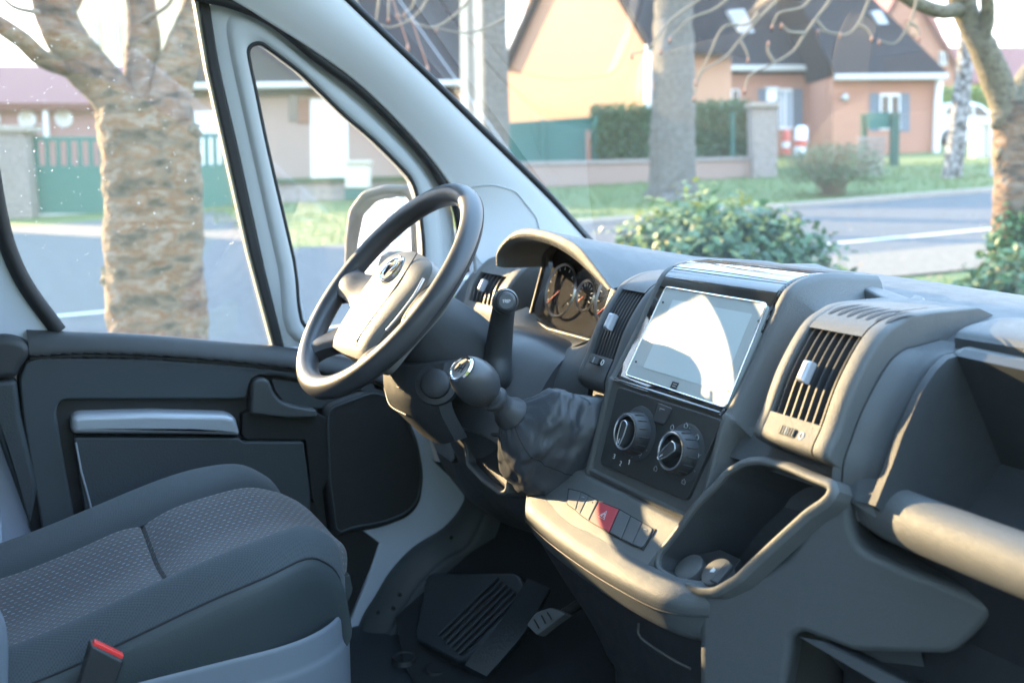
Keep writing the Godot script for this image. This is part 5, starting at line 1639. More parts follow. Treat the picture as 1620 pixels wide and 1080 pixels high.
	mb.tube(cr([v(-0.875, 1.768, -0.007), v(-0.875, 1.633, -0.018), v(-0.875, 1.533, -0.025), v(-0.875, 1.483, -0.03), v(-0.875, 1.433, -0.039), v(-0.875, 1.374, -0.06), v(-0.875, 1.297, -0.103)], 6), 0.0135, 10)
	part("window_seal", mb, "rubber", d)
	mb = MB.new()
	mb.plate([v(-0.872, 1.86, -0.40), v(-0.872, 1.9, 0.04), v(-0.872, 2.0, 0.05), v(-0.872, 2.0, -0.46)], v(-0.03, 0, 0), 0.005)
	part("top_frame", mb, "frame_grey", d)
	# the window pane
	mb = MB.new()
	mb.plate([v(-0.893, 1.22, 0.06), v(-0.893, 1.92, 0.06), v(-0.893, 1.9, -0.38), v(-0.893, 1.55, -0.43), v(-0.893, 1.2, -0.5)], v(-0.004, 0, 0), 0.0)
	var pane := part("window_pane", mb, "window_glass", d, "driver's window spotted with water drops")
	var rng := RandomNumberGenerator.new()
	rng.seed = 77
	var mm := MultiMesh.new()
	mm.transform_format = MultiMesh.TRANSFORM_3D
	var db := MB.new()
	db.ball(Vector3.ZERO, Vector3.ONE, 8, 6)
	mm.mesh = db.mesh()
	mm.instance_count = 480
	for i in 480:
		var z := 0.02 - 0.42 * pow(rng.randf(), 1.5)
		var y := 1.3 + 0.5 * rng.randf()
		var r := rng.randf_range(0.0004, 0.00095) * (1.6 if rng.randf() < 0.08 else 1.0)
		mm.set_instance_transform(i, Transform3D(Basis.from_scale(v(r * 0.6, r * rng.randf_range(0.9, 1.8), r)), v(-0.8972, y, z)))
	var mmi := MultiMeshInstance3D.new()
	mmi.name = "water_drops"
	mmi.multimesh = mm
	mmi.material_override = mats.water
	pane.add_child(mmi)
	mmi.set_meta("kind", "stuff")

func _match(a: Array, b: Array, sub: int) -> Array:
	# both outlines rounded through the same number of points
	var o := []; var n := []
	var K := a.size()
	for i in K:
		for s in sub:
			var t := float(s) / sub
			o.append(_cp(a, i, t)); n.append(_cp(b, i, t))
	return [o, n]

func _cp(p: Array, i: int, t: float) -> Vector3:
	var K := p.size()
	var a: Vector3 = p[(i - 1 + K) % K]; var b: Vector3 = p[i]; var c2: Vector3 = p[(i + 1) % K]; var d: Vector3 = p[(i + 2) % K]
	return 0.5 * ((2.0 * b) + (c2 - a) * t + (2.0 * a - 5.0 * b + 4.0 * c2 - d) * t * t + (3.0 * b - a - 3.0 * c2 + d) * t * t * t)

# ------------------------------------------------------------------ outside mirror
func build_mirror() -> void:
	var m := thing("door_mirror", "black door mirror outside the driver's quarter window reflecting pale sky", "mirror", v(-1.0, 1.3, -0.75))
	var o := rnd([v(-1.137, 1.319, -0.695), v(-1.137, 1.416, -0.7), v(-1.131, 1.484, -0.709), v(-1.102, 1.523, -0.73), v(-1.053, 1.537, -0.763), v(-1.002, 1.535, -0.797), v(-0.986, 1.513, -0.806), v(-0.974, 1.343, -0.804), v(-1.004, 1.301, -0.782), v(-1.115, 1.293, -0.708)], 0.012)
	var n := v(0.55, 0.05, 0.83).normalized()
	var mb := MB.new()
	var inn := []
	var cc := Vector3.ZERO
	for w in o: cc += w
	cc /= o.size()
	for w in o: inn.append(w.lerp(cc, 0.13) + (cc - w).normalized() * 0.006)
	mb.band(o, inn, -n * 0.05, 0.008)
	part("housing_rim", mb, "plastic_dark", m)
	mb = MB.new()
	var back := []
	for w in o: back.append(w - n * 0.02)
	var rows := []
	for k in 6:
		var t := k / 5.0
		var row := []
		for w in back: row.append((w as Vector3).lerp(cc - n * 0.02, 1.0 - sqrt(1.0 - t * t * 0.85)) - n * 0.1 * t)
		rows.append(row)
	mb.grid(rows, func(p): return p - cc, Vector2.ONE, false, true)
	mb.poly(rows[5], -n)
	part("housing_shell", mb, "plastic_black", m)
	mb = MB.new()
	var tilt := v(0.64, 0.12, 0.76).normalized()
	var gl := []
	for w in inn:
		var q: Vector3 = w - n * 0.02
		gl.append(q - tilt * (q - (cc - n * 0.022)).dot(tilt))
	mb.plate(gl, -tilt * 0.004, 0.0)
	part("mirror_glass", mb, "mirror_glass", m)
	mb = MB.new()
	mb.tube([v(-0.92, 1.36, -0.8), v(-0.97, 1.35, -0.8), cc - n * 0.05 - v(0, 0.06, 0)], [0.04, 0.035, 0.04], 12)
	part("mirror_arm", mb, "plastic_black", m)
# ------------------------------------------------------------------ dashboard
var dash: Node3D

func build_dashboard() -> void:
	dash = thing("dashboard", "charcoal plastic dashboard of the van with vents, shelf and open pockets", "dashboard", v(0, 1.1, -0.95))
	var st := [
		[-0.86, [[1.36, -1.19], [1.40, -1.08], [1.395, -0.93], [1.35, -0.86], [1.25, -0.80], [1.1, -0.78], [0.98, -0.84]]],
		[-0.66, [[1.37, -1.21], [1.41, -1.08], [1.40, -0.95], [1.34, -0.88], [1.27, -0.83], [1.1, -0.775], [0.98, -0.84]]],
		[-0.60, [[1.372, -1.22], [1.41, -1.12], [1.395, -1.02], [1.36, -0.955], [1.28, -0.93], [1.1, -0.775], [0.98, -0.84]]],
		[-0.42, [[1.375, -1.23], [1.415, -1.12], [1.395, -1.02], [1.36, -0.955], [1.28, -0.93], [1.1, -0.775], [0.98, -0.84]]],
		[-0.28, [[1.375, -1.24], [1.42, -1.12], [1.395, -1.02], [1.36, -0.955], [1.28, -0.93], [1.1, -0.77], [0.98, -0.84]]],
		[-0.23, [[1.375, -1.24], [1.42, -1.1], [1.415, -0.95], [1.37, -0.845], [1.26, -0.795], [1.1, -0.77], [0.98, -0.84]]],
		[0.0, [[1.375, -1.24], [1.42, -1.1], [1.428, -0.95], [1.39, -0.84], [1.28, -0.79], [1.1, -0.76], [0.98, -0.84]]],
		[0.2, [[1.375, -1.24], [1.415, -1.1], [1.422, -0.95], [1.385, -0.84], [1.27, -0.785], [1.1, -0.77], [0.98, -0.84]]],
		[0.325, [[1.375, -1.235], [1.41, -1.1], [1.413, -0.95], [1.375, -0.84], [1.26, -0.785], [1.1, -0.79], [0.98, -0.86]]]]
	var rows := []
	for s in st:
		var row := []
		for q in s[1]: row.append(v(s[0], q[0], q[1]))
		rows.append(row)
	var mb := MB.new()
	patch(mb, rows, 5, 5, func(p): return p - v(p.x, 1.15, -1.05))
	part("dash_body", mb, "plastic", dash)
	# knee panel and column cover below the wheel
	mb = MB.new()
	patch(mb, [[v(-0.86, 1.24, -0.80), v(-0.85, 1.15, -0.77), v(-0.84, 1.0, -0.78), v(-0.83, 0.9, -0.84)],
		[v(-0.64, 1.235, -0.72), v(-0.64, 1.14, -0.70), v(-0.64, 1.01, -0.73), v(-0.64, 0.93, -0.8)],
		[v(-0.52, 1.215, -0.65), v(-0.52, 1.13, -0.66), v(-0.52, 1.02, -0.7), v(-0.52, 0.95, -0.78)],
		[v(-0.40, 1.188, -0.625), v(-0.40, 1.12, -0.645), v(-0.40, 1.04, -0.7), v(-0.40, 0.97, -0.78)],
		[v(-0.30, 1.18, -0.655), v(-0.30, 1.12, -0.665), v(-0.30, 1.03, -0.71), v(-0.30, 0.97, -0.78)],
		[v(-0.21, 1.17, -0.68), v(-0.2, 1.11, -0.675), v(-0.2, 1.03, -0.71), v(-0.2, 0.97, -0.78)]], 5, 5, v(0, 0.2, 1), 0.015)
	part("knee_panel", mb, "plastic_dark", dash)
	mb = MB.new()
	var hole := rnd([v(-0.4, 1.159, -0.638), v(-0.373, 1.125, -0.629), v(-0.312, 1.115, -0.627), v(-0.262, 1.113, -0.626), v(-0.25, 1.119, -0.628), v(-0.255, 1.142, -0.634), v(-0.221, 1.161, -0.639), v(-0.241, 1.187, -0.645), v(-0.3, 1.182, -0.644)], 0.004)
	var outer := []
	var m := mb.miters(hole, v(0, 0.25, 0.97).normalized())
	if mb.newell(hole).dot(v(0, 0.25, 0.97)) < 0.0:
		hole.reverse()
		m = mb.miters(hole, v(0, 0.25, 0.97).normalized())
	for i in hole.size(): outer.append(hole[i] - m[i] * 0.007)
	mb.band(outer, hole, v(0, -0.01, -0.04), 0.003)
	part("knee_pocket_rim", mb, "plastic", dash)
	mb = MB.new()
	var hb := []
	for w in hole: hb.append(w + v(0, -0.005, -0.012))
	mb.plate(hb, v(0, -0.01, -0.03), 0.0)
	part("knee_pocket", mb, "plastic_black", dash)
	mb = MB.new()
	mb.plate([v(-0.627, 1.147, -0.67), v(-0.522, 1.127, -0.665), v(-0.507, 1.123, -0.665), v(-0.492, 1.097, -0.659), v(-0.5, 1.087, -0.657), v(-0.563, 1.089, -0.658), v(-0.613, 1.117, -0.663)], v(0, 0, -0.02), 0.003)
	part("fuse_cover", mb, "plastic_dark", dash)
	# cowl round the steering column, below the dials
	mb = MB.new()
	patch(mb, [[v(-0.57, 1.30, -0.80), v(-0.56, 1.285, -0.72), v(-0.55, 1.22, -0.67), v(-0.55, 1.15, -0.66)],
		[v(-0.50, 1.305, -0.80), v(-0.50, 1.31, -0.71), v(-0.50, 1.25, -0.63), v(-0.50, 1.17, -0.62)],
		[v(-0.42, 1.305, -0.80), v(-0.42, 1.318, -0.71), v(-0.42, 1.27, -0.63), v(-0.42, 1.18, -0.61)],
		[v(-0.35, 1.30, -0.80), v(-0.35, 1.312, -0.72), v(-0.345, 1.26, -0.65), v(-0.34, 1.18, -0.63)],
		[v(-0.30, 1.295, -0.80), v(-0.295, 1.285, -0.745), v(-0.285, 1.22, -0.69), v(-0.28, 1.15, -0.665)]], 6, 6, v(0, 0.6, 0.8), 0.015)
	part("column_cowl", mb, "plastic_smooth", dash)

# an outlet pod whose face follows a curve in height; prof: [height, depth] from below to above, hole between two of them
func pod(called: String, prof: Array, hole0: int, hole1: int, x0: float, xa: float, xb: float, x1: float, slats: int, parent: Node, mat_name: String, tab_at := 0.55) -> void:
	var pts := []
	for q in prof: pts.append(v(0, q[0], q[1]))
	var sub := 5
	var cv := cr(pts, sub)
	var i0 := hole0 * sub; var i1 := hole1 * sub
	var deep := v(0, -0.35, -0.94)
	var at := func(i: int, x: float, dd: float) -> Vector3: return Vector3(x, cv[i].y, cv[i].z) + deep * dd
	var root := MeshInstance3D.new()
	var mb := MB.new()
	var cols_l := [[x0, 0.075], [x0, 0.008], [x0 + 0.0025, 0.0025], [x0 + 0.009, 0.0], [xa - 0.002, 0.0], [xa, 0.002]]
	var cols_r := [[xb, 0.002], [xb + 0.002, 0.0], [x1 - 0.009, 0.0], [x1 - 0.0025, 0.0025], [x1, 0.008], [x1, 0.075]]
	for cols in [cols_l, cols_r]:
		var rows := []
		for i in cv.size():
			var row := []
			for q in cols: row.append(at.call(i, q[0], q[1]))
			rows.append(row)
		mb.grid(rows, v(-0.2 if cols == cols_l else 0.2, 0.4, 0.9))
	for rng2 in [[0, i0], [i1, cv.size() - 1]]:
		var rows := []
		for i in range(rng2[0], rng2[1] + 1):
			rows.append([at.call(i, xa, 0.0), at.call(i, (xa + xb) * 0.5, 0.0), at.call(i, xb, 0.0)])
		mb.grid(rows, v(0, 0.4, 0.9))
	# inner walls of the outlet
	for i in range(i0, i1):
		mb.quad(at.call(i, xa, 0.002), at.call(i + 1, xa, 0.002), at.call(i + 1, xa, 0.05), at.call(i, xa, 0.05), Vector3.RIGHT)
		mb.quad(at.call(i, xb, 0.002), at.call(i + 1, xb, 0.002), at.call(i + 1, xb, 0.05), at.call(i, xb, 0.05), Vector3.LEFT)
	mb.quad(at.call(i0, xa, 0.0), at.call(i0, xb, 0.0), at.call(i0, xb, 0.05), at.call(i0, xa, 0.05), Vector3.UP)
	mb.quad(at.call(i1, xa, 0.0), at.call(i1, xb, 0.0), at.call(i1, xb, 0.05), at.call(i1, xa, 0.05), Vector3.DOWN)
	var p := part(called, mb, mat_name, parent)
	mb = MB.new()
	var back := []
	for i in range(i0, i1 + 1): back.append([at.call(i, xa, 0.048), at.call(i, xb, 0.048)])
	mb.grid(back, v(0, 0.4, 0.9))
	part("duct", mb, "plastic_black", p)
	for k in slats:
		var x := lerpf(xa, xb, (k + 0.5) / slats)
		mb = MB.new()
		var w := 0.0009
		for i in range(i0, i1):
			mb.quad(at.call(i, x - w, 0.004), at.call(i, x + w, 0.004), at.call(i + 1, x + w, 0.004), at.call(i + 1, x - w, 0.004), v(0, 0.4, 0.9))
			mb.quad(at.call(i, x - w, 0.004), at.call(i + 1, x - w, 0.004), at.call(i + 1, x - w * 1.5, 0.03), at.call(i, x - w * 1.5, 0.03), Vector3.LEFT)
			mb.quad(at.call(i, x + w, 0.004), at.call(i + 1, x + w, 0.004), at.call(i + 1, x + w * 1.5, 0.03), at.call(i, x + w * 1.5, 0.03), Vector3.RIGHT)
		part("slat", mb, "plastic_smooth", p)
	# the tab that steers the slats
	var it := int(lerpf(i0, i1, tab_at))
	var c0: Vector3 = at.call(it, lerpf(xa, xb, 0.46), -0.004)
	mb = MB.new()
	mb.box(c0, v(0.011, 0.023, 0.014), Vector3.RIGHT, v(0, 0.88, -0.47).normalized(), 0.0045)
	part("vent_tab", mb, "silver_plastic", p)

func thumbwheel(at: Vector3, x: Vector3, y: Vector3, parent: Node) -> void:
	var n := x.cross(y)
	var mb := MB.new()
	var q := []
	for s in [[-1, -1], [1, -1], [1, 1], [-1, 1]]: q.append(at + x * 0.0125 * s[0] + y * 0.0052 * s[1] + n * 0.0004)
	mb.plate(rnd(q, 0.004), -n * 0.004, 0.0003)
	var w := part("thumbwheel", mb, "rubber", parent)
	for k in 6:
		mb = MB.new()
		mb.box(at + x * (-0.0085 + 0.0034 * k) + n * 0.0006, v(0.0018, 0.0082, 0.003), x, y, 0.0006)
		part("rib", mb, "button" if k != 2 else "marking_dim", w)
	mb = MB.new()
	var ring := []
	for k in 20: ring.append(at + x * 0.019 + (x * 0.0026 * cos(TAU * k / 20) + y * 0.0036 * sin(TAU * k / 20)) + n * 0.0003)
	mb.tube(ring, 0.0005, 5, true)
	part("zero_mark", mb, "marking", w)

func build_centre() -> void:
	# left and right outlets
	var pl := [[1.250, -0.775], [1.262, -0.735], [1.276, -0.716], [1.292, -0.7165], [1.316, -0.7285], [1.36, -0.7475], [1.402, -0.778], [1.417, -0.803], [1.424, -0.835], [1.425, -0.90]]
	pod("air_vent", pl, 4, 6, -0.206, -0.189, -0.134, -0.117, 8, dash, "plastic")
	thumbwheel(v(-0.144, 1.311, -0.717) * v(0, 1, 0) + v(-0.163, 0, -0.7185), Vector3.RIGHT, v(0, 0.88, -0.47).normalized(), dash.get_node("air_vent"))
	var pr := [[1.240, -0.81], [1.252, -0.77], [1.268, -0.737], [1.282, -0.710], [1.293, -0.7005], [1.316, -0.712], [1.36, -0.731], [1.401, -0.76], [1.416, -0.785], [1.423, -0.815], [1.424, -0.90]]
	pod("air_vent", pr, 5, 7, 0.168, 0.185, 0.256, 0.277, 7, dash, "plastic_soft")
	var yv := v(0, 0.88, -0.47).normalized()
	thumbwheel(v(0.219, 1.3025, -0.7045), Vector3.RIGHT, yv, dash.get_node("air_vent_001"))
	# slots on top of the right pod
	var prv := []
	for q in pr: prv.append(v(0, q[0], q[1]))
	var pcv := cr(prv, 5)
	for k in 7:
		var x := 0.192 + k * 0.0125
		var mb := MB.new()
		var sl := []
		for i in range(39, 46):
			var t := (i - 39) / 6.0
			var up2 := v(0, 0.0006, 0.0002)
			var hw := 0.0036 * sqrt(maxf(0.05, 1.0 - pow(2.0 * t - 1.0, 2.0)))
			sl.append([v(x - hw + 0.012 * t * t, pcv[i].y, pcv[i].z) + up2, v(x + hw + 0.012 * t * t, pcv[i].y, pcv[i].z) + up2])
		mb.grid(sl, v(0, 1, 0.4))
		part("top_slot", mb, "rubber", dash.get_node("air_vent_001"))
	# end outlet by the windscreen pillar
	var pe := [[1.24, -0.86], [1.27, -0.825], [1.30, -0.818], [1.318, -0.822], [1.35, -0.832], [1.372, -0.848], [1.388, -0.865], [1.398, -0.885], [1.402, -0.93], [1.402, -0.98]]
	pod("air_vent", pe, 3, 5, -0.80, -0.775, -0.665, -0.635, 7, dash, "plastic_soft")
	# centre stack
	var sp := [[1.150, -0.70], [1.160, -0.686], [1.172, -0.6785], [1.19, -0.6825], [1.24, -0.6965], [1.29, -0.710], [1.302, -0.7185], [1.358, -0.7525], [1.414, -0.783], [1.433, -0.799], [1.442, -0.825], [1.444, -0.86], [1.438, -0.93]]
	var pts := []
	for q in sp: pts.append(v(0, q[0], q[1]))
	var cv := cr(pts, 5)
	var nrm := []
	for i in cv.size():
		var t: Vector3 = cv[mini(i + 1, cv.size() - 1)] - cv[maxi(i - 1, 0)]
		nrm.append(v(0, -t.z, t.y).normalized() if t.y > 0.0 or true else Vector3.UP)
	var surf := func(i: int, x: float, off: float) -> Vector3: return Vector3(x, cv[i].y, cv[i].z) + nrm[i] * off
	var mb := MB.new()
	var rows := []
	for i in cv.size():
		var row := []
		for q in [[-0.125, -0.09], [-0.125, -0.012], [-0.122, -0.003], [-0.117, 0.0015], [-0.111, 0.0], [-0.109, -0.004], [0.0, -0.004], [0.107, -0.004], [0.109, 0.0], [0.114, 0.003], [0.120, 0.0025], [0.126, -0.004], [0.134, -0.022], [0.150, -0.042], [0.170, -0.05]]:
			# below the vents the right flank closes up, making room for the cup pocket
			var f := smoothstep(1.262, 1.295, cv[i].y)
			var cap := lerpf(0.078, 0.124, smoothstep(1.15, 1.225, cv[i].y))
			row.append(surf.call(i, minf(q[0], cap) if q[0] < 0.125 else lerpf(cap, q[0], f), q[1] if q[0] < 0.125 else lerpf(-0.03, q[1], f)))
		rows.append(row)
	mb.grid(rows, v(0, 0.5, 0.86))
	part("centre_stack", mb, "plastic_soft", dash)
	mb = MB.new()
	mb.plate(rnd([v(-0.112, 1.166, -0.6835), v(0.112, 1.166, -0.6835), v(0.112, 1.178, -0.6765), v(-0.112, 1.178, -0.6765)], 0.004), v(0, 0.004, -0.02), 0.003)
	part("stack_lower_rim", mb, "plastic_soft", dash)
	# radio: glossy surround, screen, film
	var radio := thing("car_radio", "large flat touchscreen radio in a glossy black surround on the centre of the dash", "car radio", v(0, 1.29, -0.73))
	mb = MB.new()
	rows = []
	for i in range(26, 56):
		var row := []
		for q in [[-0.1075, -0.004], [-0.1075, 0.0005], [-0.105, 0.0018], [0.0, 0.002], [0.103, 0.0018], [0.1055, 0.0005], [0.1055, -0.004]]:
			row.append(surf.call(i, q[0], q[1]))
		rows.append(row)
	mb.grid(rows, v(0, 0.5, 0.86))
	part("surround", mb, "gloss_black", radio)
	mb = MB.new()
	mb.tube([surf.call(46, -0.106, 0.0035), surf.call(46, 0.0, 0.0048), surf.call(46, 0.104, 0.0035)], 0.0006, 5)
	part("surround_joint", mb, "rubber", radio)
	var n := v(0, 0.478, 0.878).normalized()
	var glass := rnd([v(-0.086, 1.415, -0.776), v(0.104, 1.415, -0.775), v(0.11, 1.303, -0.715), v(-0.087, 1.305, -0.716)], 0.006)
	mb = MB.new()
	mb.plate(glass, -n * 0.010, 0.001)
	var scr := part("screen", mb, "screen_border", radio)
	mb = MB.new()
	mb.plate(rnd([v(-0.06, 1.402, -0.768), v(0.088, 1.402, -0.768), v(0.092, 1.318, -0.723), v(-0.058, 1.319, -0.723)], 0.0015), -n * 0.0004, 0.0)
	part("display", mb, "screen_film", scr)
	mb = MB.new()
	mb.tube(glass, 0.0014, 6, true)
	part("screen_edge", mb, "chrome", radio)
	for q in [v(-0.077, 1.397, -0.765), v(0.102, 1.396, -0.765), v(-0.077, 1.323, -0.725), v(0.103, 1.32, -0.724)]:
		mb = MB.new()
		mb.lathe([[0.0, 0.0003], [0.0013, 0.0003], [0.0013, -0.001]], Transform3D(Basis(Vector3.RIGHT, n, Vector3.RIGHT.cross(n)), q), 12)
		part("screw_hole", mb, "rubber", scr)
	var mk: Vector3 = v(0.013, 1.31, -0.718)
	var up := v(0, 0.878, -0.478).normalized()
	mb = MB.new()
	mb.plate([mk - Vector3.RIGHT * 0.006 - up * 0.0042, mk + Vector3.RIGHT * 0.006 - up * 0.0042, mk + Vector3.RIGHT * 0.006 + up * 0.0042, mk - Vector3.RIGHT * 0.006 + up * 0.0042], -n * 0.0006, 0.0)
	var ic := part("icon", mb, "rubber", scr)
	for k in 2:
		mb = MB.new()
		mb.box(mk + v(0.001, 0, 0) + up * (0.0014 - 0.0028 * k) + n * 0.0003, v(0.007, 0.0009, 0.0004), Vector3.RIGHT, up, 0.0)
		part("icon_line", mb, "marking_dim", scr)
	# climate panel
	var cn := v(0, 0.252, 0.968).normalized()
	var cu := v(0, 0.968, -0.252).normalized()
	var cl := thing("climate_panel", "dark heater panel with two round knobs below the radio", "climate panel", v(0, 1.19, -0.69))
	mb = MB.new()
	mb.plate(rnd([v(-0.092, 1.29, -0.708), v(0.113, 1.291, -0.708), v(0.087, 1.193, -0.683), v(-0.093, 1.19, -0.682)], 0.008), -cn * 0.006, 0.0015)
	part("panel", mb, "panel_black", cl)
	var ks := [v(-0.027, 1.249, -0.674), v(0.065, 1.248, -0.674)]
	var dirs := [v(-0.1, 0, 0) - cu, v(-1, 0, 0) * 0.74 - cu * 0.68]
	for k in 2:
		var top: Vector3 = ks[k]
		var base := top - cn * 0.022
		var xf := Transform3D(Basis(Vector3.RIGHT, cn, Vector3.RIGHT.cross(cn)), base)
		mb = MB.new()
		mb.lathe([[0.0, 0.0006], [0.0335, 0.0006], [0.0345, 0.0]], xf, 48)
		part("dial_plate", mb, "plastic_dark", cl)
		mb = MB.new()
		mb.lathe([[0.0195, 0.014], [0.0212, 0.0205], [0.0225, 0.0215], [0.0238, 0.0205], [0.0258, 0.004], [0.0265, 0.001]], xf, 48)
		mb.lathe([[0.0, 0.0125], [0.0196, 0.0135]], xf, 32)
		var kn := part("knob", mb, "plastic_black", cl)
		for r in 30:
			if r % 2: continue
			var a := TAU * r / 30.0
			var rb := MB.new()
			var o := Vector3.RIGHT * cos(a) + cu * sin(a)
			rb.tube([base + o * 0.0262 + cn * 0.0035, base + o * 0.0248 + cn * 0.017], 0.0007, 5)
			part("grip_rib", rb, "plastic_dark", kn)
		mb = MB.new()
		mb.lathe([[0.0193, 0.0185], [0.0196, 0.0206], [0.0210, 0.0216], [0.0224, 0.0212], [0.0228, 0.0196]], xf, 48)
		part("silver_ring", mb, "satin_chrome", kn)
		var dd: Vector3 = (dirs[k] as Vector3).normalized()
		var ss := dd.cross(cn)
		mb = MB.new()
		var bar := []
		for q in [[-0.014, 0.0], [-0.0115, 0.0062], [0.004, 0.0058], [0.0175, 0.0028], [0.019, 0.0], [0.0175, -0.0028], [0.004, -0.0058], [-0.0115, -0.0062]]:
			bar.append(base + dd * q[0] + ss * q[1] + cn * 0.025)
		mb.plate(rnd(bar, 0.003, 4), -cn * 0.014, 0.0015)
		var pr2 := part("pointer", mb, "plastic_smooth", kn)
		mb = MB.new()
		mb.tube(rnd(bar, 0.003, 4), 0.0008, 6, true)
		part("pointer_edge", mb, "satin_chrome", pr2)
		mb = MB.new()
		mb.box(base + dd * 0.0125 + cn * 0.0252, v(0.006, 0.0009, 0.0004), dd, ss, 0.0)
		part("pointer_mark", mb, "marking", pr2)
		# dots round the dial
		for q in 7:
			var a := deg_to_rad(-30 + 40 * q) if k == 1 else deg_to_rad(150 + 30 * q)
			mb = MB.new()
			var dp := base + (Vector3.RIGHT * cos(a) + cu * sin(a)) * 0.0295 + cn * 0.0008
			mb.lathe([[0.0, 0.0002], [0.0007, 0.0002]], Transform3D(Basis(Vector3.RIGHT, cn, Vector3.RIGHT.cross(cn)), dp), 8)
			part("dial_dot", mb, "marking_dim", cl)
	var fig := [v(-0.063, 1.207, -0.685), v(-0.047, 1.202, -0.684), v(-0.03, 1.208, -0.685)]
	for k in 3:
		text_part("figure", ["3", "2", "1"][k], 0.0058, fig[k], Vector3.RIGHT, cu, "marking", cl)
	for q in [v(-0.013, 1.224, -0.689), v(0.022, 1.214, -0.687), v(0.076, 1.213, -0.687), v(0.089, 1.247, -0.695), v(0.035, 1.266, -0.7), v(0.058, 1.273, -0.702), v(0.081, 1.265, -0.7)]:
		# small outline symbols of airflow
		mb = MB.new()
		mb.tube([q - v(0.003, 0, 0), q + cu * 0.0028, q + v(0.003, 0, 0), q + v(0.0025, 0, 0) - cu * 0.003, q - v(0.0025, 0, 0) - cu * 0.003], 0.00045, 5, true)
		part("airflow_symbol", mb, "marking_dim", cl)
	mb = MB.new()
	mb.plate(rnd([v(-0.001, 1.287, -0.705), v(0.026, 1.286, -0.705), v(0.019, 1.265, -0.699), v(-0.003, 1.265, -0.699)], 0.003), -cn * 0.003, 0.0008)
	part("recirculation_button", mb, "plastic_smooth", cl)
	mb = MB.new()
	mb.tube(rnd([v(-0.003, 1.286, -0.706), v(0.024, 1.285, -0.706), v(0.017, 1.264, -0.701), v(-0.005, 1.264, -0.701)], 0.003), 0.0008, 5, true)
	part("button_gap", mb, "rubber", cl)
	mb = MB.new()
	mb.tube([v(0.006, 1.279, -0.703), v(0.006, 1.282, -0.703), v(0.015, 1.282, -0.703)], 0.0004, 5)
	part("button_symbol", mb, "marking_dim", cl)
	# tray on top behind the stack, with its paper clip lid
	mb = MB.new()
	mb.plate(rnd([v(-0.09, 1.4462, -0.865), v(0.10, 1.4462, -0.865), v(0.095, 1.4415, -0.925), v(-0.09, 1.4415, -0.925)], 0.01), v(0, -0.012, 0), 0.002)
	part("top_tray_mat", mb, "rubber", dash)
	mb = MB.new()
	var cq := [v(0.239, 1.419, -0.875), v(0.189, 1.423, -0.93), v(0.089, 1.417, -1)]
	mb.plate(rnd([v(-0.11, 1.437, -0.94), v(0.05, 1.437, -0.935), cq[0] + v(-0.06, 0.006, 0.0), cq[0] + v(0, 0.002, 0), cq[1], cq[2], v(-0.11, 1.432, -1.06)], 0.008), v(0, -0.03, 0), 0.004)
	part("clip_lid", mb, "plastic_soft", dash)

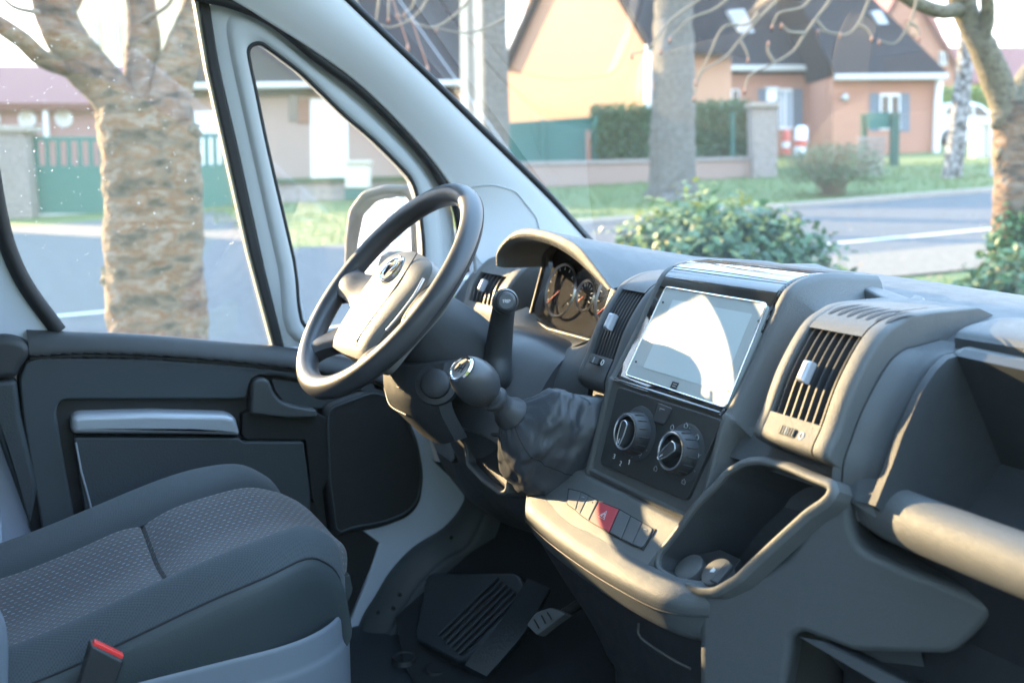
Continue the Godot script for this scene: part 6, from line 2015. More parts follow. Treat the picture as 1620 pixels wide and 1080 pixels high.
func build_console() -> void:
	var con := thing("centre_console", "grained console shelf under the heater panel with a deep cup pocket", "console", v(0, 0.75, -0.7))
	var mb := MB.new()
	var xs := [-0.205, -0.165, -0.08, 0.0, 0.05, 0.086]
	var rows := []
	for x in xs:
		var e: float = 0.03 if x < -0.2 else (0.006 if x < -0.16 else 0.0)
		rows.append([v(x, 1.182, -0.700 - e), v(x, 1.172, -0.686 - e), v(x, 1.1695, -0.6765 - e), v(x, 1.166, -0.671 - e), v(x, 1.152, -0.658 - e), v(x, 1.136, -0.641 - e), v(x, 1.124, -0.629 - e)])
	patch(mb, rows, 5, 4, v(0, 0.7, 0.7), 0.01)
	part("shelf_face", mb, "plastic_soft", con)
	mb = MB.new()
	rows = []
	for q in [[-0.215, -0.03, 0.012], [-0.185, -0.012, 0.006], [-0.165, -0.006, 0.004], [-0.09, 0.0, 0.0], [0.0, 0.003, -0.001], [0.07, 0.002, 0.0], [0.115, -0.003, 0.0], [0.137, -0.009, 0.001], [0.155, -0.021, 0.002], [0.172, -0.038, 0.004]]:
		var x: float = q[0]; var dz: float = q[1]; var dy: float = q[2]
		rows.append([v(x, 1.127 + dy, -0.633 + dz), v(x, 1.121 + dy, -0.6255 + dz), v(x, 1.114 + dy, -0.6175 + dz), v(x, 1.106 + dy, -0.6125 + dz), v(x, 1.096 + dy, -0.613 + dz), v(x, 1.08 + dy, -0.620 + dz), v(x, 1.062 + dy, -0.632 + dz), v(x, 1.052 + dy, -0.655 + dz)])
	patch(mb, rows, 5, 5, v(0, 0.5, 0.86), 0.008)
	part("shelf_lip", mb, "plastic", con)
	mb = MB.new()
	mb.plate([v(0.116, 1.31, -0.752), v(0.31, 1.31, -0.768), v(0.31, 1.25, -0.722), v(0.116, 1.25, -0.713)], v(0, 0, -0.02), 0.001)
	part("stack_filler", mb, "plastic", con)
	# stitched-looking seam under the lip
	mb = MB.new()
	var seam := []
	for r in rows: seam.append((r[4] as Vector3) + v(0, -0.004, 0.0005))
	mb.tube(cr(seam, 5), 0.0011, 6)
	part("lip_seam", mb, "plastic_black", con)
	# switches
	var sn := v(0, 0.72, 0.69).normalized()
	var T := [v(-0.123, 1.152, -0.654), v(-0.097, 1.155, -0.657), v(-0.079, 1.155, -0.657), v(-0.056, 1.155, -0.657), v(-0.012, 1.157, -0.659), v(0.012, 1.156, -0.659), v(0.037, 1.156, -0.658), v(0.06, 1.156, -0.658)]
	var B := [v(-0.105, 1.14, -0.641), v(-0.081, 1.139, -0.64), v(-0.07, 1.137, -0.639), v(-0.047, 1.136, -0.638), v(0, 1.136, -0.637), v(0.024, 1.136, -0.638), v(0.046, 1.137, -0.638), v(0.065, 1.138, -0.639)]
	var mats7 := ["button", "button", "button", "red_button", "button", "button", "button"]
	var sws := thing("switch_row", "row of seven push switches with a red hazard button under the heater panel", "switches", v(-0.03, 1.145, -0.65))
	for k in 7:
		mb = MB.new()
		var a: Vector3 = T[k]; var b: Vector3 = T[k + 1]; var c2: Vector3 = B[k + 1]; var d: Vector3 = B[k]
		var g := 0.045
		var q := [a.lerp(b, g), b.lerp(a, g), c2.lerp(d, g), d.lerp(c2, g)]
		if k == 6: q = rnd(q, [0.0, 0.004, 0.005, 0.0])
		if k == 0: q = rnd(q, [0.004, 0.0, 0.0, 0.005])
		mb.plate(q, -sn * 0.006, 0.0008)
		var s := part("switch", mb, mats7[k], sws, "red hazard switch" if k == 3 else "")
		if k == 3:
			var cc := (a + b + c2 + d) * 0.25 + sn * 0.0005
			var u := v(1, 0, 0); var w := v(0, 0.69, -0.72).normalized()
			for sc in [1.0, 0.5]:
				mb = MB.new()
				mb.tube([cc - u * 0.0062 * sc - w * 0.0042 * sc, cc + u * 0.0062 * sc - w * 0.0042 * sc, cc + w * 0.0066 * sc], 0.0004, 5, true)
				part("triangle", mb, "marking", s)
		elif k in [1, 2, 6]:
			mb = MB.new()
			var cc := (a + b) * 0.5 * 0.78 + (c2 + d) * 0.5 * 0.22 + sn * 0.0004
			mb.tube([cc - v(0.003, 0, 0), cc + v(0.001, 0.0008, -0.0008), cc + v(0.003, 0, 0)], 0.00045, 5)
			part("symbol", mb, "marking_dim", s)
	mb = MB.new()
	var fr := []
	for w in T: fr.append(w)
	for k in 8: fr.append(B[7 - k])
	var mm := mb.miters(fr, sn) if mb.newell(fr).dot(sn) > 0.0 else []
	if mm.is_empty():
		fr.reverse()
		mm = mb.miters(fr, sn)
	var fo := []
	for i in fr.size(): fo.append(fr[i] - mm[i] * 0.0014 - sn * 0.0014)
	mb.plate(fo, -sn * 0.008, 0.0)
	part("switch_bezel", mb, "rubber", sws)
	# rim of the open cup pocket, its walls and floor
	var on := v(0, 0.38, 0.925).normalized()
	var inner := rnd([v(0.093, 1.125, -0.642), v(0.088, 1.135, -0.646), v(0.1, 1.158, -0.656), v(0.119, 1.198, -0.672), v(0.138, 1.224, -0.683), v(0.147, 1.239, -0.689), v(0.166, 1.254, -0.695), v(0.187, 1.261, -0.698), v(0.226, 1.264, -0.699), v(0.256, 1.262, -0.699), v(0.284, 1.262, -0.698), v(0.28, 1.253, -0.695), v(0.264, 1.237, -0.688), v(0.242, 1.207, -0.676), v(0.219, 1.175, -0.663), v(0.206, 1.155, -0.654), v(0.184, 1.135, -0.646), v(0.167, 1.129, -0.644), v(0.13, 1.124, -0.642)], 0.006, 3)
	if mb.newell(inner).dot(on) < 0.0: inner.reverse()
	mb = MB.new()
	var im := mb.miters(inner, on)
	var ou := []
	for i in inner.size(): ou.append(inner[i] - im[i] * 0.010 - on * 0.004)
	mb.band(ou, inner, -on * 0.02, 0.0035)
	part("pocket_rim", mb, "plastic_soft", con)
	mb = MB.new()
	var K := inner.size()
	var dv := v(0.012, -0.035, -0.085)
	for i in K:
		var j := (i + 1) % K
		var cen := v(0.18, 1.18, -0.72)
		mb.quad(inner[i] - on * 0.004, inner[j] - on * 0.004, inner[j] + dv, inner[i] + dv, cen - inner[i])
	var bk := []
	for w in inner: bk.append(w + dv)
	mb.poly(bk, on)
	part("cup_pocket", mb, "plastic_dark", con)
	mb = MB.new()
	mb.plate([v(0.055, 1.104, -0.667), v(0.075, 1.12, -0.682), v(0.124, 1.145, -0.703), v(0.161, 1.147, -0.701), v(0.164, 1.13, -0.68), v(0.155, 1.115, -0.664), v(0.098, 1.101, -0.657)], v(0, -0.02, -0.01), 0.001)
	part("pocket_floor", mb, "plastic_smooth", con)
	var cn2 := v(-0.08, 0.78, 0.62).normalized()
	var cx := Vector3.RIGHT.slide(cn2).normalized()
	var caps := [v(0.118, 1.127, -0.666), v(0.161, 1.137, -0.669)]
	for k in 2:
		mb = MB.new()
		mb.lathe([[0.0, 0.005], [0.0155, 0.0045], [0.0178, 0.003], [0.018, -0.006]], Transform3D(Basis(cx, cn2, cx.cross(cn2)), caps[k]), 28)
		var cp := part("socket_cap", mb, "button", con)
		if k == 1:
			mb = MB.new()
			mb.box(caps[k] + cx * 0.012 + cn2 * 0.004, v(0.012, 0.026, 0.006), cx, cn2.cross(cx), 0.0015)
			part("cap_hinge", mb, "plastic_smooth", cp)
			for r in 3:
				mb = MB.new()
				mb.box(caps[k] + cx * (-0.004 + 0.002 * r) + cn2.cross(cx) * -0.001 + cn2 * 0.0052, v(0.0012, 0.006 - 0.001 * r, 0.0005), cx, cn2.cross(cx), 0.0)
				part("cap_marking", mb, "marking", cp)
	# left flank beside the lever boot
	mb = MB.new()
	patch(mb, [[v(-0.118, 1.29, -0.725), v(-0.118, 1.24, -0.708), v(-0.118, 1.19, -0.692), v(-0.118, 1.172, -0.684)],
		[v(-0.15, 1.285, -0.745), v(-0.16, 1.23, -0.725), v(-0.165, 1.18, -0.705), v(-0.165, 1.13, -0.65)],
		[v(-0.19, 1.26, -0.77), v(-0.21, 1.2, -0.75), v(-0.215, 1.15, -0.72), v(-0.215, 1.125, -0.675)]], 5, 4, v(-0.3, 0.4, 0.8), 0.01)
	part("console_flank", mb, "plastic_soft", con)
	# leg of the console down to the floor
	mb = MB.new()
	var legl := [v(-0.25, 1.088, -0.665), v(-0.231, 1.051, -0.665), v(-0.164, 1.001, -0.665), v(-0.118, 0.965, -0.665), v(-0.093, 0.926, -0.665), v(-0.086, 0.884, -0.665)]
	rows = []
	for i in legl.size():
		var t := i / 5.0
		var a: Vector3 = legl[i]
		a.z -= 0.05 * t
		var x1 := lerpf(0.16, 0.2, t)
		rows.append([a - v(0.02, 0, 0.12), a, a.lerp(v(x1, a.y, a.z), 0.15) + v(0, 0, 0.012), v(lerpf(a.x, x1, 0.55), a.y, a.z + 0.015), v(x1 - 0.03, a.y, a.z + 0.0), v(x1, a.y, a.z - 0.05), v(x1 + 0.03, a.y, a.z - 0.16)])
	rows.append([v(-0.17, 0.66, -0.84), v(-0.12, 0.66, -0.72), v(-0.08, 0.66, -0.70), v(0.05, 0.66, -0.70), v(0.17, 0.66, -0.72), v(0.2, 0.66, -0.77), v(0.23, 0.66, -0.88)])
	patch(mb, rows, 4, 4, v(0, 0.1, 1))
	part("console_leg", mb, "plastic_black", con)
	mb = MB.new()
	mb.tube(cr([v(0.032, 1.028, -0.66), v(0.037, 1.012, -0.66), v(0.095, 1.012, -0.66), v(0.132, 1.016, -0.66)], 4), 0.0016, 6)
	part("leg_joint", mb, "plastic_soft", con)

func build_passenger_side() -> void:
	var ps := thing("glove_shelf", "passenger side of the dash with a faceted open pocket, padded grab roll and lower bin", "glove shelf", v(0.6, 1.1, -0.8))
	# top lid toward the windscreen
	var mb := MB.new()
	var rows := []
	for q in [[0.30, 0.0], [0.40, 0.001], [0.55, 0.0], [0.70, -0.004], [0.87, -0.012]]:
		var x: float = q[0]; var dy: float = q[1]
		rows.append([v(x, 1.36 + dy, -1.24), v(x, 1.396 + dy, -1.08), v(x, 1.414 + dy, -0.93), v(x, 1.413 + dy, -0.88), v(x, 1.408 + dy, -0.85), v(x, 1.400 + dy, -0.84)])
	patch(mb, rows, 4, 5, v(0, 1, 0.2), 0.015)
	part("top_pad", mb, "plastic", ps)
	mb = MB.new()
	rows = []
	var lp: Vector3 = v(0.32, 1.388, -0.817)
	for x in [0.318, 0.4, 0.55, 0.7, 0.87]:
		var yy: float = lp.y - 0.012 * (x - 0.318) / 0.55
		rows.append([v(x, yy + 0.003, lp.z - 0.04), v(x, yy + 0.006, lp.z - 0.022), v(x, yy + 0.004, lp.z - 0.006), v(x, yy, lp.z), v(x, yy - 0.006, lp.z), v(x, yy - 0.01, lp.z - 0.008)])
	patch(mb, rows, 4, 4, v(0, 0.7, 0.7), 0.004)
	part("pocket_lip", mb, "plastic_soft", ps)
	mb = MB.new()
	mb.tube([lp + v(0.0, 0.005, -0.036), lp + v(0.55, -0.007, -0.036)], 0.004, 6)
	part("lid_gap", mb, "rubber", ps)
	# rim strip and valley between pod and pocket
	var PR := [v(0.318, 1.276, -0.726), v(0.318, 1.302, -0.735), v(0.318, 1.327, -0.746), v(0.318, 1.355, -0.764), v(0.318, 1.376, -0.782), v(0.318, 1.386, -0.8), v(0.318, 1.388, -0.816)]
	var prof := [[1.225, -0.728]]
	for w in PR: prof.append([w.y, w.z])
	prof.append([PR[6].y + 0.004, PR[6].z - 0.035])
	mb = MB.new()
	rows = []
	for q in prof:
		var y: float = q[0]; var z: float = q[1]
		rows.append([v(0.272, y + 0.004, z + 0.012), v(0.278, y + 0.002, z + 0.004), v(0.290, y, z - 0.008), v(0.303, y, z - 0.012), v(0.3105, y, z - 0.010)])
	patch(mb, rows, 5, 5, v(0.2, 0.4, 0.9), 0.01)
	part("valley", mb, "plastic", ps)
	for k in 2:
		mb = MB.new()
		var gap := []
		for r in rows: gap.append((r[4] as Vector3) + v(0.0012, 0, -0.001) if k == 0 else (r[1] as Vector3) + v(0, 0.0004, 0.0006))
		mb.tube(cr(gap, 4), 0.0013 if k == 0 else 0.0008, 6)
		part("panel_gap", mb, "rubber", ps)
	mb = MB.new()
	rows = []
	for q in prof:
		var y: float = q[0]; var z: float = q[1]
		rows.append([v(0.3125, y - 0.003, z - 0.02), v(0.3125, y, z - 0.010), v(0.315, y, z - 0.005), v(0.319, y, z - 0.003), v(0.323, y, z - 0.003), v(0.3265, y, z - 0.006), v(0.327, y, z - 0.02)])
	patch(mb, rows, 5, 3, v(0.1, 0.4, 0.9), 0.006)
	part("pocket_side_rim", mb, "plastic", ps)
	# pocket: left wall, sloping back wall, floor
	mb = MB.new()
	var lw := [v(0.328, 1.256, -0.712), v(0.328, 1.274, -0.721), v(0.328, 1.293, -0.731), v(0.328, 1.319, -0.742), v(0.328, 1.357, -0.763), v(0.328, 1.378, -0.783), v(0.328, 1.387, -0.797), v(0.328, 1.389, -0.809), v(0.328, 1.272, -0.888), v(0.328, 1.207, -0.859), v(0.328, 1.199, -0.79)]
	mb.plate(lw, v(-0.008, 0, 0), 0.0)
	part("pocket_left_wall", mb, "plastic_dark", ps)
	var e0: Vector3 = lw[7]; var e1: Vector3 = lw[8]; var e2: Vector3 = lw[9]
	var ex := v(0.55, -0.012, 0)
	mb = MB.new()
	mb.plate([e0, e0 + ex, e1 + ex, e1], v(0, 0.006, -0.01), 0.0)
	part("pocket_back", mb, "plastic_dark", ps)
	mb = MB.new()
	mb.plate([e1, e1 + ex, e2 + ex + v(0, -0.02, 0.06), e2 + v(0, -0.02, 0.06)], v(0, -0.01, 0), 0.0)
	part("pocket_floor", mb, "plastic_dark", ps)
	# grab roll
	mb = MB.new()
	var path := cr([v(0.215, 1.228, -0.80), v(0.26, 1.236, -0.772), v(0.295, 1.239, -0.756), v(0.33, 1.240, -0.747), v(0.40, 1.241, -0.741), v(0.50, 1.241, -0.738), v(0.70, 1.238, -0.738), v(0.88, 1.234, -0.738)], 5)
	var rr := []
	for i in path.size(): rr.append(lerpf(0.021, 0.0262, clampf(i / 14.0, 0, 1)))
	mb.tube(path, rr, 22, false, true, 1.0, Vector3.UP)
	part("grab_roll", mb, "plastic_soft", ps, "padded roll with sun on its top")
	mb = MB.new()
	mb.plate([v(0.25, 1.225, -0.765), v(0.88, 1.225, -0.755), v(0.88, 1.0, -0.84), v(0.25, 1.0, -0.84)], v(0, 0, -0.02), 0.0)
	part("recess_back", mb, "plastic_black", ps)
	# lower panel falling away to the right
	mb = MB.new()
	var P := [v(0.16, 1.122, -0.644), v(0.194, 1.138, -0.663), v(0.238, 1.173, -0.689), v(0.266, 1.235, -0.705), v(0.281, 1.25, -0.713), v(0.291, 1.251, -0.719), v(0.295, 1.222, -0.722), v(0.302, 1.204, -0.725), v(0.338, 1.192, -0.746), v(0.377, 1.184, -0.769), v(0.408, 1.172, -0.787), v(0.398, 1.146, -0.781), v(0.378, 1.115, -0.769), v(0.302, 1.094, -0.725), v(0.258, 1.102, -0.7), v(0.249, 1.093, -0.695), v(0.248, 1.074, -0.695), v(0.244, 1.024, -0.692), v(0.198, 1.015, -0.665), v(0.163, 1.01, -0.646)]
	mb.plate(rnd(P, [0.0, 0.004, 0.02, 0.03, 0.008, 0.004, 0.01, 0.012, 0.02, 0.02, 0.01, 0.02, 0.012, 0.004, 0.004, 0.006, 0.004, 0.004, 0.0, 0.0]), v(-0.02, 0, -0.035), 0.01)
	part("lower_panel", mb, "plastic", ps)
	mb = MB.new()
	mb.plate([v(0.254, 1.099, -0.697), v(0.276, 1.102, -0.707), v(0.369, 1.09, -0.735), v(0.372, 1.083, -0.731), v(0.346, 1.08, -0.72)], v(0, -0.01, -0.03), 0.003)
	part("bin_edge", mb, "plastic_dark", ps)
	mb = MB.new()
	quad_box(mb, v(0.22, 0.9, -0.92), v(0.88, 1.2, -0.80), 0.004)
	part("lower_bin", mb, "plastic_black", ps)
	# lit tongue between pod and roll
	mb = MB.new()
	mb.plate(rnd([v(0.154, 1.258, -0.721), v(0.214, 1.259, -0.725), v(0.299, 1.284, -0.745), v(0.322, 1.257, -0.73), v(0.322, 1.239, -0.72), v(0.288, 1.246, -0.722), v(0.256, 1.251, -0.723), v(0.207, 1.253, -0.722), v(0.164, 1.251, -0.718)], 0.004), v(0, -0.01, -0.03), 0.003)
	part("tongue", mb, "plastic_soft", ps)
# ------------------------------------------------------------------ dials
func build_cluster() -> void:
	var cl := thing("instrument_cluster", "instrument cluster with clear lens under an arched hood behind the wheel", "instrument cluster", v(-0.42, 1.3, -0.85))
	var lip := [[-0.592, 1.404], [-0.588, 1.428], [-0.540, 1.458], [-0.479, 1.469], [-0.397, 1.465], [-0.331, 1.452], [-0.286, 1.430], [-0.232, 1.398]]
	var inl := [[-0.583, 1.398], [-0.578, 1.421], [-0.538, 1.443], [-0.479, 1.451], [-0.410, 1.446], [-0.352, 1.432], [-0.302, 1.413], [-0.246, 1.390]]
	var rows := []
	for i in lip.size():
		var o := v(lip[i][0], lip[i][1], -0.79); var n := v(inl[i][0], inl[i][1], -0.798)
		var c0 := v(-0.42, 1.38, -0.79)
		var bx := lerpf(o.x, -0.42, -0.06) - 0.0
		var by: float = [1.395, 1.405, 1.425, 1.432, 1.432, 1.428, 1.424, 1.412][i]
		rows.append([v(bx - 0.01, minf(by - 0.02, 1.415), -1.12), v(bx, by, -1.0), o.lerp(v(bx, by, -0.96), 0.5) + v(0, 0.004, 0), o + v(0, 0.0005, -0.012), o, (o + n) * 0.5 + v(0, 0, 0.006), n, n + v(0, -0.001, -0.015), n.lerp(c0, 0.07) + v(0, 0, -0.085)])
	var mb := MB.new()
	patch(mb, rows, 7, 4, func(p): return (p - v(-0.42, 1.36, -0.86)) if p.z > -0.797 else ((p - v(-0.42, 1.3, -0.95)) * v(1, 1, 0)))
	part("hood", mb, "plastic_soft", cl)
	# black border, dial plate, lens
	var arch := []
	for i in inl.size(): arch.append(v(inl[i][0], inl[i][1], 0).lerp(v(-0.42, 1.38, 0), 0.07))
	var a2 := cr(arch, 4)
	var face := []
	for w in a2: face.append(v(w.x, w.y, -0.872))
	face.append(v(-0.27, 1.31, -0.845)); face.append(v(-0.34, 1.298, -0.842)); face.append(v(-0.5, 1.298, -0.842)); face.append(v(-0.57, 1.31, -0.845))
	mb = MB.new()
	var plate := []
	for w in face: plate.append(w + v(0, 0, -0.018))
	mb.plate(plate, v(0, 0, -0.01), 0.0)
	var dp := part("dial_plate", mb, "dial_face", cl)
	for q in [[-0.505, 0.046], [-0.345, 0.046], [-0.425, 0.026]]:
		var cc := v(q[0], 1.362, -0.869)
		var xf := Transform3D(Basis(v(1, 0, 0), v(0, 0.25, 0.968), v(0, -0.968, 0.25)), cc)
		mb = MB.new()
		mb.lathe([[q[1] - 0.003, 0.001], [q[1], 0.004], [q[1] + 0.002, 0.001]], xf, 36)
		part("dial_ring", mb, "satin_chrome", dp)
		for k in 11:
			var a := deg_to_rad(-120 + 24 * k)
			mb = MB.new()
			var o := v(sin(a), cos(a) * 0.968, cos(a) * -0.25)
			mb.tube([cc + o * (q[1] - 0.010) + v(0, 0, 0.002), cc + o * (q[1] - 0.005) + v(0, 0, 0.002)], 0.0007, 4)
			part("tick", mb, "marking", dp)
		mb = MB.new()
		mb.tube([cc + v(0, 0, 0.004), cc + v(-0.6, -0.5, 0.15).normalized() * (q[1] - 0.008) + v(0, 0, 0.004)], 0.0009, 5)
		part("needle", mb, "red_plastic", dp)
	mb = MB.new()
	mb.plate(face, v(0, 0, -0.002), 0.0)
	part("lens", mb, "lens", cl)
	mb = MB.new()
	mb.tube(face, 0.004, 8, true)
	part("lens_border", mb, "plastic_black", cl)
	# sill under the lens and the face on its right
	mb = MB.new()
	patch(mb, [[v(-0.59, 1.325, -0.85), v(-0.59, 1.31, -0.80), v(-0.59, 1.285, -0.775)], [v(-0.5, 1.297, -0.85), v(-0.5, 1.30, -0.80), v(-0.5, 1.292, -0.77)], [v(-0.4, 1.297, -0.85), v(-0.4, 1.302, -0.80), v(-0.4, 1.298, -0.765)], [v(-0.33, 1.299, -0.85), v(-0.33, 1.303, -0.80), v(-0.33, 1.295, -0.765)], [v(-0.27, 1.318, -0.85), v(-0.272, 1.325, -0.81), v(-0.275, 1.318, -0.78)]], 5, 4, v(0, 0.8, 0.5), 0.008)
	part("lens_sill", mb, "plastic_soft", cl)
	mb = MB.new()
	patch(mb, [[v(-0.245, 1.40, -0.86), v(-0.236, 1.399, -0.80), v(-0.225, 1.398, -0.785), v(-0.205, 1.395, -0.79)],
		[v(-0.262, 1.35, -0.85), v(-0.256, 1.352, -0.795), v(-0.238, 1.345, -0.772), v(-0.205, 1.335, -0.765)],
		[v(-0.285, 1.315, -0.84), v(-0.28, 1.314, -0.785), v(-0.258, 1.30, -0.757), v(-0.21, 1.28, -0.745)],
		[v(-0.33, 1.30, -0.83), v(-0.325, 1.294, -0.765), v(-0.295, 1.265, -0.735), v(-0.215, 1.235, -0.738)],
		[v(-0.34, 1.25, -0.80), v(-0.325, 1.24, -0.74), v(-0.28, 1.21, -0.715), v(-0.215, 1.19, -0.73)]], 6, 5, v(0.2, 0.3, 0.9), 0.01)
	part("right_cheek", mb, "plastic", cl)

# ------------------------------------------------------------------ steering wheel
func build_wheel() -> void:
	var al := deg_to_rad(39.8)
	var cc := v(-0.428, 1.393, -0.523)
	var bs := Basis(v(1, 0, 0), v(0, cos(al), -sin(al)), v(0, sin(al), cos(al)))
	var w := thing("steering_wheel", "black leather steering wheel with four spokes and a round chrome badge", "steering wheel", cc)
	w.basis = bs
	var ring := []
	for k in 96: ring.append(v(cos(TAU * k / 96.0), sin(TAU * k / 96.0), 0) * 0.176)
	var mb := MB.new()
	mb.tube(ring, 0.0168, 20, true, false, 1.0, v(0, 0, 1))
	part("rim", mb, "wheel_skin", w, "", true)
	mb = MB.new()
	var sm := []
	for k in 96: sm.append(v(cos(TAU * k / 96.0), sin(TAU * k / 96.0), 0) * 0.1915 + v(0, 0, -0.0072))
	mb.tube(sm, 0.0005, 4, true)
	part("rim_seam", mb, "thread", w, "", true)
	# spokes: swept plates, thick at the rim, dished behind the pad
	for s in [-1.0, 1.0]:
		mb = MB.new()
		patch(mb, [[v(s * 0.172, 0.024, 0.004), v(s * 0.171, 0.0, 0.012), v(s * 0.170, -0.022, 0.012), v(s * 0.168, -0.042, 0.004)],
			[v(s * 0.145, 0.014, 0.002), v(s * 0.145, -0.004, 0.008), v(s * 0.145, -0.022, 0.007), v(s * 0.145, -0.036, 0.0)],
			[v(s * 0.115, 0.018, -0.008), v(s * 0.115, 0.0, -0.003), v(s * 0.113, -0.024, -0.004), v(s * 0.112, -0.042, -0.010)],
			[v(s * 0.08, 0.04, -0.018), v(s * 0.08, 0.01, -0.012), v(s * 0.08, -0.03, -0.012), v(s * 0.08, -0.06, -0.018)]], 5, 5, v(0, 0, 1), 0.02)
		part("spoke", mb, "wheel_skin", w, "", true)
		mb = MB.new()
		patch(mb, [[v(s * 0.128, -0.124, 0.004), v(s * 0.118, -0.134, 0.011), v(s * 0.106, -0.144, 0.011), v(s * 0.092, -0.154, 0.003)],
			[v(s * 0.112, -0.108, 0.0), v(s * 0.102, -0.116, 0.006), v(s * 0.092, -0.124, 0.006), v(s * 0.08, -0.132, 0.0)],
			[v(s * 0.098, -0.085, -0.008), v(s * 0.086, -0.095, -0.004), v(s * 0.072, -0.104, -0.004), v(s * 0.06, -0.112, -0.010)],
			[v(s * 0.08, -0.05, -0.02), v(s * 0.066, -0.07, -0.014), v(s * 0.05, -0.085, -0.014), v(s * 0.03, -0.1, -0.02)]], 5, 5, v(0, 0, 1), 0.018)
		part("spoke", mb, "wheel_skin", w, "", true)
		if s > 0.0:
			mb = MB.new()
			mb.tube(cr([v(s * 0.098, 0.028, 0.0), v(s * 0.104, 0.0, -0.001), v(s * 0.098, -0.035, -0.003), v(s * 0.09, -0.06, -0.004)], 5), 0.0025, 8)
			part("spoke_trim", mb, "satin_chrome", w, "", true)
	# airbag pad
	var out := [v(-0.062, 0.062, 0), v(0, 0.068, 0), v(0.062, 0.062, 0), v(0.09, 0.05, 0), v(0.098, 0.025, 0), v(0.092, -0.02, 0), v(0.083, -0.06, 0), v(0.076, -0.098, 0), v(0.066, -0.113, 0), v(0, -0.116, 0), v(-0.066, -0.113, 0), v(-0.076, -0.098, 0), v(-0.083, -0.06, 0), v(-0.092, -0.02, 0), v(-0.098, 0.025, 0), v(-0.09, 0.05, 0)]
	var ol := resamp(rnd(out, 0.012, 4), 72, true)
	var rows := []
	var ctr := v(0, -0.02, 0)
	for k in 12:
		var t := k / 11.0
		var row := []
		for q in ol:
			var p: Vector3 = ctr.lerp(q, t)
			var edge := 0.009 * pow(t, 8.0)
			row.append(v(p.x, p.y, 0.010 - 1.1 * p.x * p.x - 0.6 * (p.y + 0.02) * (p.y + 0.02) - edge + (0.004 if p.y > 0.0 else 0.0) * smoothstep(0.0, 0.05, p.y)))
		rows.append(row)
	var lastr: Array = rows[11]
	mb = MB.new()
	mb.grid(rows, v(0, 0, 1), Vector2.ONE, false, true)
	var side := []
	for d in [[0.0, 1.0], [0.006, 1.006], [0.02, 1.0], [0.05, 0.94]]:
		var row := []
		for q in lastr: row.append(v(q.x * d[1], (q.y + 0.02) * d[1] - 0.02, q.z - d[0]))
		side.append(row)
	mb.grid(side, func(p): return (p - v(0, -0.02, p.z)), Vector2.ONE, false, true)
	part("airbag_pad", mb, "airbag_skin", w, "", true)
	mb = MB.new()
	var crease := []
	for q in [[0.038, 0.062], [0.046, 0.03], [0.048, -0.01], [0.044, -0.06], [0.040, -0.10]]:
		crease.append(v(q[0], q[1], 0.0103 - 1.1 * q[0] * q[0] - 0.6 * pow(q[1] + 0.02, 2) + (0.004 if q[1] > 0.0 else 0.0) * smoothstep(0.0, 0.05, q[1]) - 0.0006))
	mb.tube(cr(crease, 6), 0.0009, 5)
	part("pad_groove", mb, "rubber", w, "", true)
	# badge
	var bx := Transform3D(Basis(v(1, 0, 0), v(0, 0.05, 1).normalized(), v(0, -1, 0.05).normalized()), v(0, 0.026, 0.0095))
	mb = MB.new()
	mb.lathe([[0.0, 0.0022], [0.019, 0.0022], [0.0205, 0.0042], [0.0225, 0.0048], [0.0245, 0.0035], [0.0255, -0.002]], bx, 40)
	var bd := part("badge", mb, "chrome", w, "", true)
	mb = MB.new()
	mb.lathe([[0.0, 0.0026], [0.0185, 0.0026]], bx, 32)
	part("badge_field", mb, "plastic_black", bd, "", true)
	for s in [-1.0, 1.0]:
		mb = MB.new()
		var arc := []
		for k in 12:
			var a := deg_to_rad(-60 + 15.0 * k)
			arc.append(v(s * (0.003 + 0.010 * cos(a)), 0.026 + s * 0.004 + 0.011 * sin(a), 0.0145))
		mb.tube(arc, [0.0008, 0.0014, 0.0019, 0.0022, 0.0024, 0.0024, 0.0024, 0.0022, 0.0019, 0.0016, 0.0012, 0.0006], 8)
		part("badge_emblem", mb, "chrome", bd, "", true)
	# hub and column shroud
	mb = MB.new()
	mb.tube([v(0, -0.02, -0.02), v(0, -0.015, -0.055), v(0, -0.01, -0.07)], [0.085, 0.075, 0.07], 24, false, true, 0.9)
	part("hub", mb, "plastic_black", w, "", true)
	var sh := thing("column_shroud", "dark steering column shroud behind the wheel", "column shroud", cc - bs.z * 0.15)
	mb = MB.new()
	var pth := []; var rads := []
	for k in 9:
		var t := k / 8.0
		pth.append(cc - bs.z * lerpf(0.062, 0.27, t) - bs.y * 0.012)
		rads.append(lerpf(0.078, 0.088, smoothstep(0.0, 0.4, t)) * (0.93 if k == 0 else 1.0))
	mb.tube(pth, rads, 28, false, true, 0.8, bs.y)
	part("shroud_shell", mb, "plastic_dark", sh)
	mb = MB.new()
	var gp2 := []
	for k in 40: gp2.append(pth[4] + (bs.x * cos(TAU * k / 40.0) + bs.y * 0.8 * sin(TAU * k / 40.0)) * 0.0862)
	mb.tube(gp2, 0.0012, 5, true)
	part("shroud_joint", mb, "rubber", sh)
	# lower cover with the ignition lock
	mb = MB.new()
	var q0 := cc - bs.z * 0.12 - bs.y * 0.07
	patch(mb, [[q0 + v(-0.1, 0.03, 0), q0 + v(-0.1, -0.03, 0.01), q0 + v(-0.09, -0.09, -0.02)], [q0 + v(-0.04, 0.02, 0.04), q0 + v(-0.04, -0.045, 0.035), q0 + v(-0.04, -0.105, -0.015)], [q0 + v(0.04, 0.02, 0.04), q0 + v(0.04, -0.045, 0.035), q0 + v(0.04, -0.105, -0.015)], [q0 + v(0.1, 0.03, 0), q0 + v(0.1, -0.03, 0.01), q0 + v(0.09, -0.09, -0.02)]], 6, 6, v(0, -0.2, 1), 0.02)
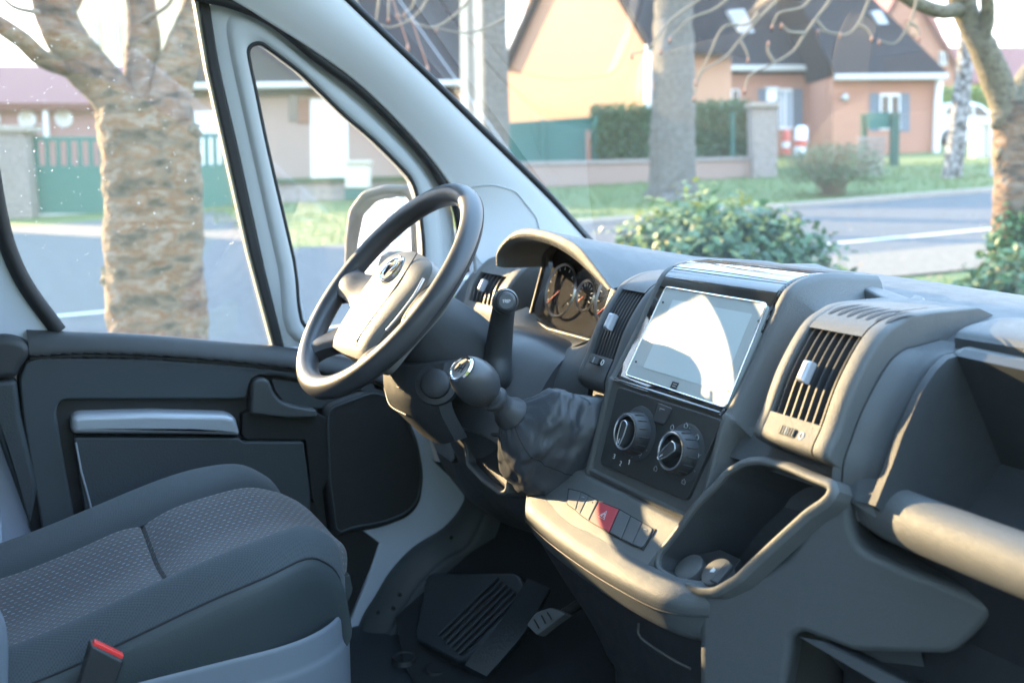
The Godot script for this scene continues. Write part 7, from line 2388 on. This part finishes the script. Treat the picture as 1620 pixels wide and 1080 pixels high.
	part("lower_cover", mb, "plastic_dark", sh)
	for k in 2:
		mb = MB.new()
		mb.tube(cr([q0 + v(-0.085, 0.0 - 0.04 * k, 0.022), q0 + v(-0.03, -0.015 - 0.04 * k, 0.040 - 0.006 * k), q0 + v(0.04, -0.015 - 0.04 * k, 0.042 - 0.006 * k)], 6), 0.0016, 6)
		part("cover_ridge", mb, "plastic_soft", sh)
	mb = MB.new()
	var lx := Transform3D(Basis(v(0, 0.8, -0.6), v(0.8, 0.36, 0.48), v(0.6, -0.48, -0.64).normalized()).orthonormalized(), q0 + v(0.095, 0.0, 0.012))
	mb.lathe([[0.0, 0.012], [0.016, 0.012], [0.021, 0.008], [0.022, -0.02]], lx, 28)
	mb.lathe([[0.022, 0.002], [0.030, 0.0], [0.031, -0.02]], lx, 28)
	part("ignition_lock", mb, "plastic_black", sh)
	# wiper stalk
	var stk := thing("wiper_stalk", "black wiper stalk with a round end button right of the wheel", "stalk", v(-0.33, 1.31, -0.65))
	var e: Vector3 = v(-0.275, 1.383, -0.642)
	var ax := (v(0.95, 1.56, 0) - e).normalized()
	ax = (ax + v(0.25, 0.05, 0.0)).normalized()
	var sx := Transform3D(Basis(Vector3.UP.cross(ax).normalized(), ax, Vector3.UP.cross(ax).normalized().cross(ax)), e)
	mb = MB.new()
	mb.lathe([[0.0, 0.004], [0.0125, 0.004], [0.0135, 0.003], [0.0138, 0.0], [0.0155, 0.001], [0.0178, -0.002], [0.0185, -0.008], [0.0185, -0.022], [0.0165, -0.034]], sx, 32)
	part("end_cap", mb, "plastic_smooth", stk)
	mb = MB.new()
	mb.lathe([[0.0, 0.0048], [0.0105, 0.0048], [0.0112, 0.004]], sx, 28)
	var bt := part("end_button", mb, "plastic", stk)
	var tx := sx.basis.x
	text_part("button_word", "TRIP", 0.0042, e + ax * 0.005, tx, ax.cross(tx), "marking", bt)
	mb = MB.new()
	var b0: Vector3 = v(-0.33, 1.262, -0.655)
	mb.tube(cr([e - ax * 0.026 - v(0, 0.004, 0), e.lerp(b0, 0.35) - ax * 0.03, e.lerp(b0, 0.7) - ax * 0.022, b0, b0 + v(-0.05, -0.01, -0.02)], 5), [0.0165, 0.0168, 0.0172, 0.0176, 0.018, 0.0185, 0.019, 0.0195, 0.02, 0.0205, 0.021, 0.0215, 0.022, 0.0225, 0.023, 0.0235, 0.024, 0.0245, 0.025, 0.0255, 0.026], 20, false, true, 0.85)
	part("lever", mb, "plastic_dark", stk)
	mb = MB.new()
	var bxf := Transform3D(Basis(v(0.6, 0, -0.8), v(0.55, 0.45, 0.7).normalized(), v(0, 1, 0)).orthonormalized(), b0 + v(-0.01, -0.012, -0.02))
	mb.lathe([[0.0, -0.01], [0.038, -0.01], [0.045, 0.006], [0.048, 0.004], [0.05, -0.03]], bxf, 32)
	part("boot_ring", mb, "plastic_black", stk)

# ------------------------------------------------------------------ gear lever
func build_gear_lever() -> void:
	var g := thing("gear_lever", "dash mounted gear lever with black knob, chrome shift plate and wrinkled leather boot", "gear lever", v(-0.17, 1.19, -0.67))
	var cap: Vector3 = v(-0.186, 1.313, -0.53)
	var col: Vector3 = v(-0.198, 1.256, -0.594)
	var ax := (cap - col).normalized()
	var L := cap.distance_to(col)
	var bx := Basis(ax.cross(Vector3.UP).normalized(), ax, ax.cross(Vector3.UP).normalized().cross(ax))
	var xf := Transform3D(bx, col)
	var mb := MB.new()
	mb.lathe([[0.0, L], [0.0185, L - 0.0005], [0.0215, L - 0.003], [0.0262, L - 0.012], [0.0292, L - 0.024], [0.0296, L - 0.036], [0.0275, L - 0.046], [0.0215, L - 0.056], [0.0160, L - 0.061], [0.0, L - 0.063]], xf, 40)
	part("knob", mb, "plastic_smooth", g)
	mb = MB.new()
	mb.lathe([[0.0142, L + 0.0012], [0.0158, L + 0.0026], [0.0178, L + 0.0024], [0.0192, L - 0.0008]], xf, 40)
	part("knob_ring", mb, "chrome", g)
	mb = MB.new()
	mb.lathe([[0.0, L + 0.0012], [0.0145, L + 0.0012]], xf, 32)
	var pl := part("shift_plate", mb, "satin_chrome", g)
	var t0 := xf * v(0, L + 0.0016, 0)
	for q in [[-0.006, -0.006, -0.006, 0.006], [0.0, -0.006, 0.0, 0.006], [0.006, -0.006, 0.006, 0.006], [-0.006, 0.0, 0.006, 0.0]]:
		mb = MB.new()
		mb.tube([t0 + bx.x * q[0] + bx.z * q[1], t0 + bx.x * q[2] + bx.z * q[3]], 0.0006, 5)
		part("shift_line", mb, "rubber", pl)
	mb = MB.new()
	mb.lathe([[0.0, 0.034], [0.0135, 0.034], [0.0142, 0.018], [0.0178, 0.016], [0.0185, 0.012], [0.0165, 0.009], [0.0150, 0.004], [0.0165, -0.006], [0.0235, -0.018], [0.0245, -0.024], [0.021, -0.028]], xf, 36)
	part("collar", mb, "plastic_smooth", g)
	# boot: from the collar to a frame on the console, with folds and seams
	var base := resamp([v(-0.133, 1.264, -0.721), v(-0.12, 1.229, -0.706), v(-0.132, 1.177, -0.688), v(-0.157, 1.128, -0.672), v(-0.195, 1.113, -0.67), v(-0.23, 1.119, -0.676), v(-0.226, 1.152, -0.688), v(-0.21, 1.196, -0.703), v(-0.189, 1.237, -0.716), v(-0.164, 1.261, -0.723)], 56, true)
	if MB.new().newell(base).dot(ax) > 0.0: base.reverse()
	var top := []
	for k in 56:
		top.append(xf * v(cos(TAU * k / 56.0) * 0.019, -0.024, sin(TAU * k / 56.0) * 0.019))
	# turn the start so that both outlines run alike
	var best := 0; var bd := 1e9; var flip := false
	for f in 2:
		for s in 56:
			var sum := 0.0
			for k in range(0, 56, 4):
				var idx := (s + (k if f == 0 else 56 - k)) % 56
				sum += (top[k] as Vector3).distance_squared_to(base[idx])
			if sum < bd: bd = sum; best = s; flip = f == 1
	var nz := FastNoiseLite.new()
	nz.seed = 4
	nz.frequency = 1.0
	var rows := []
	var cb := Vector3.ZERO
	for w in base: cb += w
	cb /= base.size()
	for i in 26:
		var t := i / 25.0
		var row := []
		var mid := (col - ax * 0.024).lerp(cb, t) + v(0.0, -0.006, 0.016) * sin(PI * t)
		for k in 56:
			var idx := (best + (k if not flip else 56 - k)) % 56
			var p: Vector3 = (top[k] as Vector3).lerp(base[idx], pow(t, 0.85))
			var rad: Vector3 = p - (col - ax * 0.024).lerp(cb, pow(t, 0.85))
			var q := TAU * k / 56.0
			var gather := 0.10 * sin(q * 13.0) * exp(-t * 7.0)
			var ridge := 1.0 - absf(nz.get_noise_3d(cos(q) * 0.9 + t * 1.2, sin(q) * 0.9, t * 2.0)) * 2.4
			var fold := (0.15 * ridge + 0.10 * sin(t * 7.0 + q * 2.0 + sin(q) * 1.5)) * sin(PI * clampf(t, 0, 1))
			var swell := 1.0 + 0.32 * sin(PI * pow(t, 0.75)) * (1.0 - 0.5 * t)
			row.append(mid + rad * (swell + gather + fold))
		rows.append(row)
	mb = MB.new()
	var sm := []
	for j in 56:
		var cl := []
		for i in 26: cl.append(rows[i][j])
		sm.append(cr(cl, 2))
	mb.grid(sm, func(p): return p - (col.lerp(cb, clampf((p - col).dot(cb - col) / (cb - col).length_squared(), 0.0, 1.0))), Vector2.ONE, true)
	var boot := part("boot", mb, "leatherette", g)
	for j in [6, 10, 34]:
		mb = MB.new()
		var sp := []
		for i in range(1, sm[j].size()):
			var p: Vector3 = sm[j][i]
			sp.append(p + (p - (col.lerp(cb, 0.5))).normalized() * 0.0006)
		mb.tube(sp, 0.0008, 5)
		part("boot_seam", mb, "thread", boot)
	mb = MB.new()
	mb.tube(base, 0.0025, 8, true)
	part("boot_frame", mb, "plastic_smooth", g)

# ------------------------------------------------------------------ driver's seat
func seat_y(x: float, z: float) -> float:
	# height of the cushion: centre dips to the rear, bolsters at both sides
	var base := 1.0 + 0.085 * smoothstep(0.08, -0.33, z) - 0.02 * smoothstep(-0.33, -0.40, z)
	var u := (x + 0.40) / 0.135
	var bol := 0.03 * smoothstep(0.95, 1.45, absf(u)) - 0.012 * (1.0 - smoothstep(0.0, 1.0, absf(u)))
	if u < 0.0: bol -= 0.02 * smoothstep(0.95, 1.45, absf(u))
	return base + bol

func build_seat() -> void:
	var s := thing("driver_seat", "driver's seat with patterned grey cloth cushion and plain dark bolsters", "car seat", v(-0.42, 0.66, -0.1))
	var zs := [0.16, 0.08, 0.0, -0.08, -0.16, -0.24, -0.31, -0.36]
	var cols := [-0.535, -0.50, -0.46, -0.40, -0.34, -0.295, -0.262]
	# patterned centre in two panels, then its rounded front
	for k in 2:
		var rows := []
		var zr := [0.16, 0.08, 0.0, -0.08, -0.14, -0.172] if k == 0 else [-0.178, -0.22, -0.28, -0.33, -0.37, -0.398, -0.412, -0.412, -0.40]
		for i in zr.size():
			var row := []
			for x in cols:
				var y := seat_y(x, zr[i])
				if k == 1 and i > 4: y -= [0.008, 0.022, 0.055, 0.10][i - 5]
				var bow: float = 0.012 * (1.0 - pow((x + 0.40) / 0.135, 2)) * smoothstep(-0.25, -0.42, zr[i])
				if i == (zr.size() - 1 if k == 0 else 0): y -= 0.007
				var uu: float = (x + 0.40) / 0.135
				if k == 1: bow -= 0.03 * smoothstep(-0.30, -0.41, zr[i]) * smoothstep(0.35, 1.05, uu)
				row.append(v(x, y, zr[i] - bow))
			rows.append(row)
		var mb := MB.new()
		patch(mb, rows, 5, 4, v(0, 0.8, -0.5), 0.02)
		part("seat_cushion", mb, "cloth_pattern", s)
	# far bolster, near bolster: cloth on top, smooth sides
	for k in 2:
		var rows := []
		var xl := [-0.533, -0.55, -0.58, -0.62, -0.655, -0.675, -0.68] if k == 0 else [-0.264, -0.252, -0.235, -0.212, -0.192, -0.178, -0.17]
		var zr := [0.2, 0.12, 0.04, -0.04, -0.12, -0.2, -0.27, -0.33, -0.365, -0.386, -0.394]
		for i in zr.size():
			var row := []
			for j in xl.size():
				var t := j / 6.0
				var z: float = zr[i]
				var pull := smoothstep(-0.2, -0.40, z)
				var x: float = lerpf(xl[j], xl[0] + (xl[j] - xl[0]) * 0.62, pull * pull) if k == 0 else lerpf(xl[j], xl[0] + (xl[j] - xl[0]) * 0.5, pull * pull)
				var y := seat_y(xl[j], z)
				if k == 0: y += 0.012 * sin(PI * t) - 0.05 * pow(t, 4.0) - 0.03 * smoothstep(0.0, 0.18, z) * t
				else: y += 0.014 * sin(PI * minf(t * 1.2, 1.0)) - 0.022 * pow(t, 3.0)
				if i > 7: y -= [0.006, 0.022, 0.06][i - 8]
				if j == 0: y -= 0.008
				if k == 1: z += pull * pull * (0.002 + 0.016 * t)
				row.append(v(x, y, z))
			rows.append(row)
		var mb := MB.new()
		patch(mb, rows, 4, 4, v(0, 1, -0.1), 0.02)
		part("bolster", mb, "cloth_plain", s)
		# side skin below the bolster
		var rows2 := []
		for i in rows.size():
			var e: Vector3 = rows[i][6]
			var sgn := -1.0 if k == 0 else 1.0
			var fr := smoothstep(-0.3, -0.4, zr[i])
			rows2.append([e, e + v(sgn * 0.006, -0.012, -0.004 * fr), e + v(sgn * 0.008, -0.04, -0.006 * fr), Vector3(e.x + sgn * 0.002, minf(e.y - 0.06, 0.985), e.z + 0.004 * fr), Vector3(e.x - sgn * 0.02, 0.96, e.z + 0.02 * fr)])
		mb = MB.new()
		patch(mb, rows2, 4, 4, v(-1 if k == 0 else 1, 0, 0), 0.015)
		part("side_skin", mb, "cloth_side", s)
		mb = MB.new()
		var sm := []
		for r in rows2: sm.append((r[0] as Vector3) + v(0.0005 if k == 1 else -0.0005, 0.0005, 0))
		mb.tube(cr(sm, 4), 0.0014, 6)
		part("seam", mb, "thread", s)
		mb = MB.new()
		sm = []
		for r in rows: sm.append((r[0] as Vector3) + v(0, 0.0005, 0))
		mb.tube(cr(sm, 4), 0.0016, 6)
		part("seam", mb, "thread", s)
	# front skin under the cushion nose
	var mb := MB.new()
	var fr := []
	for x in [-0.62, -0.59, -0.55, -0.47, -0.40, -0.35, -0.31]:
		var bow := 0.012 * (1.0 - minf(1.0, pow((x + 0.40) / 0.2, 2)))
		fr.append([v(x, 1.01, -0.405 - bow), v(x, 0.985, -0.408 - bow), v(x, 0.955, -0.39 - bow)])
	patch(mb, fr, 4, 4, v(0, 0, -1), 0.015)
	part("front_skin", mb, "cloth_side", s)
	# plastic base: a hollow skirt with a step
	mb = MB.new()
	var ring := rnd([v(-0.70, 0, 0.2), v(-0.156, 0, 0.2), v(-0.158, 0, -0.31), v(-0.20, 0, -0.375), v(-0.27, 0, -0.40), v(-0.62, 0, -0.40), v(-0.70, 0, -0.34)], 0.05, 6)
	var hs := [[0.66, 1.0, 0.0], [0.86, 1.0, 0.0], [0.952, 1.0, 0.0], [0.958, 0.99, 0.0], [0.965, 0.985, 0.0], [0.990, 0.985, 0.0], [0.996, 0.979, 0.0], [0.996, 0.972, 0.0], [0.95, 0.968, 0.0]]
	var rr := []
	for h in hs:
		var row := []
		for w in ring:
			var q: Vector3 = v(-0.425, 0, -0.11).lerp(w, h[1])
			row.append(v(q.x, h[0] + 0.012 * smoothstep(0.1, -0.4, q.z) - 0.006, q.z))
		rr.append(row)
	mb.grid(rr, func(p): return p - v(-0.425, p.y, -0.11), Vector2.ONE, false, true)
	part("base_skirt", mb, "seat_base", s)
	# backrest, just outside the frame, and the adjuster cover that peeps in
	mb = MB.new()
	var bk := []
	for q in [[0.98, 0.10, 0.21], [1.08, 0.14, 0.235], [1.25, 0.19, 0.24], [1.45, 0.24, 0.225], [1.6, 0.28, 0.19], [1.68, 0.31, 0.13]]:
		var row := []
		for j in 9:
			var u := j / 4.0 - 1.0
			row.append(v(-0.42 + u * q[2], q[0], q[1] - 0.035 * pow(absf(u), 3.0) + 0.012 * (1.0 - u * u)))
		bk.append(row)
	patch(mb, bk, 4, 2, v(0, 0.2, -1), 0.1)
	part("backrest", mb, "cloth_plain", s)
	mb = MB.new()
	mb.plate(rnd([v(-0.166, 0.93, 0.02), v(-0.166, 1.09, 0.006), v(-0.166, 1.12, 0.03), v(-0.166, 1.12, 0.16), v(-0.166, 0.93, 0.18)], 0.04), v(-0.03, 0, 0), 0.012)
	part("hinge_cover", mb, "seat_base", s)
	# belt buckle standing between the seats
	var b := thing("belt_buckle", "black seat belt buckle with a red release button beside the seat cushion", "seat belt buckle", v(-0.13, 0.95, -0.06))
	var A: Array = [v(-0.13, 1.067, -0.069), v(-0.13, 1.041, -0.101), v(-0.13, 1.033, -0.096), v(-0.13, 1.059, -0.063)]
	var x := ((A[1] - A[0]) as Vector3).normalized()
	var dn := v(-0.02, -0.95, 0.28).normalized()
	mb = MB.new()
	var wd := v(-0.022, 0, 0)
	mb.plate(rnd([A[0], A[1], A[1] + dn * 0.12 - x * 0.012, A[0] + dn * 0.12 - x * 0.004], 0.004), wd, 0.004, true)
	var bb := part("buckle_body", mb, "plastic_black", b)
	mb = MB.new()
	var tn := -dn
	mb.box((A[0] + A[1]) * 0.5 + v(-0.008, 0, 0) + tn * 0.001, v((A[1] - A[0]).length() * 0.86, 0.009, 0.006), x, v(1, 0, 0), 0.0015)
	part("release_button", mb, "red_plastic", bb)
	mb = MB.new()
	mb.box((A[0] + A[1]) * 0.5 + v(-0.0165, 0, 0) + tn * 0.001, v((A[1] - A[0]).length() * 0.72, 0.004, 0.004), x, v(1, 0, 0), 0.0005)
	part("buckle_slot", mb, "rubber", bb)
	mb = MB.new()
	mb.plate([A[0] + dn * 0.11, A[1] + dn * 0.11 - x * 0.02, A[1] + dn * 0.3 - x * 0.02, A[0] + dn * 0.3], v(-0.012, 0, 0), 0.002)
	part("buckle_stalk", mb, "plastic_black", b)

# ------------------------------------------------------------------ footwell
func build_footwell() -> void:
	var f := thing("footwell_trim", "dark moulded trim of the driver's footwell with a ridged foot plate", "footwell trim", v(-0.6, 0.66, -0.75))
	# sill trim that curves along the door opening
	var I := [v(-0.835, 0.986, -0.776), v(-0.835, 0.908, -0.843), v(-0.835, 0.873, -0.838), v(-0.835, 0.835, -0.798), v(-0.835, 0.806, -0.731), v(-0.835, 0.765, -0.681), v(-0.835, 0.716, -0.645), v(-0.835, 0.675, -0.616), v(-0.835, 0.588, -0.578), v(-0.835, 0.512, -0.537)]
	var O := [v(-0.8, 0.979, -0.844), v(-0.8, 0.928, -0.875), v(-0.8, 0.881, -0.863), v(-0.8, 0.815, -0.824), v(-0.8, 0.791, -0.766), v(-0.8, 0.752, -0.716), v(-0.8, 0.7, -0.674), v(-0.8, 0.634, -0.634), v(-0.8, 0.541, -0.598), v(-0.8, 0.482, -0.563)]
	var rows := []
	for i in I.size():
		rows.append([I[i] - v(0.02, 0, 0), I[i], I[i].lerp(O[i], 0.5) + v(0.004, 0.002, 0), O[i], O[i] + v(0.012, -0.006, -0.004), O[i] + v(0.02, -0.05, -0.02)])
	var mb := MB.new()
	patch(mb, rows, 4, 4, v(0.9, 0.3, 0.3), 0.008)
	part("sill_trim", mb, "door_plastic", f)
	for q in [v(-0.8, 0.835, -0.79), v(-0.8, 0.736, -0.678), v(-0.8, 0.71, -0.664), v(-0.8, 0.709, -0.631)]:
		mb = MB.new()
		mb.ball(q, v(0.006, 0.004, 0.004), 10, 6)
		part("trim_clip", mb, "rubber", f)
	# side wall and floor mat
	mb = MB.new()
	patch(mb, [[v(-0.80, 0.9, -0.95), v(-0.79, 0.80, -0.82), v(-0.78, 0.70, -0.66)], [v(-0.74, 0.86, -1.0), v(-0.72, 0.76, -0.88), v(-0.70, 0.678, -0.64)], [v(-0.60, 0.83, -1.03), v(-0.6, 0.73, -0.92), v(-0.6, 0.668, -0.62)], [v(-0.2, 0.83, -1.03), v(-0.2, 0.72, -0.92), v(-0.2, 0.666, -0.6)]], 5, 5, v(0.3, 1, 0.5), 0.006)
	part("floor_mat", mb, "carpet", f)
	# ridged foot plate
	var fp := [[v(-0.797, 0.772, -0.735), v(-0.612, 0.819, -0.844), v(-0.517, 0.792, -0.825), v(-0.541, 0.704, -0.692), v(-0.677, 0.701, -0.657)]]
	mb = MB.new()
	mb.plate(rnd(fp[0], 0.02), v(0, -0.03, -0.02), 0.006)
	var plate := part("foot_plate", mb, "floor_plastic", f)
	var ra := [v(-0.634, 0.72, -0.688), v(-0.619, 0.719, -0.69), v(-0.604, 0.717, -0.691), v(-0.589, 0.716, -0.693), v(-0.575, 0.715, -0.694), v(-0.56, 0.714, -0.695)]
	var rb := [v(-0.637, 0.806, -0.813), v(-0.622, 0.805, -0.814), v(-0.606, 0.803, -0.815), v(-0.591, 0.802, -0.816), v(-0.576, 0.8, -0.817), v(-0.561, 0.797, -0.816)]
	for k in 6:
		mb = MB.new()
		mb.tube([ra[k], rb[k]], 0.0028, 6)
		part("ridge", mb, "floor_plastic", plate)
	mb = MB.new()
	patch(mb, [[v(-0.567, 0.825, -0.839), v(-0.529, 0.771, -0.761), v(-0.504, 0.722, -0.68)], [v(-0.528, 0.816, -0.864), v(-0.5, 0.758, -0.796), v(-0.486, 0.701, -0.714)]], 4, 4, v(0.5, 0.8, 0.3), 0.02)
	part("tunnel_step", mb, "floor_plastic", f)
	var p := thing("accelerator_pedal", "ribbed accelerator pedal in the dark footwell", "pedal", v(-0.33, 0.8, -0.76))
	mb = MB.new()
	var pd := rnd([v(-0.358, 0.848, -0.721), v(-0.353, 0.869, -0.736), v(-0.331, 0.883, -0.751), v(-0.298, 0.884, -0.76), v(-0.313, 0.865, -0.743), v(-0.328, 0.842, -0.724)], 0.006)
	mb.plate(pd, v(0, -0.006, -0.012), 0.002)
	var pad := part("pedal_pad", mb, "button", p)
	var rl := [v(-0.346, 0.86, -0.729), v(-0.337, 0.869, -0.737), v(-0.329, 0.876, -0.743), v(-0.329, 0.853, -0.728), v(-0.323, 0.862, -0.736), v(-0.316, 0.87, -0.743)]
	for k in 3:
		mb = MB.new()
		mb.tube([rl[k], rl[k + 3]], 0.0012, 5)
		part("pad_rib", mb, "rubber", pad)
	mb = MB.new()
	mb.tube([v(-0.33, 0.86, -0.76), v(-0.33, 0.90, -0.86), v(-0.33, 1.02, -0.9)], 0.009, 8)
	part("pedal_arm", mb, "rubber", p)
	# gear on the floor in front of the seat: the mat's cut-out rings
	for k in 2:
		var q: Vector3 = [v(-0.596, 0.67, -0.667), v(-0.661, 0.67, -0.631)][k]
		var ringm := MB.new()
		ringm.lathe([[0.018, 0.006], [0.022, 0.008], [0.026, 0.0]], Transform3D(Basis(), q), 20)
		part("mat_eyelet", ringm, "rubber", f)
